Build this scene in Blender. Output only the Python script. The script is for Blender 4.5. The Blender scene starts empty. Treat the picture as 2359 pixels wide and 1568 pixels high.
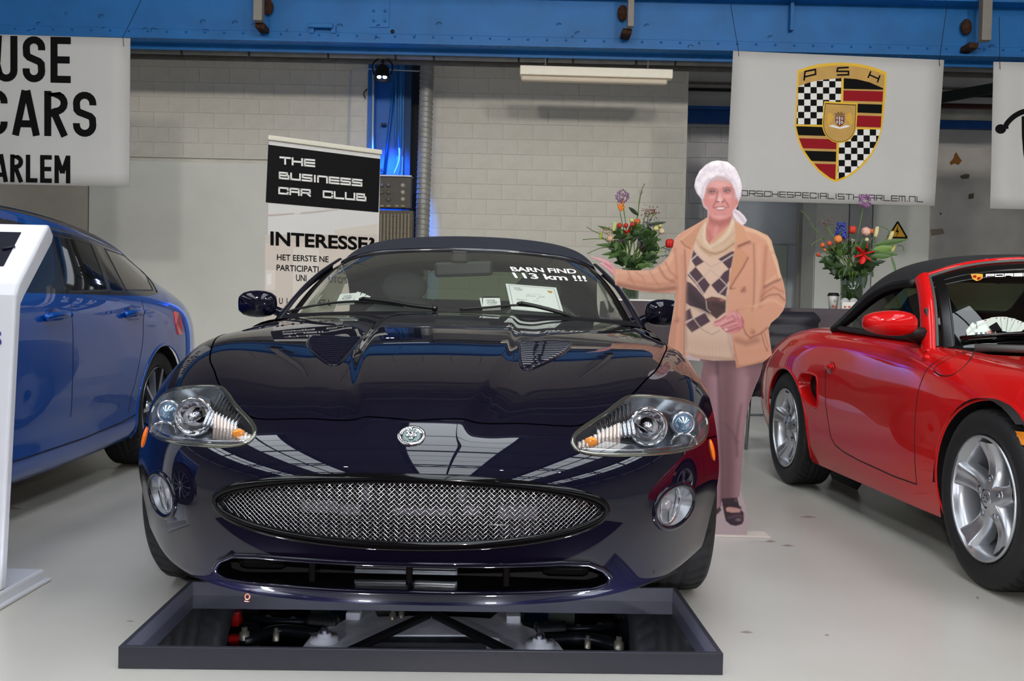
import bpy, bmesh, math, random
import numpy as np
from mathutils import Vector, Matrix
from mathutils.bvhtree import BVHTree

random.seed(7); RNG = np.random.default_rng(7)
R = math.radians
SC = bpy.context.scene
COL = SC.collection

EXPOSURE, FLASH, SKYL, TRAY_FILL, WASH = 0.0, 130.0, 5.7, 1300.0, 850.0
# ================= camera, world, lamps, exposure =================
F, CX, CY, CAMH = 2300.0, 1179.5, 784.0, .91
PITCH, ROLL = math.atan(64/2300.0), .022
cam_data = bpy.data.cameras.new('camera'); cam = bpy.data.objects.new('camera', cam_data); COL.objects.link(cam)
cam_data.sensor_fit = 'HORIZONTAL'; cam_data.sensor_width = 36; cam_data.lens = 36*F/2359
cam_data.clip_start = .05; cam_data.clip_end = 200
cam.matrix_world = Matrix.Translation((0, 0, CAMH)) @ Matrix.Rotation(math.pi/2-PITCH, 4, 'X') @ Matrix.Rotation(ROLL, 4, 'Z')
SC.camera = cam
w = bpy.data.worlds.new('overcast_sky'); SC.world = w; w.use_nodes = True
w.node_tree.nodes['Background'].inputs[0].default_value = (.75, .82, .9, 1)
w.node_tree.nodes['Background'].inputs[1].default_value = 1.0
SC.view_settings.view_transform = 'Standard'; SC.view_settings.look = 'None'
SC.view_settings.gamma = 1; SC.view_settings.use_curve_mapping = False
SC.view_settings.exposure = EXPOSURE
def lamp(name, kind, loc, target, energy, color=(1, 1, 1), size=.1, spot=60, blend=.4):
    d = bpy.data.lights.new(name, kind); d.energy = energy; d.color = color
    if kind == 'AREA': d.shape = 'RECTANGLE'; d.size, d.size_y = size
    elif kind == 'SPOT': d.spot_size = R(spot); d.spot_blend = blend; d.shadow_soft_size = size
    else: d.shadow_soft_size = size
    o = bpy.data.objects.new(name, d); COL.objects.link(o); o.location = loc
    o.rotation_euler = (Vector(target)-Vector(loc)).to_track_quat('-Z', 'Y').to_euler()
    return o
# the photographer's small flash, above the lens
lamp('camera_flash', 'POINT', (.02, -.02, 1.06), (0, 5, .5), FLASH, (1, .98, .95), .018)

# ---------- measuring: a photo pixel at a known depth / height / plane ----------
def pray(px, py):
    x = (px-CX)/F; y = -(py-CY)/F
    c, s = math.cos(ROLL), math.sin(ROLL); xx = c*x-s*y; yy = s*x+c*y
    cp, sp = math.cos(PITCH), math.sin(PITCH)
    return np.array([xx, cp+yy*sp, -sp+yy*cp])
CAMP = np.array([0, 0, CAMH])
def at(px, py, Y): r = pray(px, py); return CAMP+r*(Y/r[1])
def on_floor(px, py, z=0): r = pray(px, py); return CAMP+r*((z-CAMH)/r[2])

# ================= materials =================
def lin(h):
    if not isinstance(h, str): return tuple(h)
    v = [int(h[i:i+2], 16)/255 for i in (0, 2, 4)]
    return tuple(c/12.92 if c <= .04045 else ((c+.055)/1.055)**2.4 for c in v)
_M = {}
def pbr(name, col, rough=.5, metal=0., coat=0., spec=.5, noise=0., nscale=8., bump=0., bscale=60., trans=0., ior=1.45, alpha=1., emit=None, estr=0., col2=None, coat_rough=.02):
    if name in _M: return _M[name]
    m = bpy.data.materials.new(name); m.use_nodes = True; nt = m.node_tree
    b = nt.nodes['Principled BSDF']; c = lin(col)
    b.inputs['Base Color'].default_value = (*c, 1); b.inputs['Roughness'].default_value = rough
    b.inputs['Metallic'].default_value = metal; b.inputs['Coat Weight'].default_value = coat
    b.inputs['Coat Roughness'].default_value = coat_rough
    b.inputs['Specular IOR Level'].default_value = spec; b.inputs['IOR'].default_value = ior
    b.inputs['Transmission Weight'].default_value = trans; b.inputs['Alpha'].default_value = alpha
    if emit is not None:
        b.inputs['Emission Color'].default_value = (*lin(emit), 1); b.inputs['Emission Strength'].default_value = estr
    if noise > 0 or bump > 0 or col2:
        tc = nt.nodes.new('ShaderNodeTexCoord')
    if noise > 0 or col2:
        n = nt.nodes.new('ShaderNodeTexNoise'); n.inputs['Scale'].default_value = nscale; n.inputs['Detail'].default_value = 6
        r = nt.nodes.new('ShaderNodeValToRGB'); mx = nt.nodes.new('ShaderNodeMix'); mx.data_type = 'RGBA'
        r.color_ramp.elements[0].position = .35; r.color_ramp.elements[1].position = .68
        c2 = lin(col2) if col2 else tuple(v*(1-noise) for v in c)
        mx.inputs[6].default_value = (*c, 1); mx.inputs[7].default_value = (*c2, 1)
        nt.links.new(tc.outputs['Object'], n.inputs['Vector']); nt.links.new(n.outputs['Fac'], r.inputs['Fac'])
        nt.links.new(r.outputs['Color'], mx.inputs[0]); nt.links.new(mx.outputs[2], b.inputs['Base Color'])
    if bump > 0:
        n2 = nt.nodes.new('ShaderNodeTexNoise'); n2.inputs['Scale'].default_value = bscale; n2.inputs['Detail'].default_value = 5
        bp = nt.nodes.new('ShaderNodeBump'); bp.inputs['Strength'].default_value = bump; bp.inputs['Distance'].default_value = .01
        nt.links.new(tc.outputs['Object'], n2.inputs['Vector']); nt.links.new(n2.outputs['Fac'], bp.inputs['Height'])
        nt.links.new(bp.outputs['Normal'], b.inputs['Normal'])
    _M[name] = m; return m
def thin_glass(name, tint, refl=.08, clear=.9, dust=0.):
    """window pane of a single sheet: clear tint with a Fresnel mirror on it"""
    if name in _M: return _M[name]
    m = bpy.data.materials.new(name); m.use_nodes = True; nt = m.node_tree; nt.nodes.clear()
    out = nt.nodes.new('ShaderNodeOutputMaterial'); mx = nt.nodes.new('ShaderNodeMixShader')
    t = nt.nodes.new('ShaderNodeBsdfTransparent'); g = nt.nodes.new('ShaderNodeBsdfGlossy'); fr = nt.nodes.new('ShaderNodeFresnel')
    t.inputs[0].default_value = (*[v*clear for v in lin(tint)], 1); g.inputs['Roughness'].default_value = .01
    g.inputs[0].default_value = (1, 1, 1, 1); ge = nt.nodes.new('ShaderNodeNewGeometry'); mr = nt.nodes.new('ShaderNodeMapRange'); io = 1.3+refl*2.2
    mr.inputs['To Min'].default_value = io; mr.inputs['To Max'].default_value = 1/io   # same mirror from either side of the pane
    nt.links.new(ge.outputs['Backfacing'], mr.inputs['Value']); nt.links.new(mr.outputs[0], fr.inputs[0])
    nt.links.new(fr.outputs[0], mx.inputs[0]); nt.links.new(t.outputs[0], mx.inputs[1]); nt.links.new(g.outputs[0], mx.inputs[2])
    if dust:   # a film of dust on the pane
        df = nt.nodes.new('ShaderNodeBsdfDiffuse'); df.inputs[0].default_value = (.55, .56, .54, 1); m2 = nt.nodes.new('ShaderNodeMixShader'); m2.inputs[0].default_value = dust
        nt.links.new(t.outputs[0], m2.inputs[1]); nt.links.new(df.outputs[0], m2.inputs[2]); nt.links.new(m2.outputs[0], mx.inputs[1])
    nt.links.new(mx.outputs[0], out.inputs[0]); _M[name] = m; return m
def vcol_mat(name, rough=.5, spec=.5):
    if name in _M: return _M[name]
    m = bpy.data.materials.new(name); m.use_nodes = True; nt = m.node_tree; b = nt.nodes['Principled BSDF']
    a = nt.nodes.new('ShaderNodeVertexColor'); a.layer_name = 'print'
    nt.links.new(a.outputs[0], b.inputs['Base Color']); b.inputs['Roughness'].default_value = rough
    b.inputs['Specular IOR Level'].default_value = spec; _M[name] = m; return m

# ================= objects =================
XF = {}
def tag(o, label=None, cat=None, group=None, kind=None):
    if label: o['label'] = label
    if cat: o['category'] = cat
    if group: o['group'] = group
    if kind: o['kind'] = kind
    return o
def empty(name, loc=(0, 0, 0), rz=0., label=None, cat=None, group=None, kind=None, rx=0., ry=0.):
    o = bpy.data.objects.new(name, None); COL.objects.link(o); o.empty_display_size = .1
    o.location = loc; o.rotation_euler = (rx, ry, rz)
    o['_m'] = 0; del o['_m']
    XF[o.name] = (Matrix.Translation(loc) @ Matrix.Rotation(rz, 4, 'Z') @ Matrix.Rotation(ry, 4, 'Y') @ Matrix.Rotation(rx, 4, 'X')).inverted()
    return tag(o, label, cat, group, kind)
def link(name, me, mat=None, parent=None):
    o = bpy.data.objects.new(name, me); COL.objects.link(o)
    if mat is not None: me.materials.clear(); me.materials.append(mat)
    if parent is not None:
        o.parent = parent
        XF[o.name] = XF.get(parent.name, Matrix())
    else: XF[o.name] = Matrix()
    return o

class MB:
    """collects shapes; build() links them as one mesh object"""
    def __init__(s): s.v = []; s.f = []; s.sm = []
    def add(s, v, f, smooth=False):
        o = len(s.v); s.v += [tuple(map(float, p)) for p in v]
        s.f += [tuple(int(i)+o for i in q) for q in f]; s.sm += [smooth]*len(f); return s
    def box(s, c, d, rot=None, bev=0.):
        x, y, z = [k/2 for k in d]
        if bev <= 0:
            v = [(sx*x, sy*y, sz*z) for sx in (-1, 1) for sy in (-1, 1) for sz in (-1, 1)]
            f = [(0, 1, 3, 2), (4, 6, 7, 5), (0, 4, 5, 1), (2, 3, 7, 6), (0, 2, 6, 4), (1, 5, 7, 3)]
            sm = False
        else:
            bm = bmesh.new(); bmesh.ops.create_cube(bm, size=1)
            for q in bm.verts: q.co = Vector((q.co.x*2*x, q.co.y*2*y, q.co.z*2*z))
            bmesh.ops.bevel(bm, geom=bm.edges[:], offset=min(bev, min(x, y, z)*.98), segments=2, profile=.5, affect='EDGES')
            bm.verts.index_update(); v = [tuple(q.co) for q in bm.verts]; f = [[q.index for q in g.verts] for g in bm.faces]; bm.free(); sm = False
        if rot is not None:
            v = [tuple(rot @ Vector(p)) for p in v]
        s.add([(p[0]+c[0], p[1]+c[1], p[2]+c[2]) for p in v], f, sm); return s
    def bar(s, a, b, wd, th, up=(0, 0, 1), bev=0.):
        a, b = Vector(a), Vector(b); d = b-a; L = d.length; d.normalize(); u = Vector(up)
        if abs(d.dot(u)) > .98: u = Vector((0, 1, 0))
        x = d.cross(u).normalized(); z = x.cross(d).normalized()
        m = Matrix((x, d, z)).transposed()
        return s.box((a+b)/2, (wd, L, th), m, bev)
    def tube(s, path, r, n=10, closed=False, caps=True, smooth=True):
        P = [Vector(p) for p in path]; m = len(P); rr = r if hasattr(r, '__len__') else [r]*m
        T = []
        for i in range(m):
            a = P[i-1] if (i > 0 or closed) else P[i]; b = P[(i+1) % m] if (i < m-1 or closed) else P[i]
            T.append((b-a).normalized())
        u = Vector((0, 0, 1)) if abs(T[0].z) < .9 else Vector((1, 0, 0))
        vs = []
        for i in range(m):
            x = T[i].cross(u)
            if x.length < 1e-6: x = T[i].orthogonal()
            x.normalize(); u = x.cross(T[i]).normalized()
            for k in range(n):
                t = 2*math.pi*k/n; vs.append(P[i]+(x*math.cos(t)+u*math.sin(t))*rr[i])
        f = []
        for i in range(m if closed else m-1):
            j = (i+1) % m
            for k in range(n): f.append((i*n+k, i*n+(k+1) % n, j*n+(k+1) % n, j*n+k))
        if caps and not closed: f += [tuple(range(n))[::-1], tuple((m-1)*n+k for k in range(n))]
        return s.add(vs, f, smooth)
    def lathe(s, prof, c=(0, 0, 0), axis='Z', n=32, smooth=True, cap=False):
        vs = []; m = len(prof)
        for k in range(n):
            t = 2*math.pi*k/n; ct, st = math.cos(t), math.sin(t)
            for r, h in prof:
                p = {'Z': (r*ct, r*st, h), 'X': (h, r*ct, r*st), 'Y': (r*st, h, r*ct)}[axis]
                vs.append((p[0]+c[0], p[1]+c[1], p[2]+c[2]))
        f = []
        for k in range(n):
            j = (k+1) % n
            for i in range(m-1): f.append((k*m+i, j*m+i, j*m+i+1, k*m+i+1))
        if cap:
            f.append(tuple(k*m for k in range(n))[::-1]); f.append(tuple(k*m+m-1 for k in range(n)))
        return s.add(vs, f, smooth)
    def grid(s, P, smooth=True, mask=None, closeu=False):
        nv, nu = P.shape[:2]; f = []
        for i in range(nv-1):
            for j in range(nu if closeu else nu-1):
                if mask is not None and not mask[i, j]: continue
                k = (j+1) % nu
                f.append((i*nu+j, i*nu+k, (i+1)*nu+k, (i+1)*nu+j))
        return s.add(P.reshape(-1, 3), f, smooth)
    def prism(s, poly, fr, th, smooth=False):
        """poly: 2D points; fr(u,v,w)->3D; from w=0 to w=th"""
        n = len(poly); v = [fr(a, b, 0) for a, b in poly]+[fr(a, b, th) for a, b in poly]
        f = [tuple(range(n))[::-1], tuple(range(n, 2*n))]+[(i, (i+1) % n, n+(i+1) % n, n+i) for i in range(n)]
        return s.add(v, f, smooth)
    def blob(s, c, r, n=12, m=8, rot=None):
        vs = []; r = r if hasattr(r, '__len__') else (r, r, r)
        for i in range(m+1):
            a = math.pi*i/m
            for k in range(n):
                t = 2*math.pi*k/n; p = Vector((r[0]*math.sin(a)*math.cos(t), r[1]*math.sin(a)*math.sin(t), r[2]*math.cos(a)))
                if rot is not None: p = rot @ p
                vs.append((p[0]+c[0], p[1]+c[1], p[2]+c[2]))
        f = [(i*n+k, (i+1)*n+k, (i+1)*n+(k+1) % n, i*n+(k+1) % n) for i in range(m) for k in range(n)]
        return s.add(vs, f, True)
    def build(s, name, mat=None, parent=None, world=False, label=None):
        me = bpy.data.meshes.new(name)
        v = s.v
        if world and parent is not None:
            M = XF[parent.name]; v = [tuple(M @ Vector(p)) for p in v]
        me.from_pydata(v, [], s.f); me.polygons.foreach_set('use_smooth', s.sm)
        bm = bmesh.new(); bm.from_mesh(me); bmesh.ops.remove_doubles(bm, verts=bm.verts, dist=1e-6)
        bmesh.ops.dissolve_degenerate(bm, dist=1e-7, edges=bm.edges); bmesh.ops.recalc_face_normals(bm, faces=bm.faces)
        bm.to_mesh(me); bm.free(); me.update()
        o = link(name, me, mat, parent)
        if label: o['label'] = label
        return o

def soft(path, k=8, closed=False):
    """Catmull-Rom through points"""
    P = [np.array(p, float) for p in path]; n = len(P); out = []
    for i in range(n if closed else n-1):
        a = P[i-1] if (i > 0 or closed) else 2*P[0]-P[1]; b = P[i]; c = P[(i+1) % n]
        d = P[(i+2) % n] if (i+2 < n or closed) else 2*c-b
        for j in range(k):
            t = j/k; out.append(.5*((2*b)+(-a+c)*t+(2*a-5*b+4*c-d)*t*t+(-a+3*b-3*c+d)*t**3))
    if not closed: out.append(P[-1])
    return out

# ================= lettering =================
def type_mesh(txt, size=1., bold=0., sx=1., space=1., align='LEFT', shear=0., line=1.0):
    cu = bpy.data.curves.new('type', 'FONT'); cu.body = txt; cu.size = size; cu.offset = bold*size; cu.space_character = space
    cu.align_x = align; cu.shear = shear; cu.space_line = line; cu.resolution_u = 4
    o = bpy.data.objects.new('type', cu); COL.objects.link(o)
    dg = bpy.context.evaluated_depsgraph_get(); me = bpy.data.meshes.new_from_object(o.evaluated_get(dg))
    v = [(q.co.x*sx, q.co.y) for q in me.vertices]; f = [tuple(p.vertices) for p in me.polygons]
    bpy.data.objects.remove(o); bpy.data.curves.remove(cu); bpy.data.meshes.remove(me)
    return v, f
def fit_type(txt, x0, y0, x1, y1, bold=0., space=1.):
    """lettering filling the box x0..x1, y0..y1"""
    v, f = type_mesh(txt, 1., bold, 1., space)
    xs = [p[0] for p in v]; ys = [p[1] for p in v]; a, b, c, d = min(xs), max(xs), min(ys), max(ys)
    return [(x0+(p[0]-a)/(b-a)*(x1-x0), y0+(p[1]-c)/(d-c)*(y1-y0)) for p in v], f
# square techno letters made of strokes on a 0..1 x 0..1 cell
TECH = {
 'A': [[(0,0),(0,1),(1,1),(1,0)],[(0,.45),(1,.45)]], 'B': [[(0,0),(0,1),(.85,1),(.85,.52)],[(0,.52),(1,.52),(1,0),(0,0)]],
 'C': [[(1,.25),(1,0),(0,0),(0,1),(1,1),(1,.75)]], 'E': [[(1,0),(0,0),(0,1),(1,1)],[(0,.5),(1,.5)]],
 'H': [[(0,0),(0,1)],[(1,0),(1,1)],[(0,.5),(1,.5)]], 'I': [[(.5,0),(.5,1)]], 'L': [[(0,1),(0,0),(1,0)]],
 'M': [[(0,0),(0,1),(1,1),(1,0)],[(.5,0),(.5,1)]], 'N': [[(0,0),(0,1),(1,1),(1,0)]], 'O': [[(0,0),(0,1),(1,1),(1,0),(0,0)]],
 'P': [[(0,0),(0,1),(1,1),(1,.42),(0,.42)]], 'R': [[(0,0),(0,1),(1,1),(1,.45),(0,.45)],[(.6,.45),(1,0)]],
 'S': [[(1,1),(0,1),(0,.5),(1,.5),(1,0),(0,0)]], 'T': [[(0,1),(1,1)],[(.5,1),(.5,0)]], 'U': [[(0,1),(0,0),(1,0),(1,1)]],
 '.': [[(.42,.0),(.58,.0)]], ' ': []}
def tech_type(txt, x0, y0, h, wl, gap, t):
    """strokes of thickness t; letters wl wide, gap apart; returns 2D verts, faces"""
    v = []; f = []; x = x0
    for ch in txt:
        wd = wl*(.15 if ch in 'I.' else 1)
        for line in TECH[ch]:
            pts = [(x+p[0]*wd, y0+t/2+p[1]*(h-t)) for p in line]
            for (ax, ay), (bx, by) in zip(pts, pts[1:]):
                L = math.hypot(bx-ax, by-ay) or 1; ux, uy = (bx-ax)/L, (by-ay)/L; e = t/2
                o = len(v)
                v += [(ax-ux*e-uy*e, ay-uy*e+ux*e), (ax-ux*e+uy*e, ay-uy*e-ux*e), (bx+ux*e+uy*e, by+uy*e-ux*e), (bx+ux*e-uy*e, by+uy*e+ux*e)]
                f.append((o, o+1, o+2, o+3))
        x += wd+gap
    return v, f
def lay(mb, vf, fr):
    """place flat lettering with a frame fr(u,v)->3D"""
    v, f = vf; return mb.add([fr(*p) for p in v], f)

# ---------- smooth sheets: uniform cubic B-spline over a control grid ----------
def bsp_matrix(n, m, lead=None):
    """m samples of a cubic B-spline through n control points, ends interpolated (phantom points).
    lead='mirror' -> caller has prepended the mirrored points itself."""
    A = np.zeros((m, n))
    def add(row, i, w):
        if i < 0:   # phantom 2*P0-P1
            A[row, 0] += 2*w; A[row, 1] -= w
        elif i >= n:
            A[row, n-1] += 2*w; A[row, n-2] -= w
        else:
            A[row, i] += w
    for k in range(m):
        t = k/(m-1)*(n-1)
        i = min(int(t), n-2); f = t-i
        w = [(1-f)**3/6, (3*f**3-6*f*f+4)/6, (-3*f**3+3*f*f+3*f+1)/6, f**3/6]
        for j in range(4):
            add(k, i-1+j, w[j])
    return A

def half_sheet(C, nv, nu):
    """C[rows, cols, 3] for x>=0 with column 0 on the centre line; returns the full sheet,
    mirrored, as P[nv, 2*nu-1, 3]."""
    C = np.asarray(C, float)
    mir = C[:, :0:-1].copy(); mir[..., 0] *= -1
    full = np.concatenate([mir, C], 1)
    A = bsp_matrix(C.shape[0], nv); B = bsp_matrix(full.shape[1], 2*nu-1)
    return np.einsum('vr,rcx,uc->vux', A, full, B)

def sheet(C, nv, nu):
    C = np.asarray(C, float)
    return np.einsum('vr,rcx,uc->vux', bsp_matrix(C.shape[0], nv), C, bsp_matrix(C.shape[1], nu))

def sstep(t):
    t = np.clip(t, 0, 1); return t*t*(3-2*t)

# ================= sheet metal: cut openings, lay trims, keep the normals of the whole sheet =================
def grid_normals(P):
    du = np.gradient(P, axis=1); dv = np.gradient(P, axis=0); n = np.cross(du, dv)
    return n/(np.linalg.norm(n, axis=-1, keepdims=True)+1e-12)
def poly_sd(pts, poly):
    """signed distance (negative inside) and nearest boundary point, 2D"""
    pts = np.asarray(pts, float); A = np.asarray(poly, float); B = np.roll(A, -1, 0)
    best = np.full(len(pts), 1e9); near = np.zeros_like(pts); ins = np.zeros(len(pts), bool)
    for a, b in zip(A, B):
        d = b-a; L = max(float(d@d), 1e-14); t = np.clip(((pts-a)@d)/L, 0, 1); q = a+t[:, None]*d
        ds = np.hypot(*(pts-q).T); m = ds < best; best[m] = ds[m]; near[m] = q[m]
        if a[1] != b[1]:
            c = (a[1] > pts[:, 1]) != (b[1] > pts[:, 1])
            xi = (b[0]-a[0])*(pts[:, 1]-a[1])/(b[1]-a[1])+a[0]; ins ^= c & (pts[:, 0] < xi)
    return np.where(ins, -best, best), near
class Sheet:
    def __init__(s, P, flip=False):
        s.P = P.copy(); s.N = grid_normals(P)*(-1 if flip else 1); s.face = np.zeros((P.shape[0]-1, P.shape[1]-1), int)
        s.moved = np.zeros(P.shape[:2], bool); s.names = {0: 'body'}; s._bvh()
    def _bvh(s):
        nv, nu = s.P.shape[:2]; v = [tuple(p) for p in s.P.reshape(-1, 3)]
        f = [(i*nu+j, i*nu+j+1, (i+1)*nu+j+1, (i+1)*nu+j) for i in range(nv-1) for j in range(nu-1)]
        s.tree = BVHTree.FromPolygons(v, f); s.vn = s.N.reshape(-1, 3)
    def hit(s, o, d):
        """first point on the sheet along a ray, with the outward normal"""
        p, n, i, L = s.tree.ray_cast(Vector(o), Vector(d).normalized())
        if p is None: return None
        nu = s.P.shape[1]-1; r, c = divmod(i, nu); N = Vector(s.N[r:r+2, c:c+2].mean((0, 1)))
        return p, N.normalized()
    def front(s, x, z, y0=-3): return s.hit((x, y0, z), (0, 1, 0))
    def top(s, x, y): return s.hit((x, y, 3), (0, 0, -1))
    def left(s, y, z): return s.hit((-3, y, z), (1, 0, 0))
    def right(s, y, z): return s.hit((3, y, z), (-1, 0, 0))
    def cut(s, name, poly, axes, cond=None, over=None):
        """give the faces inside poly (seen along the third axis) the name; edges are pulled onto the outline"""
        a0, a1 = axes; a2 = 3-a0-a1; nv, nu = s.P.shape[:2]
        pts = s.P[..., [a0, a1]].reshape(-1, 2); sd, near = poly_sd(pts, poly); sd = sd.reshape(nv, nu); near = near.reshape(nv, nu, 2)
        ok = np.ones((nv, nu), bool) if cond is None else cond(s.P)
        # pull the nearer end of every crossing edge onto the outline
        snap = np.zeros((nv, nu), bool)
        for di, dj in ((0, 1), (1, 0)):
            A = sd[:nv-di, :nu-dj]; B = sd[di:, dj:]; o = ok[:nv-di, :nu-dj] & ok[di:, dj:]
            cr = (A*B < 0) & o; an = np.abs(A) <= np.abs(B)
            snap[:nv-di, :nu-dj] |= cr & an; snap[di:, dj:] |= cr & ~an
        N = s.N; idx = np.argwhere(snap & ~s.moved)
        for i, j in idx:
            dl = near[i, j]-s.P[i, j, [a0, a1]]; n = N[i, j]
            if abs(n[a2]) < .08: continue
            s.P[i, j, a0] += dl[0]; s.P[i, j, a1] += dl[1]; s.P[i, j, a2] -= (n[a0]*dl[0]+n[a1]*dl[1])/n[a2]
            s.moved[i, j] = True; sd[i, j] = 0
        m = (sd[:-1, :-1]+sd[1:, :-1]+sd[:-1, 1:]+sd[1:, 1:])/4 < 0
        m &= ok[:-1, :-1] & ok[1:, 1:] & ok[1:, :-1] & ok[:-1, 1:]
        if over is not None: m &= np.isin(s.face, over)
        k = next((q for q, nm in s.names.items() if nm == name), None)
        if k is None: k = max(s.names)+1; s.names[k] = name
        s.face[m] = k; return k
    def part(s, key, name, mat, parent, th=0., shift=0., label=None):
        """link the faces of one region as a mesh, shaded with the whole sheet's normals"""
        k = next(q for q, nm in s.names.items() if nm == key); fm = s.face == k
        nv, nu = s.P.shape[:2]; ii = np.argwhere(fm)
        if len(ii) == 0: return None
        q = np.array([(i*nu+j, i*nu+j+1, (i+1)*nu+j+1, (i+1)*nu+j) for i, j in ii])
        u, inv = np.unique(q, return_inverse=True); inv = inv.reshape(q.shape)
        P = s.P.reshape(-1, 3)[u]+s.vn[u]*shift; N = s.vn[u]
        # faces must wind so that they look outward
        a = P[inv[:, 1]]-P[inv[:, 0]]; b = P[inv[:, 3]]-P[inv[:, 0]]
        if np.sum(np.cross(a, b)*N[inv[:, 0]]) < 0: inv = inv[:, ::-1]
        me = bpy.data.meshes.new(name); me.from_pydata(P.tolist(), [], inv.tolist())
        me.polygons.foreach_set('use_smooth', [True]*len(inv)); me.update()
        me.normals_split_custom_set_from_vertices([tuple(n) for n in N])
        o = link(name, me, mat, parent)
        if th:
            md = o.modifiers.new('thickness', 'SOLIDIFY'); md.thickness = th; md.offset = -1
        if label: o['label'] = label
        return o
def bead(pts, nrm, wd, ht, closed=False, lift=0., out=None):
    """half-round strip of width wd and height ht laid along points with normals"""
    mb = MB(); P = [Vector(p) for p in pts]; m = len(P); prof = [(-.5, -.3), (-.5, .35), (-.3, .85), (0, 1), (.3, .85), (.5, .35), (.5, -.3)]
    vs = []; k = len(prof)
    for i in range(m):
        a = P[i-1] if (i > 0 or closed) else P[i]; b = P[(i+1) % m] if (i < m-1 or closed) else P[i]
        t = (b-a).normalized(); n = Vector(nrm[i]).normalized(); x = t.cross(n).normalized()
        for u, h in prof: vs.append(P[i]+x*u*wd+n*(h*ht+lift))
    f = [(i*k+j, i*k+j+1, ((i+1) % m)*k+j+1, ((i+1) % m)*k+j) for i in range(m if closed else m-1) for j in range(k-1)]
    return mb.add(vs, f, True)
def trace(fn, pts2, step=.012, closed=False):
    """walk a 2D outline in small steps and lay it on a sheet with fn(u,v)->(point,normal)"""
    A = [np.array(p, float) for p in pts2]
    if closed: A = A+[A[0]]
    out = []; nn = []
    for a, b in zip(A, A[1:]):
        k = max(1, int(np.linalg.norm(b-a)/step))
        for i in range(k):
            h = fn(*(a+(b-a)*i/k))
            if h: out.append(h[0]); nn.append(h[1])
    if not closed:
        h = fn(*A[-1])
        if h: out.append(h[0]); nn.append(h[1])
    return out, nn
def ellipse(cx, cy, rx, ry, n=48, p=2.0):
    o = []
    for i in range(n):
        t = 2*math.pi*i/n; c, s = math.cos(t), math.sin(t)
        o.append((cx+rx*math.copysign(abs(c)**(2/p), c), cy+ry*math.copysign(abs(s)**(2/p), s)))
    return o
def funnel(loop, nrm, depth, shrink, steps=3, back=True, dirv=(0, 1, 0)):
    """walls of a recess behind an outline: loop -> smaller loop further in, with a floor"""
    mb = MB(); L = [Vector(p) for p in loop]; c = sum(L, Vector())/len(L); d = Vector(dirv); n = len(L); vs = []
    for k in range(steps+1):
        t = k/steps
        for p in L:
            q = c+(p-c)*(1-(1-shrink)*t)
            e = p.y*(1-t)+c.y*t if abs(dirv[1]) > .9 else None
            if e is not None: q.y = e
            vs.append(q+d*depth*t)
    f = [(k*n+i, k*n+(i+1) % n, (k+1)*n+(i+1) % n, (k+1)*n+i) for k in range(steps) for i in range(n)]
    if back: f.append(tuple(steps*n+i for i in range(n)))
    return mb.add(vs, f, True)

# ================= wheels =================
def tyre_mesh(mb, c, Ro, Ri, W, axis_x=1, treads=44, side=1):
    """tyre turning about x, tread blocks and grooves pressed in; c = wheel centre"""
    h = W/2
    prof = [(Ri, -h*.80), (Ri+.012, -h*.92), (Ri+(Ro-Ri)*.45, -h*1.0), (Ro-.022, -h*.95), (Ro-.008, -h*.86)]
    tr = np.linspace(-.8, .8, 23)
    full = prof+[(Ro-.004*abs(t)**3*1.5, h*t) for t in tr]+[(r, -x) for r, x in prof[::-1]]
    na = treads*6; P = np.zeros((na, len(full), 3))
    for a in range(na):
        th = 2*math.pi*a/na
        for j, (r, x) in enumerate(full):
            u = x/h
            if abs(u) <= .8:
                g = 0
                if abs(abs(u)-.28) < .04 or abs(u) < .02: g = .007
                elif (a+int(abs(u)*10)) % 6 == 0 and abs(u) > .3: g = .006
                r = r-g
            P[a, j] = (c[0]+x, c[1]+r*math.cos(th), c[2]+r*math.sin(th))
    nv, nu = P.shape[:2]; f = [(i*nu+j, i*nu+j+1, ((i+1) % nv)*nu+j+1, ((i+1) % nv)*nu+j) for i in range(nv) for j in range(nu-1)]
    return mb.add(P.reshape(-1, 3), f, True)

# ================= shared finishes =================
PAINT = pbr('navy_black_paint', (.0022, .0018, .011), .45, 0, 1.0, .04, coat_rough=.006)
GLOSSBLK = pbr('gloss_black', '0a0a0c', .12, 0, .5)
TRIMBLK = pbr('trim_black', '121214', .45)
RUBBER = pbr('tyre_rubber', '1b1b1d', .62, bump=.15, bscale=220)
DARK = pbr('shadow_black_plastic', '09090b', .6)
CHROME = pbr('chrome', 'e6e6ea', .07, 1)
SATIN = pbr('satin_metal', 'b9bcc4', .28, 1)
CAST = pbr('cast_aluminium', 'e4e4e6', .5, .1, noise=.2, nscale=14, bump=.1, bscale=90)
CLEAR = thin_glass('lamp_glass', 'f4f6f8', .10, .96)
AMBER = pbr('amber_lens', 'ff7a00', .15, 0, .6)
WSG = thin_glass('windscreen_glass', 'eef3ee', .08, .95, .06)
CLOTH = pbr('soft_top_cloth', '20232f', .85, bump=.25, bscale=400)
LEATHER = pbr('dark_leather', '24282a', .5)
CREAM = pbr('cream_leather', 'c8c4ae', .5)

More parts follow.
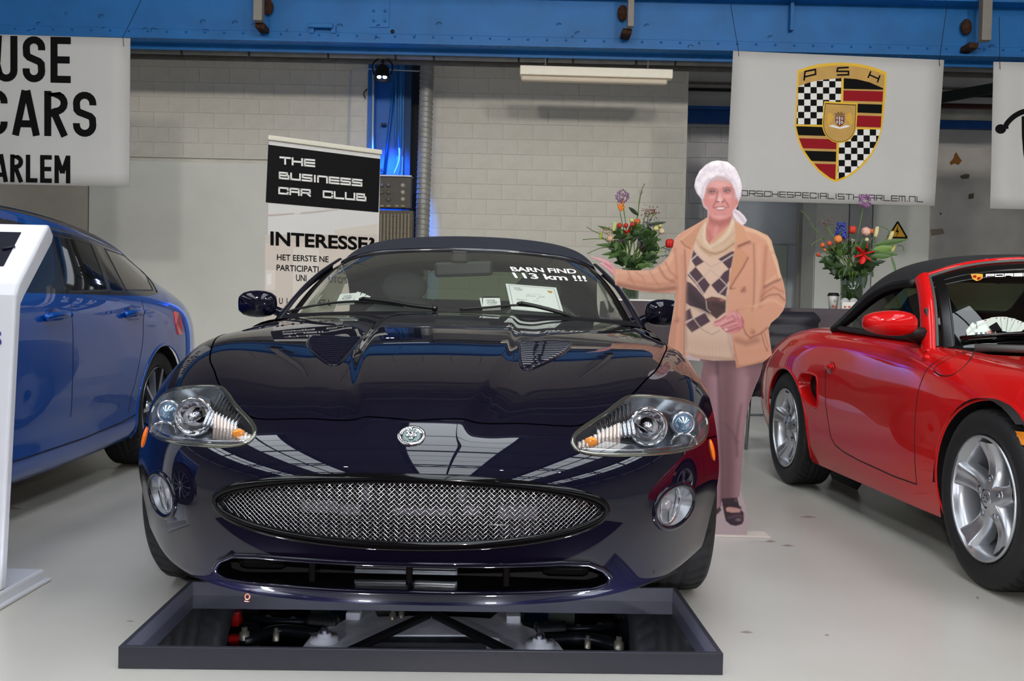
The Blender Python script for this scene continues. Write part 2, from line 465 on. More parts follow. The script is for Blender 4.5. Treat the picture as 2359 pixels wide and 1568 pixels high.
# ---------- black convertible: nose, hood and front fenders as one sheet ----------
JX0 = [0, .22, .40, .55, .67, .77, .842, .876]
JROWS = [
 # x scale, y per column, z per column
 (.905, [-.80,-.79,-.755,-.69,-.60,-.50,-.41,-.370], [.158,.158,.158,.162,.168,.175,.185,.19]),
 (.94,[-.878,-.868,-.832,-.767,-.67,-.55,-.43,-.376], [.163,.163,.163,.167,.173,.182,.195,.205]),
 (.955,[-.893,-.883,-.847,-.782,-.685,-.56,-.435,-.378], [.205,.205,.207,.21,.22,.232,.245,.255]),
 (.967,[-.925,-.915,-.878,-.81,-.71,-.575,-.44,-.383], [.265,.265,.267,.272,.283,.295,.307,.315]),
 (.982, [-.955,-.945,-.905,-.835,-.73,-.585,-.44,-.383], [.335,.335,.337,.342,.35,.36,.368,.372]),
 (1.0, [-.967,-.957,-.917,-.844,-.737,-.587,-.435,-.370], [.41,.41,.412,.415,.42,.428,.435,.44]),
 (1.0, [-.963,-.953,-.911,-.836,-.728,-.572,-.415,-.345], [.48,.48,.479,.479,.481,.488,.495,.50]),
 (1.0, [-.940,-.930,-.888,-.813,-.703,-.547,-.385,-.31], [.54,.538,.535,.532,.534,.541,.55,.555]),
 (1.0, [-.893,-.883,-.843,-.768,-.657,-.50,-.345,-.265], [.592,.589,.583,.579,.581,.59,.60,.60]),
 (1.0, [-.80,-.79,-.755,-.685,-.58,-.43,-.28,-.205], [.640,.635,.628,.626,.632,.643,.648,.64]),
 (1.0, [-.66,-.655,-.62,-.56,-.46,-.33,-.20,-.135], [.688,.682,.675,.677,.687,.697,.695,.675]),
 (1.0, [-.48,-.475,-.45,-.40,-.32,-.21,-.105,-.055], [.735,.729,.722,.726,.738,.746,.735,.695]),
 (1.0, [-.27,-.27,-.25,-.21,-.15,-.07,.01,.03], [.779,.773,.767,.772,.782,.785,.765,.705]),
 ('b', [-.03,-.03,-.02,0,.04,.09,.13,.13], [.818,.812,.806,.808,.814,.81,.775,.69]),
 ('b', [.22,.22,.22,.23,.24,.26,.27,.25], [.850,.844,.839,.837,.834,.82,.77,.63]),
 ('b', [.46,.46,.455,.45,.45,.44,.41,.35], [.874,.869,.864,.858,.85,.828,.76,.50]),
 ('b', [.70,.70,.69,.68,.66,.62,.53,.40], [.888,.885,.88,.874,.862,.838,.75,.36]),
 ('b', [.90,.89,.87,.85,.82,.76,.62,.42], [.893,.890,.888,.882,.87,.845,.735,.20]),
]
def jag_control():
    C = []
    for s, ys, zs in JROWS:
        xs = [0,.22,.40,.55,.68,.79,.865,.888] if s == 'b' else [x*s for x in JX0]
        C.append([(x, y, z) for x, y, z in zip(xs, ys, zs)])
    return np.array(C)
def jag_bulge(P):
    """pressed shapes of the hood, as lifts along z"""
    x, y = np.abs(P[..., 0]), P[..., 1]
    w = np.interp(y, [-.9,-.8,-.6,-.3,0,.4,.9], [.125,.142,.19,.228,.247,.256,.262])
    fade = sstep((y+.90)/.16)*(P[..., 2] > .5)
    up = sstep((w+.022-x)/.044)
    val = np.exp(-((x-w-.055)/.05)**2)
    return fade*(.013*up-.006*val)
def jag_front(nv=220, nu=131):
    P = half_sheet(jag_control(), nv, nu)
    P[..., 2] += jag_bulge(P)
    return P

# ================= the hall =================
WY = 12.0
BLK = pbr('painted_block', 'dad6cb', .8, noise=.10, nscale=5, bump=.35, bscale=45)
PLASTER = pbr('white_plaster', 'e2e2da', .75, noise=.06, nscale=2.5, bump=.08, bscale=18)
BLUE = pbr('girder_blue', '0f6fb8', .5, noise=.2, nscale=3, bump=.12, bscale=25)
GALV = pbr('grey_pipe', 'a2a19c', .5, .3, noise=.25, nscale=6)
DGREY = pbr('dark_grey_wall', '9b9896', .8, noise=.12, nscale=3, bump=.2, bscale=30)
RUST = pbr('rust', '4a2c1c', .9, noise=.5, nscale=30, bump=.6, bscale=60)
GREYT = pbr('grey_tube_paint', '8c877f', .55, noise=.12, nscale=10)
def struct(name, mb, mat, parent=None):
    o = mb.build(name, mat, parent); o['kind'] = 'structure'; return o
def pxbox(x0, y0, x1, y1, Y, dep, mb=None, bev=0):
    """box whose front face spans two photo points at depth Y, dep deep"""
    a, b = at(x0, y0, Y), at(x1, y1, Y); mb = mb or MB()
    return mb.box(((a[0]+b[0])/2, Y+dep/2, (a[2]+b[2])/2), (abs(b[0]-a[0]), dep, abs(a[2]-b[2])), bev=bev)
FLOORM = pbr('sealed_concrete', 'c9c6c0', .30, noise=.12, nscale=.9, bump=.02, bscale=9, col2='b9b5ac')
struct('floor', MB().add([(-16, -16, 0), (16, -16, 0), (16, 16, 0), (-16, 16, 0)], [(0, 1, 2, 3)]), FLOORM)
SCUFF = pbr('floor_scuff', '9d8f8a', .5)
XL = at(846, 300, WY)[0]; XR0 = at(985, 300, WY)[0]; XR1 = at(1581, 400, WY)[0]
HALLW = pbr('hall_wall_paint', 'd8d4cc', .8, noise=.06)
struct('wall_left', MB().box((-16.1, 0, 3.5), (.2, 32, 7)), HALLW)
struct('wall_right', MB().box((16.1, 0, 3.5), (.2, 32, 7)), HALLW)
struct('wall_front', MB().box((0, -16.1, 3.5), (32, .2, 7)), DGREY)
wbl = struct('wall_back', MB().box(((-16+XL)/2, WY+.16, 2.1), (XL+16, .3, 4.2)).box(((XR0+XR1)/2, WY+.16, 2.1), (XR1-XR0, .3, 4.2)), BLK)
# concrete blocks, laid singly
bm_ = []
for k in range(6):
    mb = MB(); dx, dz = RNG.uniform(-.002, .002, 2)
    mb.box((0, 0, 0), (.3565+dx*.5, .03, .1765+dz*.5), bev=.003); bm_.append(mb.build('block', BLK, wbl))
proto = [o.data for o in bm_]
for o in bm_: bpy.data.objects.remove(o)
def lay_blocks(x0, x1, z0, z1):
    z = z0; r = 0
    while z < z1-.02:
        x = x0-(.18 if r % 2 else 0)
        while x < x1-.02:
            a, b = max(x, x0), min(x+.36, x1)
            if b-a > .06:
                o = bpy.data.objects.new('block', proto[int(RNG.integers(6))]); COL.objects.link(o); o.parent = wbl
                o.location = ((a+b)/2, WY+.0185+RNG.uniform(-.0015, .0015), z+.09); o.scale = ((b-a)/.36, 1, 1)
                o.rotation_euler = (RNG.uniform(-.004, .004), RNG.uniform(-.004, .004), 0)
            x += .36
        z += .18; r += 1
ZD = at(450, 368, WY)[2]
lay_blocks(at(215, 300, WY)[0], XL, ZD+.02, at(500, 136, WY)[2])
lay_blocks(XR0, XR1, 1.0, at(1250, 142, WY)[2])
struct('trim_1', pxbox(208, 356, 846, 372, WY-.03, .05, bev=.006), PLASTER, None)
xa, xb = at(206, 500, WY)[0], XL
struct('wall_panel', MB().box(((xa+xb)/2, WY+.0, (ZD-.03)/2), (xb-xa, .04, ZD-.03), bev=.004), PLASTER)
struct('wall_panel_beige', MB().box(((xa-16)/2-.005, WY-.005, 1.4), (16+xa-.01, .05, 2.8), bev=.004), pbr('beige_board', 'b9b1a5', .7, noise=.06))
# recess at the right: darker wall, further back
WR = 13.2
struct('wall_recess', MB().box((9, WR+.15, 2.2), (14.1, .3, 4.4)).box((XR1-.09, WY+.7, 2.1), (.14, 1.2, 4.2)), pbr('recess_grey', 'c4c2c0', .8, noise=.1, nscale=3, bump=.2, bscale=30))
bm2 = MB().box((0, 0, 0), (.40, .03, .196), bev=.005).build('block', pbr('grey_block', 'c6c5c8', .8, noise=.1, bump=.2, bscale=40))
pr2 = bm2.data; bpy.data.objects.remove(bm2); wrec = bpy.data.objects['wall_recess']
for r in range(13):
    for c in range(3):
        x = XR1+.14+.41*c+(.2 if r % 2 else 0)
        o = bpy.data.objects.new('block', pr2); COL.objects.link(o); o.parent = wrec; o.location = (x+.1, WR+.002, 1.1+.2*r)
rb = empty('recess_beam', (0, 0, 0)); bpy.data.objects.remove(rb)
struct('trim_2', pxbox(1570, 252, 2420, 300, WR-.12, .1).box((5.6, WR-.13, at(1900, 258, WR-.2)[2]+.02), (7.6, .2, .04)), pbr('recess_blue', '0b4d9a', .5, noise=.2))
struct('trim_3', pxbox(1570, 207, 2420, 220, WR-.06, .05), pbr('black_slot', '0c1214', .7))
struct('trim_4', pxbox(1570, 188, 2420, 204, WR-.14, .13), GREYT)
# damaged plaster beyond the crest banner
struct('wall_plaster', pxbox(2143, 338, 2700, 900, WR-.05, .04), pbr('worn_plaster', 'c2bdb8', .8, noise=.15, nscale=4, bump=.2, bscale=20))
mb = MB()
def stain(pts, Y): 
    q = [at(a, b, Y) for a, b in pts]; return MB().add([tuple(p) for p in q], [tuple(range(len(q)))])
sp = bpy.data.objects['wall_plaster']
stain([(2203, 350), (2210, 362), (2216, 370), (2208, 380), (2199, 376), (2190, 380), (2188, 374), (2196, 365), (2199, 355)], WR-.056).build('bare_patch', pbr('bare_brick', '8a5a22', .9, noise=.4, nscale=40), sp)
stain([(2211, 405), (2225, 400), (2234, 402), (2232, 411), (2216, 412)], WR-.056).build('bare_patch', pbr('stain_brown', '5d5249', .9), sp)
stain([(2232, 447), (2244, 445), (2243, 457), (2231, 458)], WR-.056).build('bare_patch', pbr('stain_brown', '5d5249', .9), sp)
stain([(2143, 528), (2172, 526), (2176, 538), (2146, 543)], WR-.056).build('bare_patch', pbr('stain_pale', '8f7d72', .9), sp)
MB().blob(at(2167, 492, WR-.055), (.012, .006, .012)).build('bolt', DARK, sp)
# dark steel and pipes glimpsed between the banners
struct('trim_5', MB().bar(at(2150, 228, 12.4), at(2330, 196, 12.4), .10, .12), pbr('dark_beam', '15201e', .6))
struct('trim_6', MB().tube([at(2140, 243, 12.5), at(2330, 247, 12.5)], .035, 8), pbr('red_lead_pipe', '4a2420', .6))
struct('trim_7', MB().tube([at(2140, 262, 12.3), at(2330, 266, 12.3)], .07, 12), GALV)
# steel stanchion in the gap, lit blue
col = empty('steel_column', (at(895, 300, WY)[0], WY, 0), kind='structure')
cb = pbr('column_blue', '0b68c0', .45, noise=.15)
z1 = at(890, 146, WY)[2]
def pxv(x0, x1, Y, d, z0=.0, zt=z1+.1):
    a, b = at(x0, 300, Y)[0], at(x1, 300, Y)[0]; return MB().box(((a+b)/2, Y+d/2, (z0+zt)/2), (b-a, d, zt-z0))
pxv(852, 946, WY+.10, .02).build('web', cb, col, True); pxv(846, 862, WY-.02, .03).build('flange', cb, col, True)
pxv(915, 930, WY-.01, .03).build('flange', cb, col, True)
pxv(930, 946, WY+.02, .02).build('flange', pbr('column_blue_dull', '123f66', .6), col, True)
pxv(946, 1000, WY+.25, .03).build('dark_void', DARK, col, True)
MB().tube([at(860, 146, WY-.05), at(857, 500, WY-.05)], .012, 8).build('conduit', pbr('white_conduit', 'b9c4d2', .4), col, True)
for a, b, r in ((912, 912, .013), (924, 922, .016)):
    MB().tube([at(a, 150, WY-.05), at(b, 340, WY-.05)], r, 8).build('conduit', pbr('conduit_blue', '2a78b0', .45), col, True)
MB().tube([at(912, 160, WY+.04), at(885, 400, WY+.06)], .016, 8).build('brace_rod', cb, col, True)
MB().tube(soft([at(920, 340, WY-.05), at(919, 370, WY-.05), at(907, 402, WY-.08)], 6), .008, 6).build('cable', pbr('cable_grey', 'a8b0b4', .5), col, True)
MB().tube(soft([at(846, 205, WY-.02), at(838, 215, WY-.03), at(842, 227, WY-.02)], 5), .007, 6).build('hook', RUST, col, True)
for a, b in ((884, 287), (880, 392)): MB().box(at(a, b, WY+.05), (.06, .05, .03)).build('lug', pbr('lug_dark', '1a2a4a', .6), col, True)
# thin conduit bent across the blocks
struct('conduit', MB().tube(soft([at(802, 350, WY-.03), at(805, 250, WY-.03), at(808, 172, WY-.03), at(814, 161, WY-.03), at(830, 158, WY-.03)], 5)+[at(966, 164, WY-.08)], .008, 6), pbr('white_conduit', 'b9c4d2', .4))
# spiral duct
dk = MB(); c0, c1 = at(984, 145, WY-.22), at(968, 700, WY-.22); dx = (c1-c0)/56
dk.tube([c0+dx*k for k in range(57)], .080, 20)
spr = [c0+dx*(k/20*1.9)*.62+np.array((.082*math.cos(k*.314), .082*math.sin(k*.314), 0)) for k in range(0, 900) if (k/20*1.9)*.62 < 56]
ds = dk.build('spiral_duct', GALV); tag(ds, 'grey spiral-seam ventilation duct standing against the wall beside the blue column', 'duct')
MB().tube(spr, .006, 5).build('duct_seam', GALV, ds)
# pipes along the top of the wall
for y0, r, Y, m in ((112, .022, 11.6, GALV), (124, .033, 11.55, GALV), (136, .036, 11.7, pbr('dark_pipe', '6b6863', .6, noise=.3))):
    xs_ = [-30, 1180, 2420]; pts = [at(x, y0+(x-640)*.0222, Y) for x in xs_]
    nm = empty('x'); bpy.data.objects.remove(nm)
    o = MB().tube(pts, r, 14).build('wall_pipe', m)
    tag(o, {112: 'thin grey pipe, topmost of three under the blue girder', 124: 'medium grey strapped pipe in the middle of the three under the girder', 136: 'dark pipe, lowest of the three below the girder'}[y0], 'pipe', 'pipes along the wall top')
    for x in ([420, 575, 757, 912, 1000, 1195, 1260, 1320, 1465, 1555] if y0 == 124 else [350, 640, 735, 1340] if y0 == 112 else []):
        p = at(x, y0+(x-640)*.0222, Y); MB().lathe([(r+.004, -.012), (r+.007, 0), (r+.004, .012)], p, 'X', 16).build('strap', pbr('strap', '3d3c3a', .6), o)
# ---- the riveted blue girder
GY = 10.6
gz0, gz1 = 3.70, 4.235
gird = empty('girder', (0, GY, gz0), kind='structure')
MB().box((0, GY+.02, (gz0+gz1)/2), (24, .02, gz1-gz0)).build('web', BLUE, gird, True)
MB().box((0, GY, gz0+.06), (24, .025, .11), bev=.006).build('angle', BLUE, gird, True)
MB().box((0, GY, gz0), (24, .20, .018)).build('bottom_flange', BLUE, gird, True)
MB().box((0, GY+.13, gz0-.03), (24, .02, .075)).build('lower_lip', BLUE, gird, True)
MB().box((0, GY-.05, gz1), (24, .30, .02)).build('top_flange', BLUE, gird, True)
rv = MB().lathe([(.0001, -.011), (.008, -.010), (.013, -.004), (.014, 0)], (0, 0, 0), 'Y', 8).build('rivet', BLUE, gird); rvm = rv.data
gpos = Vector((0, GY, gz0))
rv.location = Vector((-6.5, GY-.013, gz0+.085))-gpos
for k in range(1, 65):
    o = bpy.data.objects.new('rivet', rvm); COL.objects.link(o); o.parent = gird; o.location = Vector((-6.5+.2*k, GY-.013, gz0+.085))-gpos
for k in range(65):
    o = bpy.data.objects.new('rivet', rvm); COL.objects.link(o); o.parent = gird; o.location = Vector((-6.4+.2*k, GY-.06, gz0-.010))-gpos; o.rotation_euler = (-math.pi/2*-1, 0, 0)
pl = pxbox(853, -10, 896, 63, GY-.002, .015).build('splice_plate', BLUE, gird, True)
for a, b in ((861, 25), (887, 25), (861, 48), (887, 48)): MB().lathe([(.0001, -.016), (.014, -.016), (.016, 0)], at(a, b, GY-.003), 'Y', 6).build('bolt', BLUE, pl, True)
pxbox(710, 52, 766, 64, GY-.06, .06, bev=.006).build('clip_box', BLUE, gird, True)
for x in (718, 768): pxbox(x-5, 58, x+5, 76, GY-.03, .04).build('clip_leg', BLUE, gird, True)
MB().blob(at(904, 72, GY-.01), (.02, .012, .02)).build('bolt_hole', DARK, gird, True)
mb = MB()
for k in range(26):
    x = RNG.uniform(-10, 2350); y = RNG.uniform(40, 88)+.02*(x-600); p = at(x, y, GY-.016)
    mb.tube([(p[0]+.03*math.cos(t), p[1], p[2]+.02*math.sin(t)) for t in np.linspace(RNG.uniform(0, 2), RNG.uniform(2.6, 4), 7)], .003, 4)
mb.build('paint_chips', pbr('chip_dark', '163a5c', .8), gird, True)['kind'] = 'stuff'
# wall over the girder, with sheet joints
oz = gz1+.012
struct('wall_upper', MB().box((0, GY+.25, oz+1.6), (24, .5, 3.2)), pbr('upper_board', '8f8b84', .7, noise=.1))
uw = bpy.data.objects['wall_upper']
for k in range(-12, 25):
    MB().box((k*.42, GY-.012, oz+.25), (.405, .02, .5), bev=.003).build('board', pbr('upper_board', '8f8b84', .7, noise=.1), uw)
# uprights with rusty feet hanging in front of the girder
for i, (xa_, xb_, yb, fx, lab) in enumerate(((583, 603, 46, 600, 'short grey upright with a rusty foot on the girder, left of the splice plate'), (1446, 1460, 60, 1444, 'grey upright with a rusty foot on the girder, above the lamp fitting'), (2262, 2284, 92, 2240, 'grey upright with a rusty foot on the girder, right of the crest banner'))):
    p = at((xa_+xb_)/2, yb, 10.25); hb = empty('hanger_upright', tuple(p), 0, lab, 'bracket', 'uprights on the girder')
    wd = (xb_-xa_)/2300*10.25
    MB().box((p[0], 10.25+.05, p[2]+.7), (wd, .10, 1.4), bev=.004).build('post', GREYT, hb, True)
    q = at(fx, yb+14, 10.4); MB().box((q[0], 10.47, q[2]), (.10, .22, .06), Matrix.Rotation(.12, 3, 'Y'), .012).build('foot', RUST, hb, True)
    q = at(fx-(8 if i else -14), yb-34, 10.5); MB().blob((q[0], 10.56, q[2]), (.06, .04, .085), 9, 6).build('rusty_patch', RUST, hb, True)
p = at(1823, 70, GY-.05); MB().box((p[0], GY-.04, p[2]+.4), (.035, .06, .8)).build('stiffener', BLUE, gird, True)
# batten lamp fitting
p = at(1373, 172, 10.85); lf = empty('lamp_fitting', tuple(p), 0, 'long cream batten lamp fitting, unlit, hung behind the girder before the block wall', 'lamp')
ROTL = Matrix.Rotation(R(.35), 3, 'Y')
LL = 348/2300*10.85
MB().box((p[0], 10.85, p[2]+.018), (LL, .12, .098), ROTL, .008).build('gear_tray', pbr('cream_enamel', 'fbf3e0', .4, noise=.04, nscale=12), lf, True)
MB().box((p[0]-.02, 10.87, p[2]-.056), (LL-.06, .09, .062), ROTL, .02).build('diffuser', pbr('cream_diffuser', 'd6c8b4', .5), lf, True)
for dx in (-.55, .55): MB().tube([(p[0]+dx, 10.80, p[2]+.06), (p[0]+dx, 10.74, 3.70)], .008, 6).build('hanger_rod', GALV, lf, True)
# coloured spot on the pipe
p = at(881, 172, 11.55); sp_ = empty('stage_spotlight', tuple(p), 0, 'small black stage spotlight shining blue down the column', 'spotlight')
rot = Matrix.Rotation(R(-12), 3, 'X')
mb = MB().lathe([(.0001, .11), (.055, .105), (.075, .07), (.082, 0), (.095, -.05), (.098, -.055), (.088, -.05)], (0, 0, 0), 'Z', 24)
mb.v = [tuple(rot @ Vector(v)+Vector(p)) for v in mb.v]; mb.build('housing', DARK, sp_, True)
MB().tube(soft([p+np.array((-.10, 0, .0)), p+np.array((-.11, 0, .12)), p+np.array((0, .0, .20)), p+np.array((.11, 0, .12)), p+np.array((.10, 0, 0))], 5), .010, 6).build('yoke', DARK, sp_, True)
MB().tube([p+np.array((0, 0, .19)), at(882, 141, 11.7)+np.array((0, 0, -.03))], .014, 6).blob(at(882, 141, 11.7), (.02, .05, .05)).build('clamp', DARK, sp_, True)
for dx in (-.032, .032):
    MB().blob(p+np.array((dx, -.035, -.035)), (.026, .022, .018), 10, 6).build('led', pbr('led_white', 'cfe0ff', .3, emit='b8d0ff', estr=14), sp_, True)
lamp('blue_spot', 'SPOT', tuple(p+np.array((0, .02, -.10))), (p[0]+.06, WY+.05, 1.9), 750, (.03, .22, 1.0), .05, 44, .6)
# switch box and mesh-fronted box on the column
a, b = at(873, 406, 11.55), at(946, 480, 11.55); c = (a+b)/2
sb = empty('switch_box', (c[0], 11.55, c[2]), 0, 'brown-grey switch box with rows of round knobs, upper box on the column', 'switchgear', None)
pxbox(868, 406, 946, 480, 11.55, .14, bev=.008).build('box', pbr('box_brown', '4c463f', .5, noise=.15), sb, True)
pxbox(866, 402, 948, 407, 11.53, .17).build('top_plate', pbr('plate_pale', 'aab0c4', .35, .3), sb, True)
for x in (880, 895, 928):
    for y in (427, 443, 459):
        if x == 880 and y == 459: continue
        m = pbr('knob_pale', 'b9b2a0', .4) if x == 928 else pbr('knob_grey', '6d675e', .4)
        MB().lathe([(.0001, -.03), (.012, -.03), (.018, -.022), (.026, -.01), (.028, 0)], at(x, y, 11.55), 'Y', 14).build('knob', m, sb, True)
for x in (880, 895, 914, 928): pxbox(x-4, 472, x+4, 476, 11.54, .02).build('label_plate', pbr('label_tan', 'a08a62', .5), sb, True)
mbx = empty('mesh_box', tuple(at(910, 520, 11.5)), 0, 'mesh-fronted brown box under the switch box', 'switchgear')
pxbox(868, 483, 949, 600, 11.5, .18, bev=.006).build('box', pbr('box_brown2', '5e5549', .6, noise=.15), mbx, True)
for k in range(9):
    pxbox(876+k*8, 492, 878+k*8, 598, 11.485, .01).build('bar', pbr('bar_tan', '857a66', .5), mbx, True)
for k in range(8): pxbox(874, 496+k*13, 945, 498+k*13, 11.48, .01).build('bar', pbr('bar_tan', '857a66', .5), mbx, True)
# ---- roof with long skylights
ROOFM = pbr('roof_dark', '857d76', .8)
SKY = pbr('skylight_pane', 'e8eef2', .4, emit='e9f0f6', estr=SKYL)
HZ = 7.0
struct('ceiling', MB().box((0, 0, HZ+.3), (32.4, 32.4, .2)), ROOFM)
for k, x in enumerate((-9.6, -4.8, 0.0, 4.8, 9.6)):
    wn = struct('window_%d' % (k+1), MB().box((x-1.05, -3.65, HZ+.05), (.12, 17.6, .3)).box((x+1.05, -3.65, HZ+.05), (.12, 17.6, .3)), pbr('roof_bar', '2a2a2c', .6))
    for j in range(14):
        y = -11.8+j*1.25
        for s in (-.52, .52):
            MB().box((x+s, y, HZ+.08), (.96, 1.17, .02)).build('pane', SKY, wn)
    MB().box((x, -3.65, HZ+.02), (.06, 17.6, .1)).build('glazing_bar', pbr('roof_bar', '2a2a2c', .6), wn)
for k in range(7):
    y = -13+3.6*k
    tr = struct('trim_%d' % (10+k), MB().box((0, y, HZ-.25), (31.5, .14, .22)).box((0, y, HZ-.9), (31.5, .12, .14)), pbr('truss', '5e5f62', .6))
    for j in range(26):
        x = -15+1.2*j; MB().bar((x, y, HZ-.9), (x+.6, y, HZ-.3), .06, .06).bar((x+.6, y, HZ-.3), (x+1.2, y, HZ-.9), .06, .06).build('truss_web', pbr('truss', '5e5f62', .6), tr)
# unseen lamps added behind the camera to light the far wall
for x, y, z in ((-2.6, -2.2, 5.6), (1.6, -2.2, 5.6), (4.6, -2.2, 5.6)):
    s_ = empty('added_lamp', (x, y, z), 0, {-2.6: 'left', 1.6: 'middle', 4.6: 'right'}[x]+' one of three small white lamps added unseen behind the camera to light the far wall', 'lamp', 'lamps added behind the camera')
    MB().lathe([(.0001, .16), (.07, .15), (.10, 0), (.11, -.02)], (x, y, z), 'Z', 16).build('housing', DARK, s_, True)
    MB().blob((x, y, z-.01), (.07, .07, .03)).build('bulb', pbr('added_bulb', 'f4f6ff', .3, emit='e8eeff', estr=60), s_, True)
    lamp('added_wall_wash', 'SPOT', (x, y+.05, z-.06), (x*.5, 12, 2.2), WASH, (1, .95, .87), .35, 62, .6)

# dark red aisle carpet in front of the stand (seen mirrored in the bumper)
cp_ = MB().box((-.22, -2.0, .004), (2.6, 8.68, .008)).build('aisle_carpet', pbr('maroon_carpet', '2e0c14', .95, noise=.2, nscale=30, bump=.2, bscale=200)); tag(cp_, 'dark maroon aisle carpet on the floor in front of the mirror tray', 'carpet')

mb = MB(); fo_ = bpy.data.objects['floor']
for a, b, w_, h_ in ((1775, 1246, 14, 3), (1815, 1256, 16, 3), (1862, 1190, 22, 3), (2252, 1376, 5, 4), (300, 1430, 12, 2), (1720, 1455, 16, 3), (1905, 1462, 6, 3), (30, 1170, 22, 4)):
    q = [on_floor(a+dx, b+dy, .0006) for dx, dy in ((-w_, 0), (0, -h_), (w_, h_*.4), (0, h_))]; MB().add([tuple(p) for p in q], [(0, 1, 2, 3)]).build('scuff_mark', SCUFF, fo_)

# ================= the black convertible =================
JORG, JYAW = (-.2418, 3.36, 0), R(-.27)
car = empty('convertible_car', JORG, JYAW, 'dark navy-black convertible with oval mesh grille, nose over the mirror tray', 'car')
JM = Matrix.Translation(JORG) @ Matrix.Rotation(JYAW, 4, 'Z'); JMi = JM.inverted()
def car_ray(px, py, Mi):
    return Mi @ Vector(CAMP), (Mi.to_3x3() @ Vector(pray(px, py))).normalized()
def sheet_at(px, py, sh, Mi): return sh.hit(*car_ray(px, py, Mi))

jb = Sheet(jag_front(260, 171))
cf = lambda P: P[..., 1] < -.3
GRILLE = ellipse(0, .42, .490, .083, 72, 2.05)
jb.cut('grille', GRILLE, (0, 2), cf)
INTAKE = [(0, .208), (.3, .206), (.42, .203), (.475, .203), (.508, .212), (.513, .232), (.492, .258), (.45, .280), (.38, .288), (.25, .289), (0, .289)]
INTAKE = INTAKE+[(-x, z) for x, z in INTAKE[-2:0:-1]]
jb.cut('intake', INTAKE, (0, 2), cf)
HL = [tuple(p) for p in soft([(.836, .590), (.818, .625), (.772, .655), (.68, .674), (.592, .680), (.545, .665), (.506, .645), (.432, .612), (.407, .590), (.416, .569), (.45, .558), (.513, .552), (.65, .545), (.76, .543), (.815, .556)], 5, True)]
FOG = ellipse(.695, .398, .068, .060, 40)
for sgn, side in ((1, 'left'), (-1, 'right')):
    jb.cut('lamp'+side, [(sgn*x, z) for x, z in HL], (0, 2), lambda P: P[..., 1] < -.15)
    jb.cut('fog'+side, [(sgn*x, z) for x, z in FOG], (0, 2), cf)
HOOD = [(0, -.822), (.207, -.797), (.40, -.765), (.47, -.70), (.54, -.59), (.594, -.50), (.645, -.38), (.694, -.265), (.74, -.09), (.775, .08), (.795, .30), (.80, .50), (.80, 1.0)]
HOOD = [tuple(p) for p in soft(HOOD, 4)]; HOODC = HOOD+[(-x, y) for x, y in HOOD[:0:-1]]
jb.cut('hood', HOODC, (0, 1), lambda P: P[..., 2] > .5, over=[0])
for sgn, side in ((1, 'l'), (-1, 'r')):
    jb.cut('fender'+side, [(-.43, .553), (-.6, .56), (-.9, .60), (-.9, 1), (1.2, 1), (1.2, 0), (-.2, 0), (-.33, .548)], (1, 2), (lambda s: (lambda P: P[..., 0]*s > .35))(sgn), over=[0])
jb.part('body', 'front_bumper', PAINT, car); hood = jb.part('hood', 'hood', PAINT, car)
jb.part('fenderl', 'front_fender', PAINT, car); jb.part('fenderr', 'front_fender', PAINT, car)
GAP = pbr('shut_gap', '010102', 1, spec=0)
p, n = trace(jb.top, [(-x, y) for x, y in HOOD[::-1]]+HOOD[1:], .012); p = [q for q in p if q.y < .84]; n = n[:len(p)]
bead(p, n, .0045, .0012, lift=.0002).build('shut_line', GAP, car)
for sgn in (1, -1):
    p, n = trace(jb.right if sgn > 0 else jb.left, [(-.43, .553), (-.30, .546)], .01)
    bead(p, n, .0035, .001, lift=.0002).build('shut_line', GAP, car)

# --- upper grille

src = Sheet(jag_front(160, 121))          # the uncut sheet, to lay things over openings
lp, ln = trace(src.front, GRILLE, .012, True)
bead(lp, ln, .024, .008, True).build('grille_surround', pbr('satin_black_trim', '08080a', .12, 0, .5, .1), car)
lpi, lni = trace(src.front, ellipse(0, .42, .478, .073, 72, 2.05), .012, True)
funnel(lpi, lni, .13, .94, 4, False).build('grille_tunnel', pbr('tunnel_black', '101014', .4), car)
def gsurf(x, z):
    h = src.front(x, z); return (h[0]+Vector((0, .016, 0))) if h else None
mb = MB(); SP = .0128
xs = np.linspace(-.5, .5, 81); yl = [gsurf(x, .42).y for x in xs]
zc = np.linspace(.33, .51, 19); dz = [gsurf(0, z).y-gsurf(0, .42).y for z in zc]
gy = lambda x, z: float(np.interp(x, xs, yl)+np.interp(z, zc, dz))
for fam in (1, -1):
    k = -60
    while k <= 60:
        seg = []
        for i in range(-50, 51):
            z = .42+i*.0017
            x = k*SP+fam*(z-.42)*1.08
            if (abs(x)/.481)**2.05+(abs(z-.42)/.0755)**2.05 <= 1:
                wv = math.sin((z-.42)/(SP*.925)*math.pi+k*math.pi)*fam
                seg.append((x, gy(x, z)-.0016*wv, z))
        if len(seg) > 1: mb.tube(seg[::2]+([seg[-1]] if len(seg) % 2 == 0 else []), .00105, 4, caps=False)
        k += 1
gm = mb.build('grille_mesh', pbr('bright_wire', 'f0f0f6', .24, 1), car); gm['kind'] = 'stuff'
MB().box((0, -.70, .42), (.86, .02, .15)).build('radiator', pbr('radiator_fins', '17171c', .5, .3, noise=.5, nscale=90), car)
MB().box((0, -.745, .452), (.80, .03, .020), bev=.006).build('bumper_beam', pbr('grey_steel_part', '33343a', .45, .4), car)
for x in (-.125, .125): MB().box((x, -.775, .455), (.030, .03, .09), bev=.006).build('support_post', pbr('pale_post', '6b6a74', .45, .3), car)
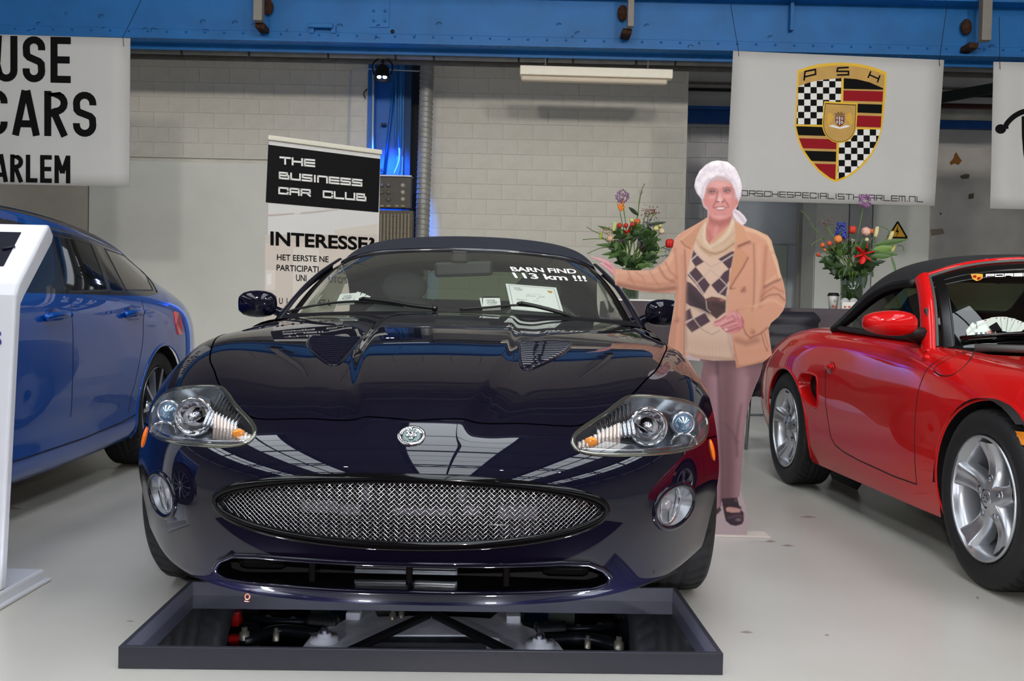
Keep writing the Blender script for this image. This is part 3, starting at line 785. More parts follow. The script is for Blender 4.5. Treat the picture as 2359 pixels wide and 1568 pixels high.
for x, z, a, b in ((-.25, .392, .10, .035), (.27, .388, .11, .04), (.02, .385, .16, .022), (.15, .39, .05, .03), (-.17, .385, .06, .03)):
    MB().box((x, -.75, z), (a, .03, b), bev=.005).build('horn_bracket', pbr('pale_post', '6b6a74', .45, .3), car)
# --- lower intake
lp, ln = trace(src.front, INTAKE, .012, True)
funnel(lp, ln, .16, .96, 4, False).build('intake_duct', pbr('duct_black', '0c0c10', .25, 0, .5), car)
bead(lp, ln, .014, .006, True).build('intake_lip', PAINT, car)
MB().box((0, -.66, .25), (1.05, .02, .16)).build('intake_back', DARK, car)
MB().box((0, -.70, .282), (.78, .05, .03), bev=.008).build('cross_member', pbr('blue_member', '123a66', .4, 0, .3), car)
MB().box((-.02, -.74, .245), (.27, .03, .055)).build('oil_cooler', pbr('cooler_metal', '6a7484', .4, .6), car)
mb = MB()
for i in range(8): mb.box((-.02, -.758, .222+i*.0065), (.26, .008, .0028))
mb.build('cooler_fin', SATIN, car)
for x in (-.245, 0, .245): MB().box((x, -.83, .255), (.017, .07, .075), bev=.005).build('intake_strut', GLOSSBLK, car)
for s in (1, -1): MB().box((s*.40, -.73, .25), (.13, .05, .06), bev=.02).build('brake_duct', TRIMBLK, car)
# --- lamps
for sgn, side in ((1, 'left'), (-1, 'right')):
    out2 = [(sgn*x, z) for x, z in HL]
    lp, ln = trace(src.front, out2, .01, True)
    hl = jb.part('lamp'+side, 'headlamp', pbr('lamp_bowl', '8a8c92', .16, .85), car, shift=-.062)
    mb = MB(); nl = len(lp); inn_ = [p-n_*.062 for p, n_ in zip(lp, ln)]; mb.add([tuple(p) for p in lp]+[tuple(p) for p in inn_], [(i, (i+1) % nl, nl+(i+1) % nl, nl+i) for i in range(nl)], True)
    mb.build('lamp_wall', pbr('lamp_wall', 'c0c2c6', .2, .85), hl)
    jb.part('lamp'+side, 'lamp_cover', CLEAR, hl, shift=.001)
    bead(lp, ln, .012, .005, True).build('lamp_rim', pbr('smoked_chrome', '9a9a90', .12, .9), hl)
    c0 = src.front(sgn*.62, .61)[0]
    def inlamp(x, z, d): return src.front(sgn*x, z)[0]+Vector((0, d, 0))
    # main reflector bowl
    q = inlamp(.622, .606, .026)
    MB().lathe([(.004, .030), (.022, .026), (.038, .012), (.047, -.006), (.052, -.008), (.054, -.002), (.054, .03)], q, 'Y', 40).build('reflector', CHROME, hl)
    MB().lathe([(.001, -.024), (.011, -.022), (.013, -.014), (.013, .02)], q, 'Y', 24).build('bulb_shield', CHROME, hl)
    # projector
    q = inlamp(.742, .602, .040)
    MB().lathe([(.026, -.012), (.030, -.018), (.036, -.012), (.037, .03)], q, 'Y', 36).build('projector_ring', SATIN, hl)
    MB().lathe([(.0005, -.034), (.010, -.032), (.019, -.025), (.026, -.012), (.027, .0)], q, 'Y', 36).build('projector_lens', pbr('lens_ball', 'c8e6ff', .04, .85), hl)
    # indicator with a ribbed front
    mb = MB()
    for i in range(11):
        x = .425+i*.0105
        z1 = .575+.0045*i+.006; y = inlamp(min(max(x, .43), .56), .575, .022).y
        mb.tube([(sgn*x, y, .561), (sgn*x, y+.010, min(z1, .628))], .0056, 6)
    mb.build('indicator', pbr('indicator_clear', 'e2d3ca', .18, .5), hl)
    q = inlamp(.455, .582, .035); MB().blob(q+Vector((0, -.02, 0)), (.018, .008, .013)).build('indicator_bulb', pbr('amber_bulb', 'ff9a3c', .2), hl)
    # small arched reflector at the lower outer corner, chrome strip along the bottom
    q = inlamp(.735, .558, .03); mb = MB()
    arc = [(q[0]+.036*math.cos(t), q[1], q[2]-.008+.030*math.sin(t)) for t in np.linspace(0, math.pi, 14)]
    mb.tube(arc, .0035, 8); mb.build('arch_trim', CHROME, hl)
    st = [inlamp(x, z, .012) for x, z in ((.43, .567), (.513, .560), (.60, .555), (.69, .552), (.76, .553))]
    MB().tube(soft(st, 6), .0045, 8).build('chrome_strip', CHROME, hl)
    mb = MB()
    for i in range(9):
        x = .478+i*.0125; zt_ = float(np.interp(x, [.432, .506, .545, .592, .68], [.612, .645, .665, .680, .674]))-.014
        mb.tube([inlamp(x, zt_, .022), inlamp(x, (zt_+.585)/2, .030), inlamp(x, .588, .034)], .0062, 6)
    mb.build('reflector_flutes', CHROME, hl)
    # fog lamp
    fo = [(sgn*x, z) for x, z in FOG]; lp, ln = trace(src.front, fo, .01, True)
    nf = Vector(src.front(sgn*.695, .398)[1])
    fl = funnel(lp, ln, .05, .7, 4, True, dirv=tuple(-nf)).build('fog_lamp', pbr('fog_bowl', 'd8dae2', .25, .45), car)
    jb.part('fog'+side, 'fog_lens', CLEAR, fl, shift=.001)
    bead(lp, ln, .016, .006, True).build('fog_rim', PAINT, fl)
    q = src.front(sgn*.695, .398)[0]-nf*.028
    rot = nf.to_track_quat('Z', 'Y').to_matrix()
    mb = MB(); mb.lathe([(.001, .012), (.014, .010), (.016, 0), (.016, -.02)], (0, 0, 0), 'Z', 20)
    mb.v = [tuple(rot @ Vector(v)+q) for v in mb.v]; mb.build('fog_bulb', pbr('frosted_bulb', 'd8cfd4', .3, .3), fl)
    mb = MB(); mb.bar((0, -.018, .002), (0, -.046, .006), .014, .010, up=(1, 0, 0))
    for k in (-1, 1): mb.tube([(k*.030+k*.012*math.cos(t), .042*math.sin(t), .004) for t in np.linspace(-1.2, 1.2, 9)], .003, 6)
    mb.lathe([(.050, .010), (.054, .016), (.057, .012)], (0, 0, 0), 'Z', 36)
    mb.v = [tuple(rot @ Vector(v)+q) for v in mb.v]; mb.build('fog_reflector', CHROME, fl)
    # side marker
    fn = jb.right if sgn > 0 else jb.left
    h = fn(-.395, .515)
    if h:
        rot = h[1].to_track_quat('Z', 'Y').to_matrix(); MB().blob(h[0], (.012, .033, .007), rot=rot @ Matrix.Rotation(0, 3, 'Z')).build('side_marker', AMBER, car)
# --- badge
h = src.front(0, .597); q, nb = h; rot = Matrix((Vector((1, 0, 0)), nb.cross(Vector((1, 0, 0))), nb)).transposed()
def onb(mb): mb.v = [tuple(rot @ Vector(v)+q) for v in mb.v]; return mb
bd = onb(MB().lathe([(.0001, .0015), (.0225, .0015), (.0232, .004), (.0335, .0045), (.0352, .003), (.0357, -.002)], (0, 0, 0), 'Z', 56)).build('badge', CHROME, car)
onb(MB().lathe([(.0001, .0026), (.0222, .0026)], (0, 0, 0), 'Z', 40)).build('badge_centre', pbr('badge_green', '0a4a44', .2, 0, .8), bd)
mb = MB()   # the growling cat's head in relief: brow, cheeks, ears, muzzle, jaw
mb.blob((0, .006, .004), (.0115, .0085, .004)).blob((0, -.004, .0055), (.0085, .0075, .005)).blob((0, -.0125, .004), (.0065, .0045, .003))
for s in (1, -1): mb.blob((s*.0105, .0125, .0035), (.0036, .0042, .002)).blob((s*.0095, .000, .0035), (.005, .007, .003)).blob((s*.0045, .0075, .0075), (.0028, .0013, .0012)).blob((s*.0042, -.0045, .0085), (.0042, .0034, .003))
onb(mb).build('cat_head', CHROME, bd)
mb = MB()
for s in (1, -1): mb.blob((s*.0048, .0052, .0078), (.0016, .0009, .0008))
mb.blob((0, -.0008, .0108), (.0026, .0014, .001)).blob((0, -.0098, .0068), (.0036, .0012, .001)); onb(mb).build('cat_features', DARK, bd)
mb = MB()
def ring_text(txt, a0, a1, r, up):
    for i, ch in enumerate(txt):
        a = R(a0+(a1-a0)*i/(len(txt)-1)); v, f = type_mesh(ch, .0085, .008, align='CENTER'); b = a-math.pi/2 if up else a+math.pi/2
        mb.add([(r*math.cos(a)+x*math.cos(b)-(y-.003)*math.sin(b), r*math.sin(a)+x*math.sin(b)+(y-.003)*math.cos(b), .0049) for x, y in v], f)
ring_text('JAGUAR', 128, 52, .0283, True); ring_text('SUPERCHARGED', 212, 328, .0283, False)
for s in (1, -1):
    for i in range(3):
        for j in range(4):
            if (i+j) % 2: mb.box((s*(.0255+i*.0024), -.003+j*.0024, .0048), (.0022, .0022, .0004))
onb(mb).build('badge_lettering', pbr('engraving', '3a3c40', .5), bd)
# --- bonnet louvres
LV = [tuple(p) for p in soft([(.272, .03), (.35, .045), (.43, .035), (.437, -.03), (.42, -.12), (.388, -.21), (.345, -.30), (.298, -.372), (.276, -.35), (.268, -.25), (.266, -.10)], 4, True)]
for s in (1, -1):
    sh = [(s*x, y) for x, y in LV]
    lp, ln = trace(jb.top, sh, .012, True)
    c = sum(lp, Vector())/len(lp)
    mb = MB(); nl = len(lp); mb.add([tuple(a+b*.001) for a, b in zip(lp, ln)]+[tuple(c+Vector((0, 0, .002)))], [(i, (i+1) % nl, nl) for i in range(nl)])
    lv = mb.build('hood_louver', DARK, hood)
    bead(lp, ln, .010, .004, True).build('louver_frame', PAINT, lv)
    for k in range(14):
        y = -.345+k*.0275
        xs_ = [x for (x, y0), (x2, y2) in zip(LV, LV[1:]+LV[:1]) for x in ([x+(x2-x)*(y-y0)/(y2-y0)] if (y0-y)*(y2-y) < 0 else [])]
        if len(xs_) < 2: continue
        a, b = min(xs_)+.006, max(xs_)-.006
        if b-a < .015: continue
        pp, nn = trace(jb.top, [(s*a, y), (s*b, y)], .02)
        bead(pp, [Vector((0, -.45, .9))]*len(pp), .019, .0045, lift=.0035).build('slat', PAINT, lv)

# --- windscreen, frame, soft top
def lerp(a, b, t): return np.array(a)*(1-t)+np.array(b)*t
WB = [(0, .905, .893), (.25, .92, .892), (.45, .97, .888), (.645, 1.055, .880), (.785, 1.17, .872)]
WT = [(0, 1.53, 1.214), (.24, 1.54, 1.209), (.42, 1.57, 1.196), (.555, 1.63, 1.174), (.625, 1.70, 1.146)]
def wrows(b, t, n=5, bul=.035):
    return [[lerp(p, q, k/(n-1))+np.array((0, -.55, .8))*bul*math.sin(math.pi*k/(n-1)) for p, q in zip(b, t)] for k in range(n)]
ws = Sheet(half_sheet(wrows(WB, WT), 24, 40))
glass = ws.part('body', 'windscreen', WSG, car)
FRAME = pbr('frame_paint', (.006, .006, .013), .25, 0, .8)
for s in (1, -1):
    edge = [Vector(ws.P[i, -1 if s > 0 else 0]) for i in range(24)]
    nr = [Vector(ws.N[i, -1 if s > 0 else 0]) for i in range(24)]
    out_ = [Vector((s*.030, .012, .004))+e for e in edge]
    base = [out_[0]+(out_[0]-out_[1])*2.0]+out_
    bead([b+Vector((s*.004, 0, -.012)) for b in base], [(n_+Vector((s*.7, 0, 0))).normalized() for n_ in [nr[0]]+nr], .075, .018).build('windscreen_pillar', FRAME, car)
    inn = [Vector(ws.P[i, -3 if s > 0 else 2])+nr[i]*.002 for i in range(24)]
    bead(inn, nr, .045, .0015).build('screen_border', pbr('frit_black', '0b0a0a', .25), glass)
top_e = [Vector(p) for p in ws.P[-1]]; top_n = [Vector(p) for p in ws.N[-1]]
bead([p+Vector((0, .012, .002)) for p in top_e], top_n, .05, .014).build('header_rail', FRAME, car)
bead([Vector(p)+Vector(n_)*.002 for p, n_ in zip(ws.P[-2], ws.N[-2])], [Vector(n_) for n_ in ws.N[-2]], .022, .001).build('screen_border', pbr('frit_black', '0b0a0a', .25), glass)
bot = [Vector(p)+Vector((0, -.025, -.004)) for p in ws.P[0]]
bead(bot, [Vector((0, -.4, .9))]*len(bot), .07, .012).build('scuttle_panel', pbr('scuttle_black', '131216', .4), car)
ROOF = [
 [(0, 1.525, 1.226), (.24, 1.535, 1.221), (.42, 1.565, 1.208), (.555, 1.625, 1.184), (.622, 1.695, 1.150), (.634, 1.71, 1.135)],
 [(0, 1.66, 1.276), (.24, 1.67, 1.270), (.43, 1.69, 1.254), (.565, 1.73, 1.222), (.638, 1.77, 1.168), (.652, 1.79, 1.135)],
 [(0, 1.95, 1.322), (.24, 1.95, 1.315), (.44, 1.95, 1.294), (.575, 1.95, 1.255), (.655, 1.95, 1.19), (.68, 1.95, 1.13)],
 [(0, 2.30, 1.306), (.24, 2.30, 1.298), (.44, 2.30, 1.276), (.58, 2.28, 1.238), (.67, 2.26, 1.165), (.70, 2.25, 1.10)],
 [(0, 2.62, 1.225), (.24, 2.62, 1.22), (.44, 2.60, 1.20), (.585, 2.55, 1.155), (.68, 2.50, 1.05), (.72, 2.48, .96)],
 [(0, 2.85, 1.08), (.22, 2.85, 1.075), (.42, 2.82, 1.06), (.57, 2.74, 1.03), (.68, 2.66, .97), (.745, 2.60, .90)],
 [(0, 3.02, .94), (.22, 3.02, .94), (.42, 2.98, .935), (.58, 2.90, .92), (.69, 2.78, .895), (.765, 2.68, .87)]]
rf = Sheet(half_sheet(ROOF, 60, 50))
rf.cut('rearwin', [(-.33, .985), (.33, .985), (.37, 1.03), (.31, 1.165), (-.31, 1.165), (-.37, 1.03)], (0, 2), lambda P: P[..., 1] > 2.5)
soft_top = rf.part('body', 'soft_top', CLOTH, car, th=.012)
rf.part('rearwin', 'rear_window', thin_glass('rear_glass', '8fa284', .05, .8), soft_top)
for s in (1, -1):   # side glass
    e0 = [(.745, 1.22, .882), (.775, 1.5, .888), (.79, 1.9, .893), (.785, 2.3, .893)]
    e1 = [(.645, 1.66, 1.11), (.66, 1.78, 1.135), (.675, 1.98, 1.125), (.70, 2.27, 1.09)]
    C = np.array([[lerp(a, b, t) for a, b in zip(e0, e1)] for t in (0, .33, .66, 1)]); C[..., 0] *= s
    mb = MB(); mb.grid(sheet(C, 10, 16)); mb.build('side_window', thin_glass('side_glass', 'cfdccb', .05, .92), car)
# --- doors, sills, rear quarters and deck
BACK = [
 [(.66, .90, .865), (.76, .90, .868), (.845, .72, .84), (.888, .60, .70), (.892, .50, .45), (.84, .43, .18)],
 [(.72, 1.20, .872), (.80, 1.20, .872), (.865, 1.15, .83), (.897, 1.1, .68), (.895, 1.1, .42), (.84, 1.1, .18)],
 [(.75, 1.7, .882), (.81, 1.7, .882), (.872, 1.7, .84), (.902, 1.7, .68), (.897, 1.7, .42), (.84, 1.7, .18)],
 [(.76, 2.3, .892), (.82, 2.3, .895), (.882, 2.3, .85), (.912, 2.3, .70), (.90, 2.22, .45), (.84, 2.16, .18)],
 [(.74, 2.62, .90), (.83, 2.62, .898), (.892, 2.62, .85), (.918, 2.60, .76), (.914, 2.6, .74), (.90, 2.6, .73)],
 [(.70, 3.1, .905), (.80, 3.1, .89), (.87, 3.05, .83), (.90, 3.0, .68), (.89, 3.0, .45), (.82, 3.0, .2)],
 [(.60, 3.5, .86), (.70, 3.5, .84), (.77, 3.48, .76), (.80, 3.46, .6), (.79, 3.44, .42), (.72, 3.4, .25)]]
for s in (1, -1):
    C = np.array(BACK); C[..., 0] *= s
    P = sheet(C, 50, 20)
    q = Sheet(P, flip=(s > 0))
    q.cut('door', [(.95, .1), (.95, 1), (2.2, 1), (2.2, .1)], (1, 2))
    q.part('door', 'door', PAINT, car); q.part('body', 'rear_fender', PAINT, car)
DK = [[(0, 2.98, .945), (.4, 2.95, .94), (.62, 2.85, .92), (.76, 2.7, .90)], [(0, 3.25, .93), (.4, 3.25, .925), (.62, 3.25, .91), (.74, 3.2, .89)],
      [(0, 3.62, .87), (.4, 3.6, .86), (.58, 3.55, .85), (.66, 3.5, .84)], [(0, 3.72, .60), (.4, 3.7, .6), (.6, 3.62, .6), (.72, 3.5, .58)], [(0, 3.66, .28), (.4, 3.64, .28), (.58, 3.56, .28), (.70, 3.42, .26)]]
mb = MB(); mb.grid(half_sheet(DK, 24, 16)); mb.build('boot_lid', PAINT, car)
# --- door mirrors
for s in (1, -1):
    C = []
    for k in range(9):
        t = k/8*math.pi; r = math.sin(t)**.55; xx = -math.cos(t)*.088
        C.append([(xx, .052*r*math.copysign(abs(math.cos(a))**.75, math.cos(a))*(1.1 if math.cos(a) < 0 else .7), .062*r*math.copysign(abs(math.sin(a))**.75, math.sin(a))*(1-.12*xx/.088*0)) for a in np.linspace(0, 2*math.pi, 25)[:-1]])
    mb = MB(); P = np.array(C); P[..., 0] *= s; P += np.array((s*.925, 1.19, .925))
    mb.grid(P, True, None, True); dm = mb.build('door_mirror', PAINT, car)
    MB().tube(soft([(s*.775, 1.22, .872), (s*.82, 1.21, .885), (s*.868, 1.2, .905)], 5), [.026]*5+[.022]*5+[.018], 10).build('mirror_stalk', PAINT, dm)
    MB().add([tuple(p) for p in [(s*.925+.075*math.cos(a), 1.232, .925+.05*math.sin(a)) for a in np.linspace(0, 2*math.pi, 24)[:-1]]], [tuple(range(23))]).build('mirror_glass', CHROME, dm)
# --- wipers, lying on the glass
def wpt(px, py, lift):
    h = sheet_at(px, py, ws, JMi)
    if h is None:
        o, d = car_ray(px, py, JMi); t = (.9-o.z)/d.z if abs(d.z) > 1e-6 else 4; t = (1.0-o.y)/d.y
        return o+d*t
    return h[0]+h[1]*lift
for blade, arm in (([(662, 717), (740, 706), (830, 699), (930, 709)], [(838, 697), (900, 704), (950, 713), (1002, 719)]), ([(1060, 717), (1120, 713), (1192, 708), (1260, 716), (1300, 727)], [(1198, 707), (1235, 715), (1290, 730), (1345, 741)])):
    wp = MB().tube(soft([wpt(a, b, .022) for a, b in arm], 5), .0085, 8).build('wiper', TRIMBLK, car)
    MB().tube(soft([wpt(a, b, .012) for a, b in blade], 6), .0055, 6).build('wiper_blade', TRIMBLK, wp)
    MB().blob(wpt(*arm[0], .018), (.018, .010, .010)).build('blade_clip', GLOSSBLK, wp)
    MB().blob(wpt(*arm[-1], .020), (.015, .015, .014)).build('wiper_pivot', GLOSSBLK, wp)
# --- lettering stuck on the screen
def quad_map(q):
    q = [np.array(p, float) for p in q]   # lower left, lower right, upper right, upper left
    return lambda u, v: (q[0]*(1-u)+q[1]*u)*(1-v)+(q[3]*(1-u)+q[2]*u)*v
def decal(txt, quad, bold, sh, Mi, lift=.002, tech=None):
    v, f = tech if tech else fit_type(txt, 0, 0, 1, 1, bold, .95); m = quad_map(quad); mb = MB(); vs = []
    for a, b in v:
        p = m(a, b); h = sheet_at(p[0], p[1], sh, Mi); vs.append(h[0]+h[1]*lift if h else (vs[-1] if vs else (0, 0, 0)))
    return mb.add(vs, f)
WHITE = pbr('white_vinyl', 'f2f2ee', .5)
decal('BARN FIND', [(1180, 625), (1329, 631), (1325, 620.5), (1174, 615)], .02, ws, JMi).build('screen_lettering', WHITE, glass)
decal('113 km !!!', [(1187, 640.5), (1353, 649), (1347, 636), (1179, 628)], .02, ws, JMi).build('screen_lettering', WHITE, glass)
# --- cabin
mb = MB(); mb.grid(half_sheet([[(0, .95, .865), (.3, .97, .865), (.55, 1.07, .855), (.72, 1.2, .84)], [(0, 1.15, .885), (.3, 1.17, .885), (.55, 1.25, .875), (.74, 1.33, .85)], [(0, 1.38, .875), (.3, 1.40, .89), (.55, 1.42, .87), (.75, 1.45, .84)], [(0, 1.42, .70), (.3, 1.45, .72), (.55, 1.45, .72), (.76, 1.48, .7)], [(0, 1.3, .45), (.3, 1.3, .45), (.55, 1.3, .45), (.78, 1.3, .45)]], 24, 16))
mb.build('dashboard', pbr('dash_dark', '3a4242', .6), car)
sw = MB().tube([(.36+.185*math.cos(t), 1.52+.05*math.sin(t), .80+.178*math.sin(t)) for t in np.linspace(0, 2*math.pi, 33)[:-1]], .014, 8, True).build('steering_wheel', LEATHER, car)
MB().blob((.36, 1.53, .80), (.07, .035, .06)).bar((.20, 1.52, .80), (.52, 1.52, .80), .03, .015).build('wheel_hub', LEATHER, sw)
for s in (1, -1):
    C = []
    for k, (z, y, wd, th) in enumerate([(.40, 1.98, .24, .09), (.6, 2.02, .26, .10), (.78, 2.07, .255, .09), (.90, 2.11, .21, .075), (.96, 2.13, .14, .06), (.985, 2.135, .02, .02)]):
        C.append([(s*.37+wd*math.copysign(abs(math.cos(a))**.7, math.cos(a)), y+th*math.copysign(abs(math.sin(a))**.7, math.sin(a)), z) for a in np.linspace(0, 2*math.pi, 21)[:-1]])
    mb = MB(); mb.grid(np.array(C), True, None, True); seat = mb.build('seat', pbr('seat_grey', '7c8684', .55), car)
    MB().blob((s*.37, 2.16, 1.04), (.13, .055, .085)).build('headrest', pbr('seat_grey', '7c8684', .55), seat)
    MB().box((s*.37, 1.72, .42), (.5, .5, .16), bev=.05).build('seat_cushion', pbr('seat_grey', '7c8684', .55), seat)
MB().box((0, 2.5, .62), (1.3, .1, .5), bev=.04).build('rear_bulkhead', LEATHER, car)
MB().box((0, 2.75, .89), (1.25, .5, .03), bev=.01).build('parcel_shelf', pbr('dash_dark', '3a4242', .6), car)
MB().box((0, 1.9, .2), (1.5, 2.2, .03)).build('cabin_floor', DARK, car)
rm = MB().box((-.008, 1.50, 1.118), (.285, .03, .075), Matrix.Rotation(R(-3), 3, 'Y'), .028).build('rear_view_mirror', pbr('mirror_back', '202625', .35), car)
MB().box((-.028, 1.505, 1.175), (.085, .05, .065), bev=.012).build('mirror_mount', TRIMBLK, rm)
# --- wheels
for x in (-.762, .762):
    for y in (0, 2.62):
        wh = tyre_mesh(MB(), (x, y, .338), .338, .238, .25).build('wheel', RUBBER, car)
        s = 1 if x > 0 else -1
        mb = MB(); mb.lathe([(.05, s*.09), (.18, s*.075), (.225, s*.10), (.238, s*.115), (.238, -.11*s)], (x, y, .338), 'X', 40); mb.build('rim', SATIN, wh)
for s in (1, -1):   # wheel houses
    mb = MB(); arc = [(.40*math.cos(t), .335+.40*math.sin(t)) for t in np.linspace(-.3, math.pi+.3, 18)]
    mb.grid(np.array([[(s*xx, a, b) for a, b in arc] for xx in (.50, .80)])); mb.build('wheel_house', DARK, car)
# --- chin, underside and running gear, seen in the tray's mirror
MB().prism([(0, -.80), (.35, -.78), (.6, -.66), (.74, -.48), (.74, -.32), (-.74, -.32), (-.74, -.48), (-.6, -.66), (-.35, -.78)], lambda a, b, c: (a, b, .168+c), .012).build('undertray', pbr('under_black', '060607', .5), car)
MB().box((0, .25, .62), (1.1, 1.4, .02)).build('engine_bay_floor', pbr('bay_black', '08080a', .7), car)
MB().box((0, 1.6, .18), (1.55, 1.5, .02)).build('floor_pan', pbr('under_black', '060607', .5), car)
def refl(px, py, z, zm=.014):
    m = on_floor(px, py, zm); d = m-CAMP; d[2] *= -1; p = m+d*((z-zm)/d[2]); return JMi @ Vector(p)
sub = MB()
def flat(pts, z, th): 
    q = [refl(a, b, z) for a, b in pts]; return MB().prism([(p.x, p.y) for p in q], lambda a, b, c: (a, b, z+c), th)
fr_ = flat([(690, 1500), (712, 1470), (735, 1448), (775, 1438), (800, 1424), (830, 1408), (862, 1404), (870, 1420), (950, 1418), (1060, 1420), (1130, 1424), (1150, 1408), (1190, 1412), (1205, 1440), (1250, 1455), (1285, 1480), (1300, 1500), (1180, 1500), (1150, 1470), (1100, 1462), (860, 1462), (835, 1480), (815, 1500)], .20, .06).build('subframe', CAST, car)
for a, b in ((747, 1466), (1243, 1478)):
    q = refl(a, b, .185); MB().lathe([(.001, -.01), (.022, -.01), (.024, 0), (.045, 0), (.048, .02), (.048, .05)], q, 'Z', 28).build('bushing', CAST, fr_)
    MB().lathe([(.001, -.028), (.012, -.028), (.013, -.01)], q, 'Z', 6).build('bolt', SATIN, fr_)
for a, b in ((815, 1416), (1183, 1424)):
    q = refl(a, b, .19); MB().box(q, (.05, .05, .03), bev=.006).build('mounting_lug', CAST, fr_)
for a, b in (((800, 1502), (985, 1416)), ((1175, 1502), (1003, 1416))):
    MB().bar(refl(*a, .17), refl(*b, .17), .035, .02, bev=.006).build('cross_brace', pbr('brace_black', '0b0b0d', .4), car)
q0 = [refl(a, b, .235) for a, b in ((855, 1500), (880, 1470), (960, 1462), (1080, 1464), (1112, 1486), (1120, 1502))]
MB().prism([(p.x, p.y) for p in q0], lambda a, b, c: (a, b, .205+c), .1).build('sump', pbr('bay_black', '08080a', .7), car)
STEEL = pbr('dark_steel', '202226', .35, .6)
for s, pts in ((-1, [(565, 1421), (640, 1430), (712, 1432)]), (1, [(1425, 1441), (1370, 1446), (1300, 1448)])):
    p3 = [refl(a, b, .2) for a, b in pts]; tr_ = MB().tube(p3, [.012, .010, .012], 10).build('track_rod', STEEL, car)
    for t in (.35, .75):
        MB().blob(p3[0].lerp(p3[-1], t), (.014, .014, .014)).build('clamp', SATIN, tr_)
    e = p3[-1]; d = (p3[-1]-p3[0]).normalized()
    MB().tube([e+d*.008*k for k in range(14)], [.022 if k % 2 else .030 for k in range(14)], 12).build('bellows', TRIMBLK, tr_)
for pts in ([(560, 1478), (640, 1452), (735, 1460)], [(1440, 1490), (1350, 1470), (1255, 1474)]):
    MB().tube(soft([refl(a, b, .21) for a, b in pts], 5), .020, 10).build('control_arm', STEEL, car)
for a, b, r in ((563, 1458, .016), (1426, 1480, .016), (636, 1461, .010), (1354, 1478, .010), (905, 1415, .012), (925, 1412, .010)):
    q = refl(a, b, .185); MB().lathe([(.001, -.02), (r*.6, -.02), (r*.65, -.005), (r, -.005), (r*1.05, .02)], q, 'Z', 14).build('ball_joint', pbr('zinc', 'b4ac98', .35, .8), car)
RED = pbr('caliper_red', 'c01510', .3, 0, .6)
for a, b, w_, h_ in ((545, 1424, .035, .05), (547, 1478, .06, .035)):
    MB().box(refl(a, b, .24), (w_, h_, .05), bev=.01).build('brake_caliper', RED, car)
for a, b in ((790, 1406), (1235, 1415)):
    MB().box(refl(a, b, .36), (.10, .03, .06), bev=.006).build('spring_mount', pbr('spring_blue', '1d5b8a', .4), car)
# small copper clip under the lip
cl = empty('x', (0, 0, 0)); bpy.data.objects.remove(cl)
h = src.front(-.42, .18)
if h:
    q = Vector((h[0].x, h[0].y-.004, .166)); mb = MB().tube([q+Vector((.006*math.cos(t), 0, .007*math.sin(t))) for t in np.linspace(.9, 2*math.pi+.6, 14)], .0016, 6)
    mb.tube([q+Vector((-.004, 0, -.006)), q+Vector((-.007, 0, -.012)), q+Vector((.005, 0, -.013))], .0012, 6); mb.build('wire_clip', pbr('copper', 'e08a70', .35, .6), car)

# ================= mirror tray =================
TYAW = math.atan2(.048, 1.52); TC = (-.215, 2.80, 0)
tray = empty('mirror_tray', TC, TYAW, 'low slate-grey tray with a mirror floor under the nose of the black car', 'tray')
SLATE = pbr('slate_laminate', '33333c', .42, noise=.08, nscale=40)
TW, TD, TH = 1.522, .60, .056
for n_, c_, d_ in (('front_rim', (0, -TD/2, TH/2), (TW, .014, TH)), ('rear_rim', (0, TD/2, TH/2), (TW, .014, TH)), ('side_rim', (-TW/2+.007, 0, TH/2), (.014, TD-.014, TH)), ('side_rim', (TW/2-.007, 0, TH/2), (.014, TD-.014, TH))):
    MB().box(c_, d_, bev=.0015).build(n_, SLATE, tray)
MB().box((0, 0, .006), (TW-.014, TD-.014, .012)).build('tray_floor', SLATE, tray)
MB().box((0, 0, .0125), (TW-.03, TD-.016, .003)).build('mirror', pbr('mirror_silver', 'c4c6cc', .008, 1), tray)

for x in (-.52, -.18, .18, .52): MB().box((x, -TD/2+.014, .030), (.028, .012, .014), bev=.002).build('added_tray_light', pbr('added_tray_glow', 'eef2ff', .4, emit='eef2ff', estr=TRAY_FILL), tray)  # glowing blocks added behind the front rim to brighten the car's underside

# ================= white kiosk at the left edge =================
KX = -1.51
def atX(px, py, X): r = pray(px, py); return CAMP+r*(X/r[0])
KW = pbr('kiosk_white', 'd3d3da', .32, 0, .3)
kio = empty('info_kiosk', (KX-.3, 3.05, 0), 0, 'white free-standing info kiosk with a slanted head, at the left edge', 'kiosk')
pf = [(2.957, .045), (3.035, .93), (3.055, .965), (3.25, 1.165)]
prof = pf+[(3.285, 1.130), (3.275, 1.105), (3.09, .925), (3.07, .90), (2.995, .045)]
mb = MB(); mb.prism(prof, lambda a, b, c: (KX-c, a, b), .40)
kb = mb.build('stand', KW, kio, True); md = kb.modifiers.new('edge', 'BEVEL'); md.width = .009; md.segments = 3; md.limit_method = 'ANGLE'
MB().box((KX-.20, 3.01, .022), (.41, .44, .044), bev=.008).build('base_plate', KW, kio, True)
MB().box((KX-.195, 3.01, .006), (.43, .47, .010), bev=.003).build('base_foot', KW, kio, True)
d_ = Vector((0, .195, .20)).normalized(); nrm_ = Vector((0, -.20, .195)).normalized()
def head(u, v, w=0): return Vector((KX-u, 3.055, .965))+d_*v+nrm_*(.001+w)
MB().add([tuple(head(a, b)) for a, b in ((.075, .075), (.34, .075), (.34, .235), (.075, .235))], [(0, 1, 2, 3)]).build('screen', pbr('screen_navy', '07071c', .5, spec=.15), kio, True)
MB().tube([head(.070, .165, .003), head(.105, .150, .003)], .004, 6).build('screen_tab', pbr('tab_dark', '15152a', .4), kio, True)
v, f = fit_type('S', 0, 0, 1, 1, .03)
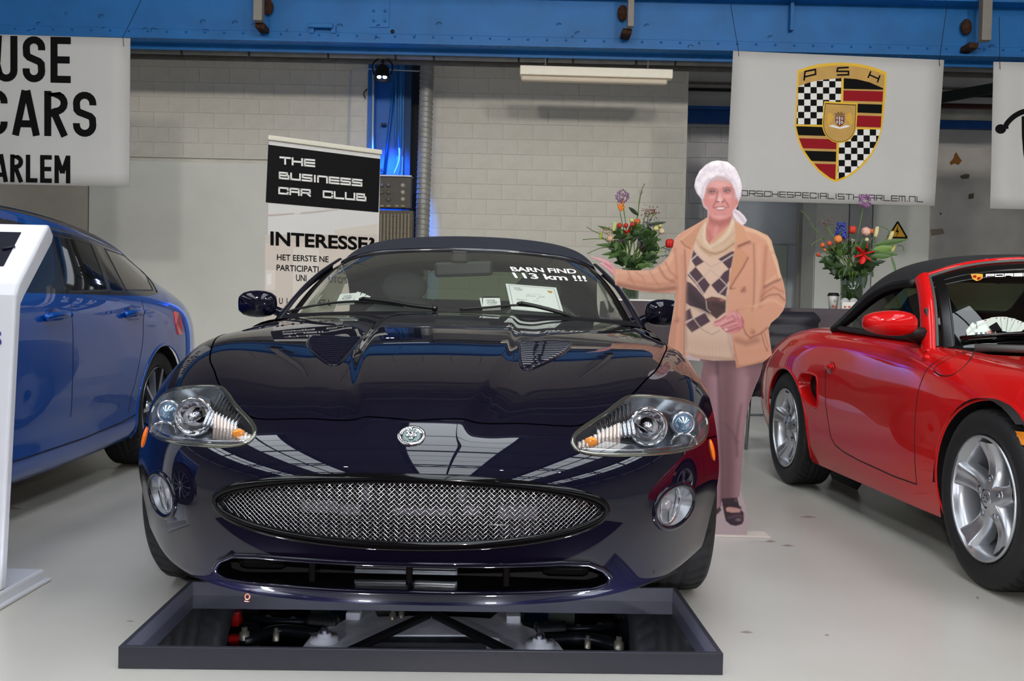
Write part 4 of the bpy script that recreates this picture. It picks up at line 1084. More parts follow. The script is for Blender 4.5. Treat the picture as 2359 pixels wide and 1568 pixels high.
q = [np.array(p, float) for p in ((-20, 797), (4, 797), (4, 762), (-20, 762))]; mm = lambda a, b: (q[0]*(1-a)+q[1]*a)*(1-b)+(q[3]*(1-a)+q[2]*a)*b
def kfront(px, py):
    r = pray(px, py); n = np.array((0, -.885, .078)); p0 = np.array((0, 2.957-.0015, .045)); return CAMP+r*(np.dot(p0-CAMP, n)/np.dot(r, n))
MB().add([tuple(kfront(*mm(a, b))) for a, b in v], f).build('lettering', pbr('purple_print', '4a2f86', .5), kio, True)

# ================= hanging banners =================
BY = 9.8
BAN = pbr('banner_white', 'c6c5c4', .6, noise=.04, nscale=3)
INK = pbr('ink_black', '060608', .55, spec=.12); INKV = INK
def banner(name, corners, label, Y=BY):
    P = [at(a, b, Y) for a, b in corners]   # TL TR BR BL
    c = sum(P)/4; e = empty(name, tuple(c), 0, label, 'banner', 'white banners hung under the girder')
    n = 12; G = np.array([[(P[0]*(1-u)+P[1]*u)*(1-v)+(P[3]*(1-u)+P[2]*u)*v for u in np.linspace(0, 1, n)] for v in np.linspace(0, 1, n)])
    B = G.copy(); B[..., 1] += .006
    m = MB().grid(G).grid(B)
    ed = [tuple(x) for x in list(G[0])+list(G[1:, -1])+list(G[-1, ::-1][1:])+list(G[::-1, 0][1:-1])]; k = len(ed)
    m.add(ed+[(a, b+.006, z) for a, b, z in ed], [(i, (i+1) % k, k+(i+1) % k, k+i) for i in range(k)])
    m.build('sheet', BAN, e, True); return e
def flatpx(mb, pts, Y): return mb.add([tuple(at(a, b, Y)) for a, b in pts], [tuple(range(len(pts)))])
def stroke2d(pts, t, closed=False):
    """mitred ribbon along a 2D polyline"""
    P = [np.array(p, float) for p in pts]; n = len(P); L = []; Rr = []
    for i in range(n):
        a = P[i-1] if (i > 0 or closed) else None; b = P[(i+1) % n] if (i < n-1 or closed) else None
        d1 = (P[i]-a)/np.linalg.norm(P[i]-a) if a is not None else None; d2 = (b-P[i])/np.linalg.norm(b-P[i]) if b is not None else None
        d1 = d2 if d1 is None else d1; d2 = d1 if d2 is None else d2
        n1 = np.array((-d1[1], d1[0])); n2 = np.array((-d2[1], d2[0])); m_ = n1+n2; m_ /= max(np.linalg.norm(m_), 1e-6); k = min(1/max(np.dot(m_, n1), .4), 2.5)
        L.append(P[i]+m_*t/2*k); Rr.append(P[i]-m_*t/2*k)
    v = [tuple(x) for x in L]+[tuple(x) for x in Rr]; f = [(i, (i+1) % n, n+(i+1) % n, n+i) for i in range(n if closed else n-1)]
    return v, f
def arc2(cx, cy, rx, ry, a0, a1, n=10): return [(cx+rx*math.cos(R(a)), cy+ry*math.sin(R(a))) for a in np.linspace(a0, a1, n)]
def din(ch, w, t):
    """bold narrow capitals in a box w x 1 (stroke centres inset by t/2)"""
    h = t/2; x0, x1, y0, y1 = h, w-h, h, 1-h; r = (x1-x0)/2; cx = w/2
    if ch == 'U': return [[(x0, 1)]+[(x0, y0+r)]+arc2(cx, y0+r, r, r, 180, 360)+[(x1, 1)]]
    if ch == 'O': return [arc2(cx, y1-r, r, r, 0, 180)+arc2(cx, y0+r, r, r, 180, 360)+[(x1, y1-r)]]
    if ch == 'C': return [[(x1, .70)]+arc2(cx, y1-r, r, r, 0, 180)+arc2(cx, y0+r, r, r, 180, 360)+[(x1, .30)]]
    if ch == 'S': return [[(x1, .70)]+arc2(cx, y1-r, r, r, 0, 180)+[(x0+.01, .60), (x0+.06, .545), (x1-.06, .455), (x1-.01, .40)]+arc2(cx, y0+r, r, r, 0, -180)+[(x0, .30)]]
    if ch == 'E': return [[(w, y1), (x0, y1), (x0, y0), (w, y0)], [(x0, .5), (w*.95, .5)]]
    if ch == 'H': return [[(x0, 0), (x0, 1)], [(x1, 0), (x1, 1)], [(x0, .5), (x1, .5)]]
    if ch == 'L': return [[(x0, 1), (x0, y0), (w, y0)]]
    if ch == 'A': return [[(x0-.02, 0), (cx-.02, 1)], [(x1+.02, 0), (cx+.02, 1)], [(x0+.05, .26), (x1-.05, .26)]]
    if ch == 'R': return [[(x0, 0), (x0, 1)], [(x0, y1)]+[(x1-.14, y1)]+arc2(x1-.2, .735, .2, .265-h, 90, -90, 9)+[(x0, .47)], [(cx-.02, .47), (x1+.01, 0)]]
    if ch == 'M': return [[(x0, 0), (x0, 1)], [(x1, 0), (x1, 1)], [(x0, .98), (cx, .36)], [(x1, .98), (cx, .36)]]
    if ch == 'F': return [[(w, y1), (x0, y1), (x0, 0)], [(x0, .5), (w*.9, .5)]]
    return []
def din_type(mb, txt, right, y0, y1, lw, gap, t, fr):
    """set right-aligned so the last letter ends at x=right (photo pixels)"""
    H_ = y1-y0; x = right
    for ch in txt[::-1]:
        w_ = (lw*(1.22 if ch == 'M' else 1.12 if ch == 'A' else .9 if ch in 'EL' else 1))/H_
        x -= w_*H_
        for ln in din(ch, w_, t):
            v, f = stroke2d(ln, t); n_l = len(mb.f) % 7; mb.add([(p[0], p[1]-.0003*n_l, p[2]) for p in (fr(x+a*H_, y1-b*H_) for a, b in v)], f)
        x -= gap
    return mb
bl = banner('hanging_banner', [(-190, 74), (300, 88), (298, 430), (-190, 420)], 'white hanging banner with three lines of large black capitals, cut off by the left edge')
sk = lambda x, y: tuple(at(x, y+.022*(x-100), BY-.002))
mb = MB(); din_type(mb, 'HOUSE', 163, 84, 190, 52, 12, .155, sk); mb.build('lettering', INK, bl, True)
mb = MB(); din_type(mb, 'CARS', 222, 209, 313, 54, 12, .155, sk); mb.build('lettering', INK, bl, True)
mb = MB(); din_type(mb, 'HAARLEM', 162, 357, 421, 30, 6, .16, sk); mb.build('lettering', INK, bl, True)
WIRE = pbr('thin_wire', '1c1c1e', .5)
MB().tube([at(285, 107, BY-.004), at(283, 86, BY-.004), at(335, -20, BY+.3)], .003, 5).build('hanging_wire', WIRE, bl, True)

bc = banner('hanging_banner', [(1689, 117), (2175, 138), (2153, 474), (1672, 462)], 'white hanging banner with a gold, red and black checkered crest')
for a, b, c_ in ((1702, 130, 1683), (2165, 152, 2182)): MB().tube([at(a, b, BY-.004), at(a-1, b-14, BY-.004), at(c_, 10, BY+.5)], .003, 5).build('hanging_wire', WIRE, bc, True)
Z5 = lambda p: (1560+p[0]/2.953, p[1]/2.953)
def layer(pts, k, mat, name, par=None, mb=None):
    m = mb or MB(); flatpx(m, [Z5(p) for p in pts], BY-.0015-.0012*k)
    return m if mb else m.build(name, mat, par or bc, True)
GOLD = pbr('print_yellow', 'e8b91e', .5); TAN = pbr('print_gold', 'c99d4b', .5, noise=.15, nscale=6); CRED = pbr('print_red', '940e1b', .55, spec=.15); CBLK = pbr('print_black', '060505', .55, spec=.1); CWHT = pbr('print_white', 'ecebe8', .5)
SH = [(818, 480), (880, 456), (960, 436), (1040, 428), (1120, 425), (1210, 431), (1290, 445), (1360, 465), (1425, 492), (1423, 570), (1418, 650), (1410, 740), (1400, 830), (1388, 900), (1370, 960), (1348, 1010), (1320, 1060), (1285, 1105), (1240, 1150), (1195, 1185), (1150, 1210), (1112, 1227), (1075, 1238), (1035, 1220), (1000, 1200), (960, 1165), (920, 1120), (888, 1080), (860, 1040), (837, 1000), (820, 950), (808, 905), (800, 860), (803, 770), (808, 680), (813, 580)]
cen = np.mean(SH, 0); inner = [tuple(cen+(np.array(p)-cen)*.955) for p in SH]
crest = layer(SH, 0, GOLD, 'crest')
layer(inner, 1, TAN, 'crest_field', crest)
def clip(sub, conv):
    """part of polygon sub inside the convex polygon conv (image coordinates, either winding)"""
    area = sum(a[0]*b[1]-b[0]*a[1] for a, b in zip(conv, conv[1:]+conv[:1])); c = conv if area > 0 else conv[::-1]
    out = list(sub)
    for a, b in zip(c, c[1:]+c[:1]):
        inp = out; out = []
        ins = lambda p: (b[0]-a[0])*(p[1]-a[1])-(b[1]-a[1])*(p[0]-a[0]) >= 0
        for p, q in zip(inp, inp[1:]+inp[:1]):
            if ins(p): out.append(p)
            if ins(p) != ins(q):
                d1 = (b[0]-a[0])*(p[1]-a[1])-(b[1]-a[1])*(p[0]-a[0]); d2 = (b[0]-a[0])*(q[1]-a[1])-(b[1]-a[1])*(q[0]-a[0]); t = d1/(d1-d2)
                out.append((p[0]+(q[0]-p[0])*t, p[1]+(q[1]-p[1])*t))
        if not out: return []
    return out
UL = [(824, 588), (900, 560), (1000, 541), (1117, 531), (1110, 850), (812, 846)]
URq = [(1134, 531), (1220, 538), (1310, 560), (1402, 600), (1385, 868), (1128, 862)]
LL = [(810, 858), (1086, 868), (1076, 1222), (1040, 1208), (965, 1150), (905, 1082), (860, 1015), (829, 940)]
LR = [(1104, 872), (1384, 880), (1362, 955), (1315, 1045), (1240, 1132), (1160, 1192), (1090, 1220)]
for reg, nm in ((UL, 'w'), (LR, 'w')): layer(reg, 2, CWHT, 'crest_quarter', crest)
for reg, ox, oy in ((UL, 822, 548), (LR, 1098, 875)):
    mb = MB()
    for i in range(-2, 10):
        for j in range(-2, 10):
            if (i+j) % 2 == 0: continue
            x, y = ox+i*42.5, oy+j*42.5+(i*.8)
            p = clip([(x, y), (x+42.5, y), (x+42.5, y+42.5), (x, y+42.5)], reg)
            if len(p) > 2: layer(p, 3, None, '', mb=mb)
    mb.build('crest_checks', CBLK, crest, True)
def stripes(reg, rows):
    for y0, y1, col_, sl in rows:
        p = clip([(780, y0), (1440, y0+sl), (1440, y1+sl), (780, y1)], reg)
        if len(p) > 2: layer(p, 3, CBLK if col_ == 'k' else CRED, 'crest_stripe', crest)
stripes(URq, [(500, 596, 'k', 14), (606, 676, 'r', 16), (692, 752, 'k', 20), (770, 846, 'r', 22)])
stripes(LL, [(858, 918, 'k', 16), (938, 1005, 'r', 20), (1022, 1090, 'k', 20), (1108, 1240, 'r', 20)])
for reg in ([(1119, 531), (1133, 531), (1128, 700), (1112, 700)], [(1088, 960), (1103, 960), (1090, 1222), (1076, 1222)], [(806, 846), (1010, 850), (1010, 862), (806, 858)], [(1200, 866), (1386, 870), (1385, 881), (1200, 878)]): layer(reg, 4, GOLD, 'crest_bar', crest)
CSH = [(1000, 688), (1228, 700), (1224, 800), (1218, 880), (1205, 915), (1185, 942), (1160, 960), (1130, 970), (1092, 973), (1055, 962), (1022, 938), (1000, 905), (988, 870), (986, 830), (993, 760)]
cc_ = np.mean(CSH, 0)
layer(CSH, 5, GOLD, 'inner_shield', crest); layer([tuple(cc_+(np.array(p)-cc_)*.93) for p in CSH], 6, CBLK, 'inner_outline', crest)
layer([tuple(cc_+(np.array(p)-cc_)*.90) for p in CSH], 7, TAN, 'inner_field', crest)
layer([(1075, 785), (1138, 788), (1138, 830), (1125, 850), (1106, 860), (1086, 848), (1074, 828)], 8, pbr('coat_red', '6b1713', .5), 'coat_of_arms', crest)
mb = MB()
for x, y in ((1088, 802), (1122, 805), (1088, 830), (1120, 832)): layer([(x-5, y-9), (x+5, y-9), (x+5, y+9), (x-5, y+9)], 9, None, '', mb=mb); layer([(x-9, y-3), (x+9, y-3), (x+9, y+3), (x-9, y+3)], 9, None, '', mb=mb)
layer([(1102, 792), (1108, 792), (1107, 850), (1102, 850)], 9, None, '', mb=mb); mb.build('coat_marks', CWHT, crest, True)
layer([(1074, 782), (1070, 764), (1084, 774), (1095, 756), (1106, 770), (1118, 756), (1128, 774), (1142, 766), (1138, 784)], 9, pbr('crown_gold', '7d5a1e', .5), 'crown', crest)
for s in (-1, 1):   # supporters: two rampant lions
    layer([(1106+s*a, b) for a, b in ((42, 800), (52, 778), (66, 765), (80, 770), (78, 785), (94, 790), (82, 800), (90, 830), (76, 850), (60, 852), (64, 832), (52, 822))], 9, pbr('lion_gold', 'd9a932', .5), 'supporter', crest)
layer([(1030, 856), (1060, 848), (1106, 866), (1150, 850), (1180, 858), (1150, 868), (1106, 876), (1060, 866)], 9, CWHT, 'motto_ribbon', crest)
mb = MB()
for ch, pts in (('P', [(863, 548), (870, 486), (940, 472), (942, 505), (870, 522)]), ('S', [(1168, 458), (1092, 462), (1088, 485), (1166, 485), (1166, 508), (1086, 510)])):
    v, f = stroke2d(pts, 11); mb.add([tuple(at(*Z5(p), BY-.0055)) for p in v], f)
for pts in ([(1318, 484), (1298, 530)], [(1380, 512), (1362, 560)], [(1308, 508), (1371, 536)]):
    v, f = stroke2d(pts, 10); mb.add([tuple(at(*Z5(p), BY-.0055)) for p in v], f)
mb.build('crest_lettering', CBLK, crest, True)
v, f = tech_type('PORSCHESPECIALISTHAARLEM.NL', 0, 0, 1, 1.15, .33, .15); X_ = max(p[0] for p in v)
qm = quad_map([(1691, 450.5), (2127, 466), (2127, 452.5), (1691, 437)])
MB().add([tuple(at(*qm(a/X_, b), BY-.002)) for a, b in v], f).build('lettering', pbr('ink_grey', '2b2a2d', .5), bc, True)

br = banner('hanging_banner', [(2289, 142), (2780, 152), (2775, 490), (2281, 480)], 'white hanging banner with black script, cut off by the right edge')
MB().tube([at(2304, 160, BY-.004), at(2303, 140, BY-.004), at(2302, 40, BY+.3)], .003, 5).build('hanging_wire', WIRE, br, True)
mb = MB(); z7 = lambda p: (2100+p[0]/2.9036, 100+p[1]/2.9036)
sw_ = [z7(p) for p in [(632, 572), (632, 545), (660, 510), (700, 478), (752, 455), (830, 440), (900, 452)]]; sw_ = [tuple(p) for p in soft(sw_, 6)]
v, f = stroke2d(sw_, 12); mb.add([tuple(at(*p, BY-.002)) for p in v], f)
flatpx(mb, [z7(p) for p in ellipse(596, 572, 37, 32, 20)], BY-.0025)
flatpx(mb, [z7(p) for p in [(736, 488), (840, 470), (850, 700), (842, 860), (800, 900), (768, 850), (748, 740), (738, 620)]], BY-.0025)
mb.build('lettering', INK, br, True)

# ================= roll-up stand =================
RL, RR = np.array((-1.70, 6.9, 0)), np.array((-1.005, 7.43, 0)); rd = (RR-RL)/np.linalg.norm(RR-RL); rn = np.array((rd[1], -rd[0], 0))
def onr(px, py, w=0.): r = pray(px, py); p0 = RL+rn*w; return tuple(CAMP+r*(np.dot(p0-CAMP, rn)/np.dot(r, rn)))
ru = empty('roll_up_banner', tuple((RL+RR)/2), math.atan2(rd[1], rd[0]), 'tall white roll-up stand with a black header, between the blue estate and the column', 'banner')
def rz(u, z, w=0): p = RL+(RR-RL)*u+rn*w; return (p[0], p[1], z)
MB().prism([(0, .08), (1, .08), (1, 2.06), (0, 2.06)], lambda a, b, c: rz(a, b, -c), .004).build('sheet', pbr('rollup_white', 'd3d2d0', .5, noise=.05, nscale=2), ru, True)
MB().bar(rz(-.01, 2.075, 0), rz(1.01, 2.075, 0), .03, .035, bev=.006).build('top_rail', pbr('rail_cream', 'd9d6c6', .35), ru, True)
MB().bar(rz(-.01, .05, 0), rz(1.01, .05, 0), .14, .09, bev=.02).build('cassette', SATIN, ru, True)
MB().tube([rz(.5, .08, -.04), rz(.5, 2.06, -.02)], .011, 8).build('pole', SATIN, ru, True)
def pxr(mb, pts, w): return mb.add([onr(a, b, w) for a, b in pts], [tuple(range(len(pts)))])
pxr(MB(), [(618, 333), (876, 366), (872, 489), (612, 466)], .002).build('header', pbr('header_black', '0e0e10', .5, spec=.2), ru, True)
for pts, c_ in (([(611, 540), (870, 540), (869, 556), (611, 560)], 'c6bdb4'), ([(611, 560), (869, 556), (866, 800), (608, 800)], 'cfc3b9'), ([(676, 570), (735, 566), (733, 800), (672, 800)], 'd6cfc6'), ([(612, 622), (634, 622), (634, 668), (611, 668)], 'dbd2ca'), ([(615, 632), (625, 630), (625, 655), (615, 655)], 'e6e2dc'), ([(613, 494), (678, 490), (678, 493), (613, 498)], 'bfb1a8'), ([(692, 489), (780, 480), (780, 483), (692, 493)], 'c2b7ae'), ([(770, 530), (869, 515), (869, 540), (770, 543)], 'cdc6bc')):
    pxr(MB(), pts, .0015+.0004*int(c_, 16) % 3*.0004+.0008*(c_ in ('d6cfc6', 'dbd2ca'))+.0016*(c_ == 'e6e2dc')).build('picture_area', pbr('print_'+c_, c_, .5), ru, True)
def rtext(vf, quad, mat):
    v, f = vf; m = quad_map(quad); MB().add([onr(*m(a, b), .0045) for a, b in v], f).build('lettering', mat, ru, True)
RW = pbr('print_white2', 'e4e3df', .5)
for t_, quad in (('THE', [(646, 378), (726, 385), (726, 367), (646, 360)]), ('BUSINESS', [(644, 412), (835, 430), (835, 413), (644, 395)]), ('CAR CLUB', [(643, 447), (844, 464), (844, 446), (643, 430)])):
    v, f = tech_type(t_, 0, 0, 1, 1.25, .35, .24); X_ = max(p[0] for p in v); rtext(([(a/X_, b) for a, b in v], f), quad, RW)
for t_, quad, b_ in (('INTERESSE?', [(623, 565), (863, 578), (863, 547), (623, 532)], .03), ('HET EERSTE NE', [(638, 599), (757, 604), (757, 590), (638, 585)], .012), ('PARTICIPATI', [(637, 623), (734, 628), (734, 613), (637, 609)], .012), ('DS V', [(776, 630), (817, 632), (817, 616), (776, 615)], .012), ('UNI', [(682, 647), (706, 648), (706, 633), (682, 632)], .012), ("UTO'S", [(757, 651), (800, 653), (800, 638), (757, 636)], .012), ('U  I', [(643, 700), (662, 700), (662, 686), (643, 686)], .012), ('HET L', [(723, 704), (763, 704), (763, 690), (723, 690)], .012)):
    rtext(fit_type(t_, 0, 0, 1, 1, b_), quad, INK)

# ================= papers on the convertible's dashboard =================
def behind(px, py, sh, Mi, off):
    o, d = car_ray(px, py, Mi); h = sh.hit(o, d); return h[0]+d*off
PAPER = pbr('paper_white', 'eeeeec', .55)
def card(name, quad, off, label, cat, group=None, sh=None, M=None, Mi=None, th=.002, mat=None, parent=None, pname=None):
    sh = sh or ws; Mi = Mi or JMi; M = M or JM
    P = [M @ behind(a, b, sh, Mi, off) for a, b in quad]; n_ = (P[1]-P[0]).cross(P[3]-P[0]).normalized()
    if n_.y > 0: n_ = -n_
    mb = MB(); mb.add([tuple(p) for p in P]+[tuple(p-n_*th) for p in P], [(0, 1, 2, 3), (7, 6, 5, 4), (0, 4, 5, 1), (1, 5, 6, 2), (2, 6, 7, 3), (3, 7, 4, 0)])
    if parent is None:
        e = empty(name, tuple(sum(P, Vector())/4), 0, label, cat, group)
    else: e = parent
    mb.build(pname or 'sheet', mat or PAPER, e, True)
    def put(u, v, w=.0008): return tuple((P[0]*(1-u)+P[1]*u)*(1-v)+(P[3]*(1-u)+P[2]*u)*v+n_*w)
    return e, put
def cprint(e, put, txt, box, mat, bold=.01, name='lettering'):
    v, f = fit_type(txt, *box, bold); MB().add([put(a, b) for a, b in v], f).build(name, mat, e, True)
def crect(e, put, box, mat, name='print', w=.0008):
    x0, y0, x1, y1 = box; MB().add([put(x0, y0, w), put(x1, y0, w), put(x1, y1, w), put(x0, y1, w)], [(0, 1, 2, 3)]).build(name, mat, e, True)
INF = pbr('ink_soft', '6c6c70', .5)
e, put = card('information_sheet', [(1178, 712), (1299, 722), (1281, 662), (1165, 653)], .045, 'white information sheet standing inside the windscreen of the black car', 'paper')
for b_ in ((.05, .05, .058, .95), (.942, .05, .95, .95), (.05, .942, .95, .95)): crect(e, put, b_, INF)
cprint(e, put, 'HOUSE', (.14, .845, .27, .875), INK); cprint(e, put, 'of CARS', (.14, .79, .31, .82), INK); cprint(e, put, 'HAARLEM', (.17, .75, .29, .77), INF)
MB().add([put(a, b) for a, b in ((.80, .85), (.90, .83), (.89, .77), (.85, .74), (.81, .77))], [(0, 1, 2, 3, 4)]).build('print_crest', TAN, e, True)
cprint(e, put, 'JAGUAR', (.34, .54, .72, .59), INF); crect(e, put, (.37, .64, .66, .648), INF); crect(e, put, (.46, .49, .6, .505), INF)
for b_ in ((.14, .40, .36, .41), (.14, .37, .30, .378), (.45, .38, .57, .39), (.13, .2, .22, .208), (.45, .19, .74, .2)): crect(e, put, b_, INF)
e, put = card('brochure_stack', [(1112, 707), (1154, 705), (1151, 686), (1113, 686)], .05, 'small stack of white brochures inside the black car, beside the information sheet', 'brochures', 'brochures in the cars', th=.02)
crect(e, put, (-.02, 1.0, 1.0, 1.16), INK, 'dark_edge'); cprint(e, put, 'HOUSE', (.2, .62, .7, .78), INK); cprint(e, put, 'of CARS', (.22, .38, .82, .56), INK); cprint(e, put, 'HAARLEM', (.3, .22, .75, .32), INF)
MB().add([put(-.05, 0, -.002), put(0, 0, -.002), put(-.08, 1.12, -.006), put(-.22, 1.12, -.006)], [(0, 1, 2, 3)]).build('loose_leaf', PAPER, e, True)
e, put = card('brochure_stack', [(775, 696), (813, 692), (823, 674), (784, 677)], .05, 'white brochures and fanned cards inside the windscreen, left side of the black car', 'brochures', 'brochures in the cars', th=.02)
cprint(e, put, 'HOUSE', (.28, .6, .72, .74), INK); cprint(e, put, 'of CARS', (.25, .34, .82, .52), INK); cprint(e, put, 'HAARLEM', (.32, .2, .76, .3), INF)
for k in range(4):
    q0 = (815+k*6, 692-k*0.3); a = R(70-k*18); p1 = (q0[0]+22*math.cos(a), q0[1]-22*math.sin(a)); p2 = (p1[0]+9, p1[1]+2+k)
    card('', [q0, (q0[0]+10, q0[1]), p2, p1], .045-.003*k, '', '', parent=e, pname='card', th=.001)

# ================= red roadster at the right =================
REDP = pbr('signal_red_paint', (.58, .005, .006), .40, 0, 1.0, .08, coat_rough=.01)
REDP.node_tree.nodes['Principled BSDF'].inputs['Coat IOR'].default_value = 1.38
BTOP = pbr('black_top_cloth', '1c1c1e', .85, bump=.2, bscale=300)
ALLOY = pbr('alloy_silver', 'c9cbd0', .30, .85)
RORG, RYAW = (2.48, 3.45, 0), math.atan2(.1, 2.15)
rc = empty('roadster_car', RORG, RYAW, 'bright red two-seat roadster with a black soft top, right of the standee', 'car')
RM = Matrix.Translation(RORG) @ Matrix.Rotation(RYAW, 4, 'Z'); RMi = RM.inverted()
# y, then (x,z) down the half section: centre, hood, valley, crest in, crest, shoulder, side, low side, sill, under
RS = [
 (-.86, [(0,.36),(.15,.36),(.28,.355),(.38,.35),(.45,.345),(.50,.34),(.53,.32),(.54,.29),(.53,.24),(.50,.20)]),
 (-.80, [(0,.47),(.18,.47),(.34,.465),(.46,.455),(.55,.44),(.62,.41),(.66,.36),(.67,.30),(.66,.22),(.62,.18)]),
 (-.62, [(0,.575),(.22,.575),(.40,.58),(.54,.59),(.63,.58),(.71,.53),(.76,.45),(.77,.34),(.76,.22),(.72,.17)]),
 (-.36, [(0,.655),(.24,.652),(.43,.66),(.58,.685),(.68,.68),(.775,.62),(.835,.53),(.85,.38),(.84,.24),(.80,.17)]),
 (-.05, [(0,.715),(.25,.71),(.45,.705),(.60,.735),(.70,.742),(.79,.70),(.855,.62),(.872,.48),(.862,.28),(.82,.17)]),
 (.25, [(0,.762),(.26,.758),(.46,.748),(.61,.765),(.71,.768),(.79,.74),(.85,.66),(.868,.50),(.858,.28),(.82,.17)]),
 (.50, [(0,.805),(.28,.80),(.48,.79),(.62,.795),(.715,.795),(.785,.775),(.838,.68),(.856,.52),(.850,.27),(.815,.165)]),
 (.80, [(0,.80),(.3,.80),(.52,.80),(.66,.815),(.725,.822),(.785,.80),(.828,.69),(.848,.52),(.846,.27),(.815,.165)]),
 (1.15, [(0,.80),(.3,.80),(.52,.81),(.66,.832),(.73,.840),(.79,.812),(.826,.69),(.842,.52),(.846,.27),(.815,.165)]),
 (1.48, [(0,.80),(.3,.80),(.52,.82),(.66,.845),(.735,.850),(.80,.82),(.838,.70),(.846,.53),(.85,.28),(.815,.165)]),
 (1.78, [(0,.85),(.3,.85),(.52,.855),(.66,.862),(.74,.864),(.815,.83),(.862,.72),(.868,.55),(.858,.29),(.815,.165)]),
 (2.08, [(0,.885),(.3,.885),(.52,.88),(.66,.875),(.745,.866),(.825,.83),(.882,.73),(.890,.56),(.872,.30),(.82,.17)]),
 (2.40, [(0,.87),(.3,.87),(.52,.86),(.65,.85),(.735,.835),(.81,.79),(.868,.70),(.878,.55),(.862,.32),(.80,.19)]),
 (2.75, [(0,.82),(.3,.82),(.5,.81),(.62,.795),(.70,.77),(.765,.71),(.81,.62),(.82,.50),(.81,.33),(.76,.21)]),
 (3.02, [(0,.72),(.3,.72),(.47,.71),(.57,.695),(.64,.67),(.69,.62),(.72,.55),(.73,.46),(.72,.34),(.68,.24)]),
 (3.10, [(0,.50),(.3,.5),(.45,.5),(.53,.5),(.58,.49),(.62,.47),(.64,.44),(.65,.40),(.64,.33),(.61,.27)])]
RC = np.array([[(x, y, z) for x, z in s] for y, s in RS])
rsrc = Sheet(half_sheet(RC, 260, 110)); rs = Sheet(half_sheet(RC, 260, 110))
far = lambda P: np.abs(P[..., 0]) > .55
for yc, zc_, r in ((.0, .305, .345), (2.10, .305, .335)):
    rs.cut('arch', [(yc+r*math.cos(t), zc_+r*math.sin(t)) for t in np.linspace(0, 2*math.pi, 60)[:-1]], (1, 2), far)
VENT = [tuple(p) for p in soft([(1.80, .625), (1.66, .632), (1.625, .60), (1.64, .52), (1.665, .455), (1.71, .46), (1.765, .53), (1.805, .59)], 4, True)]
VENT = [(h[0].y, h[0].z) for h in (sheet_at(a, b, rsrc, RMi) for a, b in ((1846, 859), (1858, 858), (1870, 860), (1881, 868), (1883, 900), (1883, 934), (1874, 938), (1858, 925), (1844, 905), (1838, 882))) if h]
VENT = [tuple(p) for p in soft(VENT, 3, True)]
rs.cut('vent', VENT, (1, 2), lambda P: np.abs(P[..., 0]) > .7)
DOOR = [(1.56, .95), (1.555, .66), (1.525, .49), (1.45, .335), (1.40, .305), (1.30, .287), (1.13, .274), (.755, .262), (.525, .266), (.545, .635), (.535, .72), (.47, .80), (.46, .95)]
for s in (1, -1):
    sd_ = (lambda q: (lambda P: P[..., 0]*q > .55))(s); n0 = 'l' if s > 0 else 'r'
    rs.cut('door'+n0, DOOR, (1, 2), sd_, over=[0])
    rs.cut('sill'+n0, [(.30, 0), (.30, .272), (.525, .266), (.755, .262), (1.13, .274), (1.30, .287), (1.42, .31), (1.85, .36), (1.85, 0)], (1, 2), sd_, over=[0])
rs.cut('cabin', [(-.60, .47), (.60, .47), (.66, .75), (.66, 1.70), (-.66, 1.70), (-.66, .75)], (0, 1), lambda P: P[..., 2] > .6)
rs.cut('hood', [(-.62, .44), (-.62, .2), (-.56, -.35), (-.42, -.72), (.42, -.72), (.56, -.35), (.62, .2), (.62, .44)], (0, 1), lambda P: P[..., 2] > .4, over=[0])
rs.cut('ffender', [(-1, 0), (.56, 0), (.56, 1), (-1, 1)], (1, 2), None, over=[0])
for k_, nm in (('body', 'rear_body'), ('doorl', 'door'), ('doorr', 'door'), ('silll', 'side_sill'), ('sillr', 'side_sill'), ('hood', 'hood'), ('ffender', 'front_body')): rs.part(k_, nm, REDP, rc)
RGAP = pbr('red_shut_gap', '2a0204', .6)
rdoor = bpy.data.objects['door'] if 'door' in bpy.data.objects else None
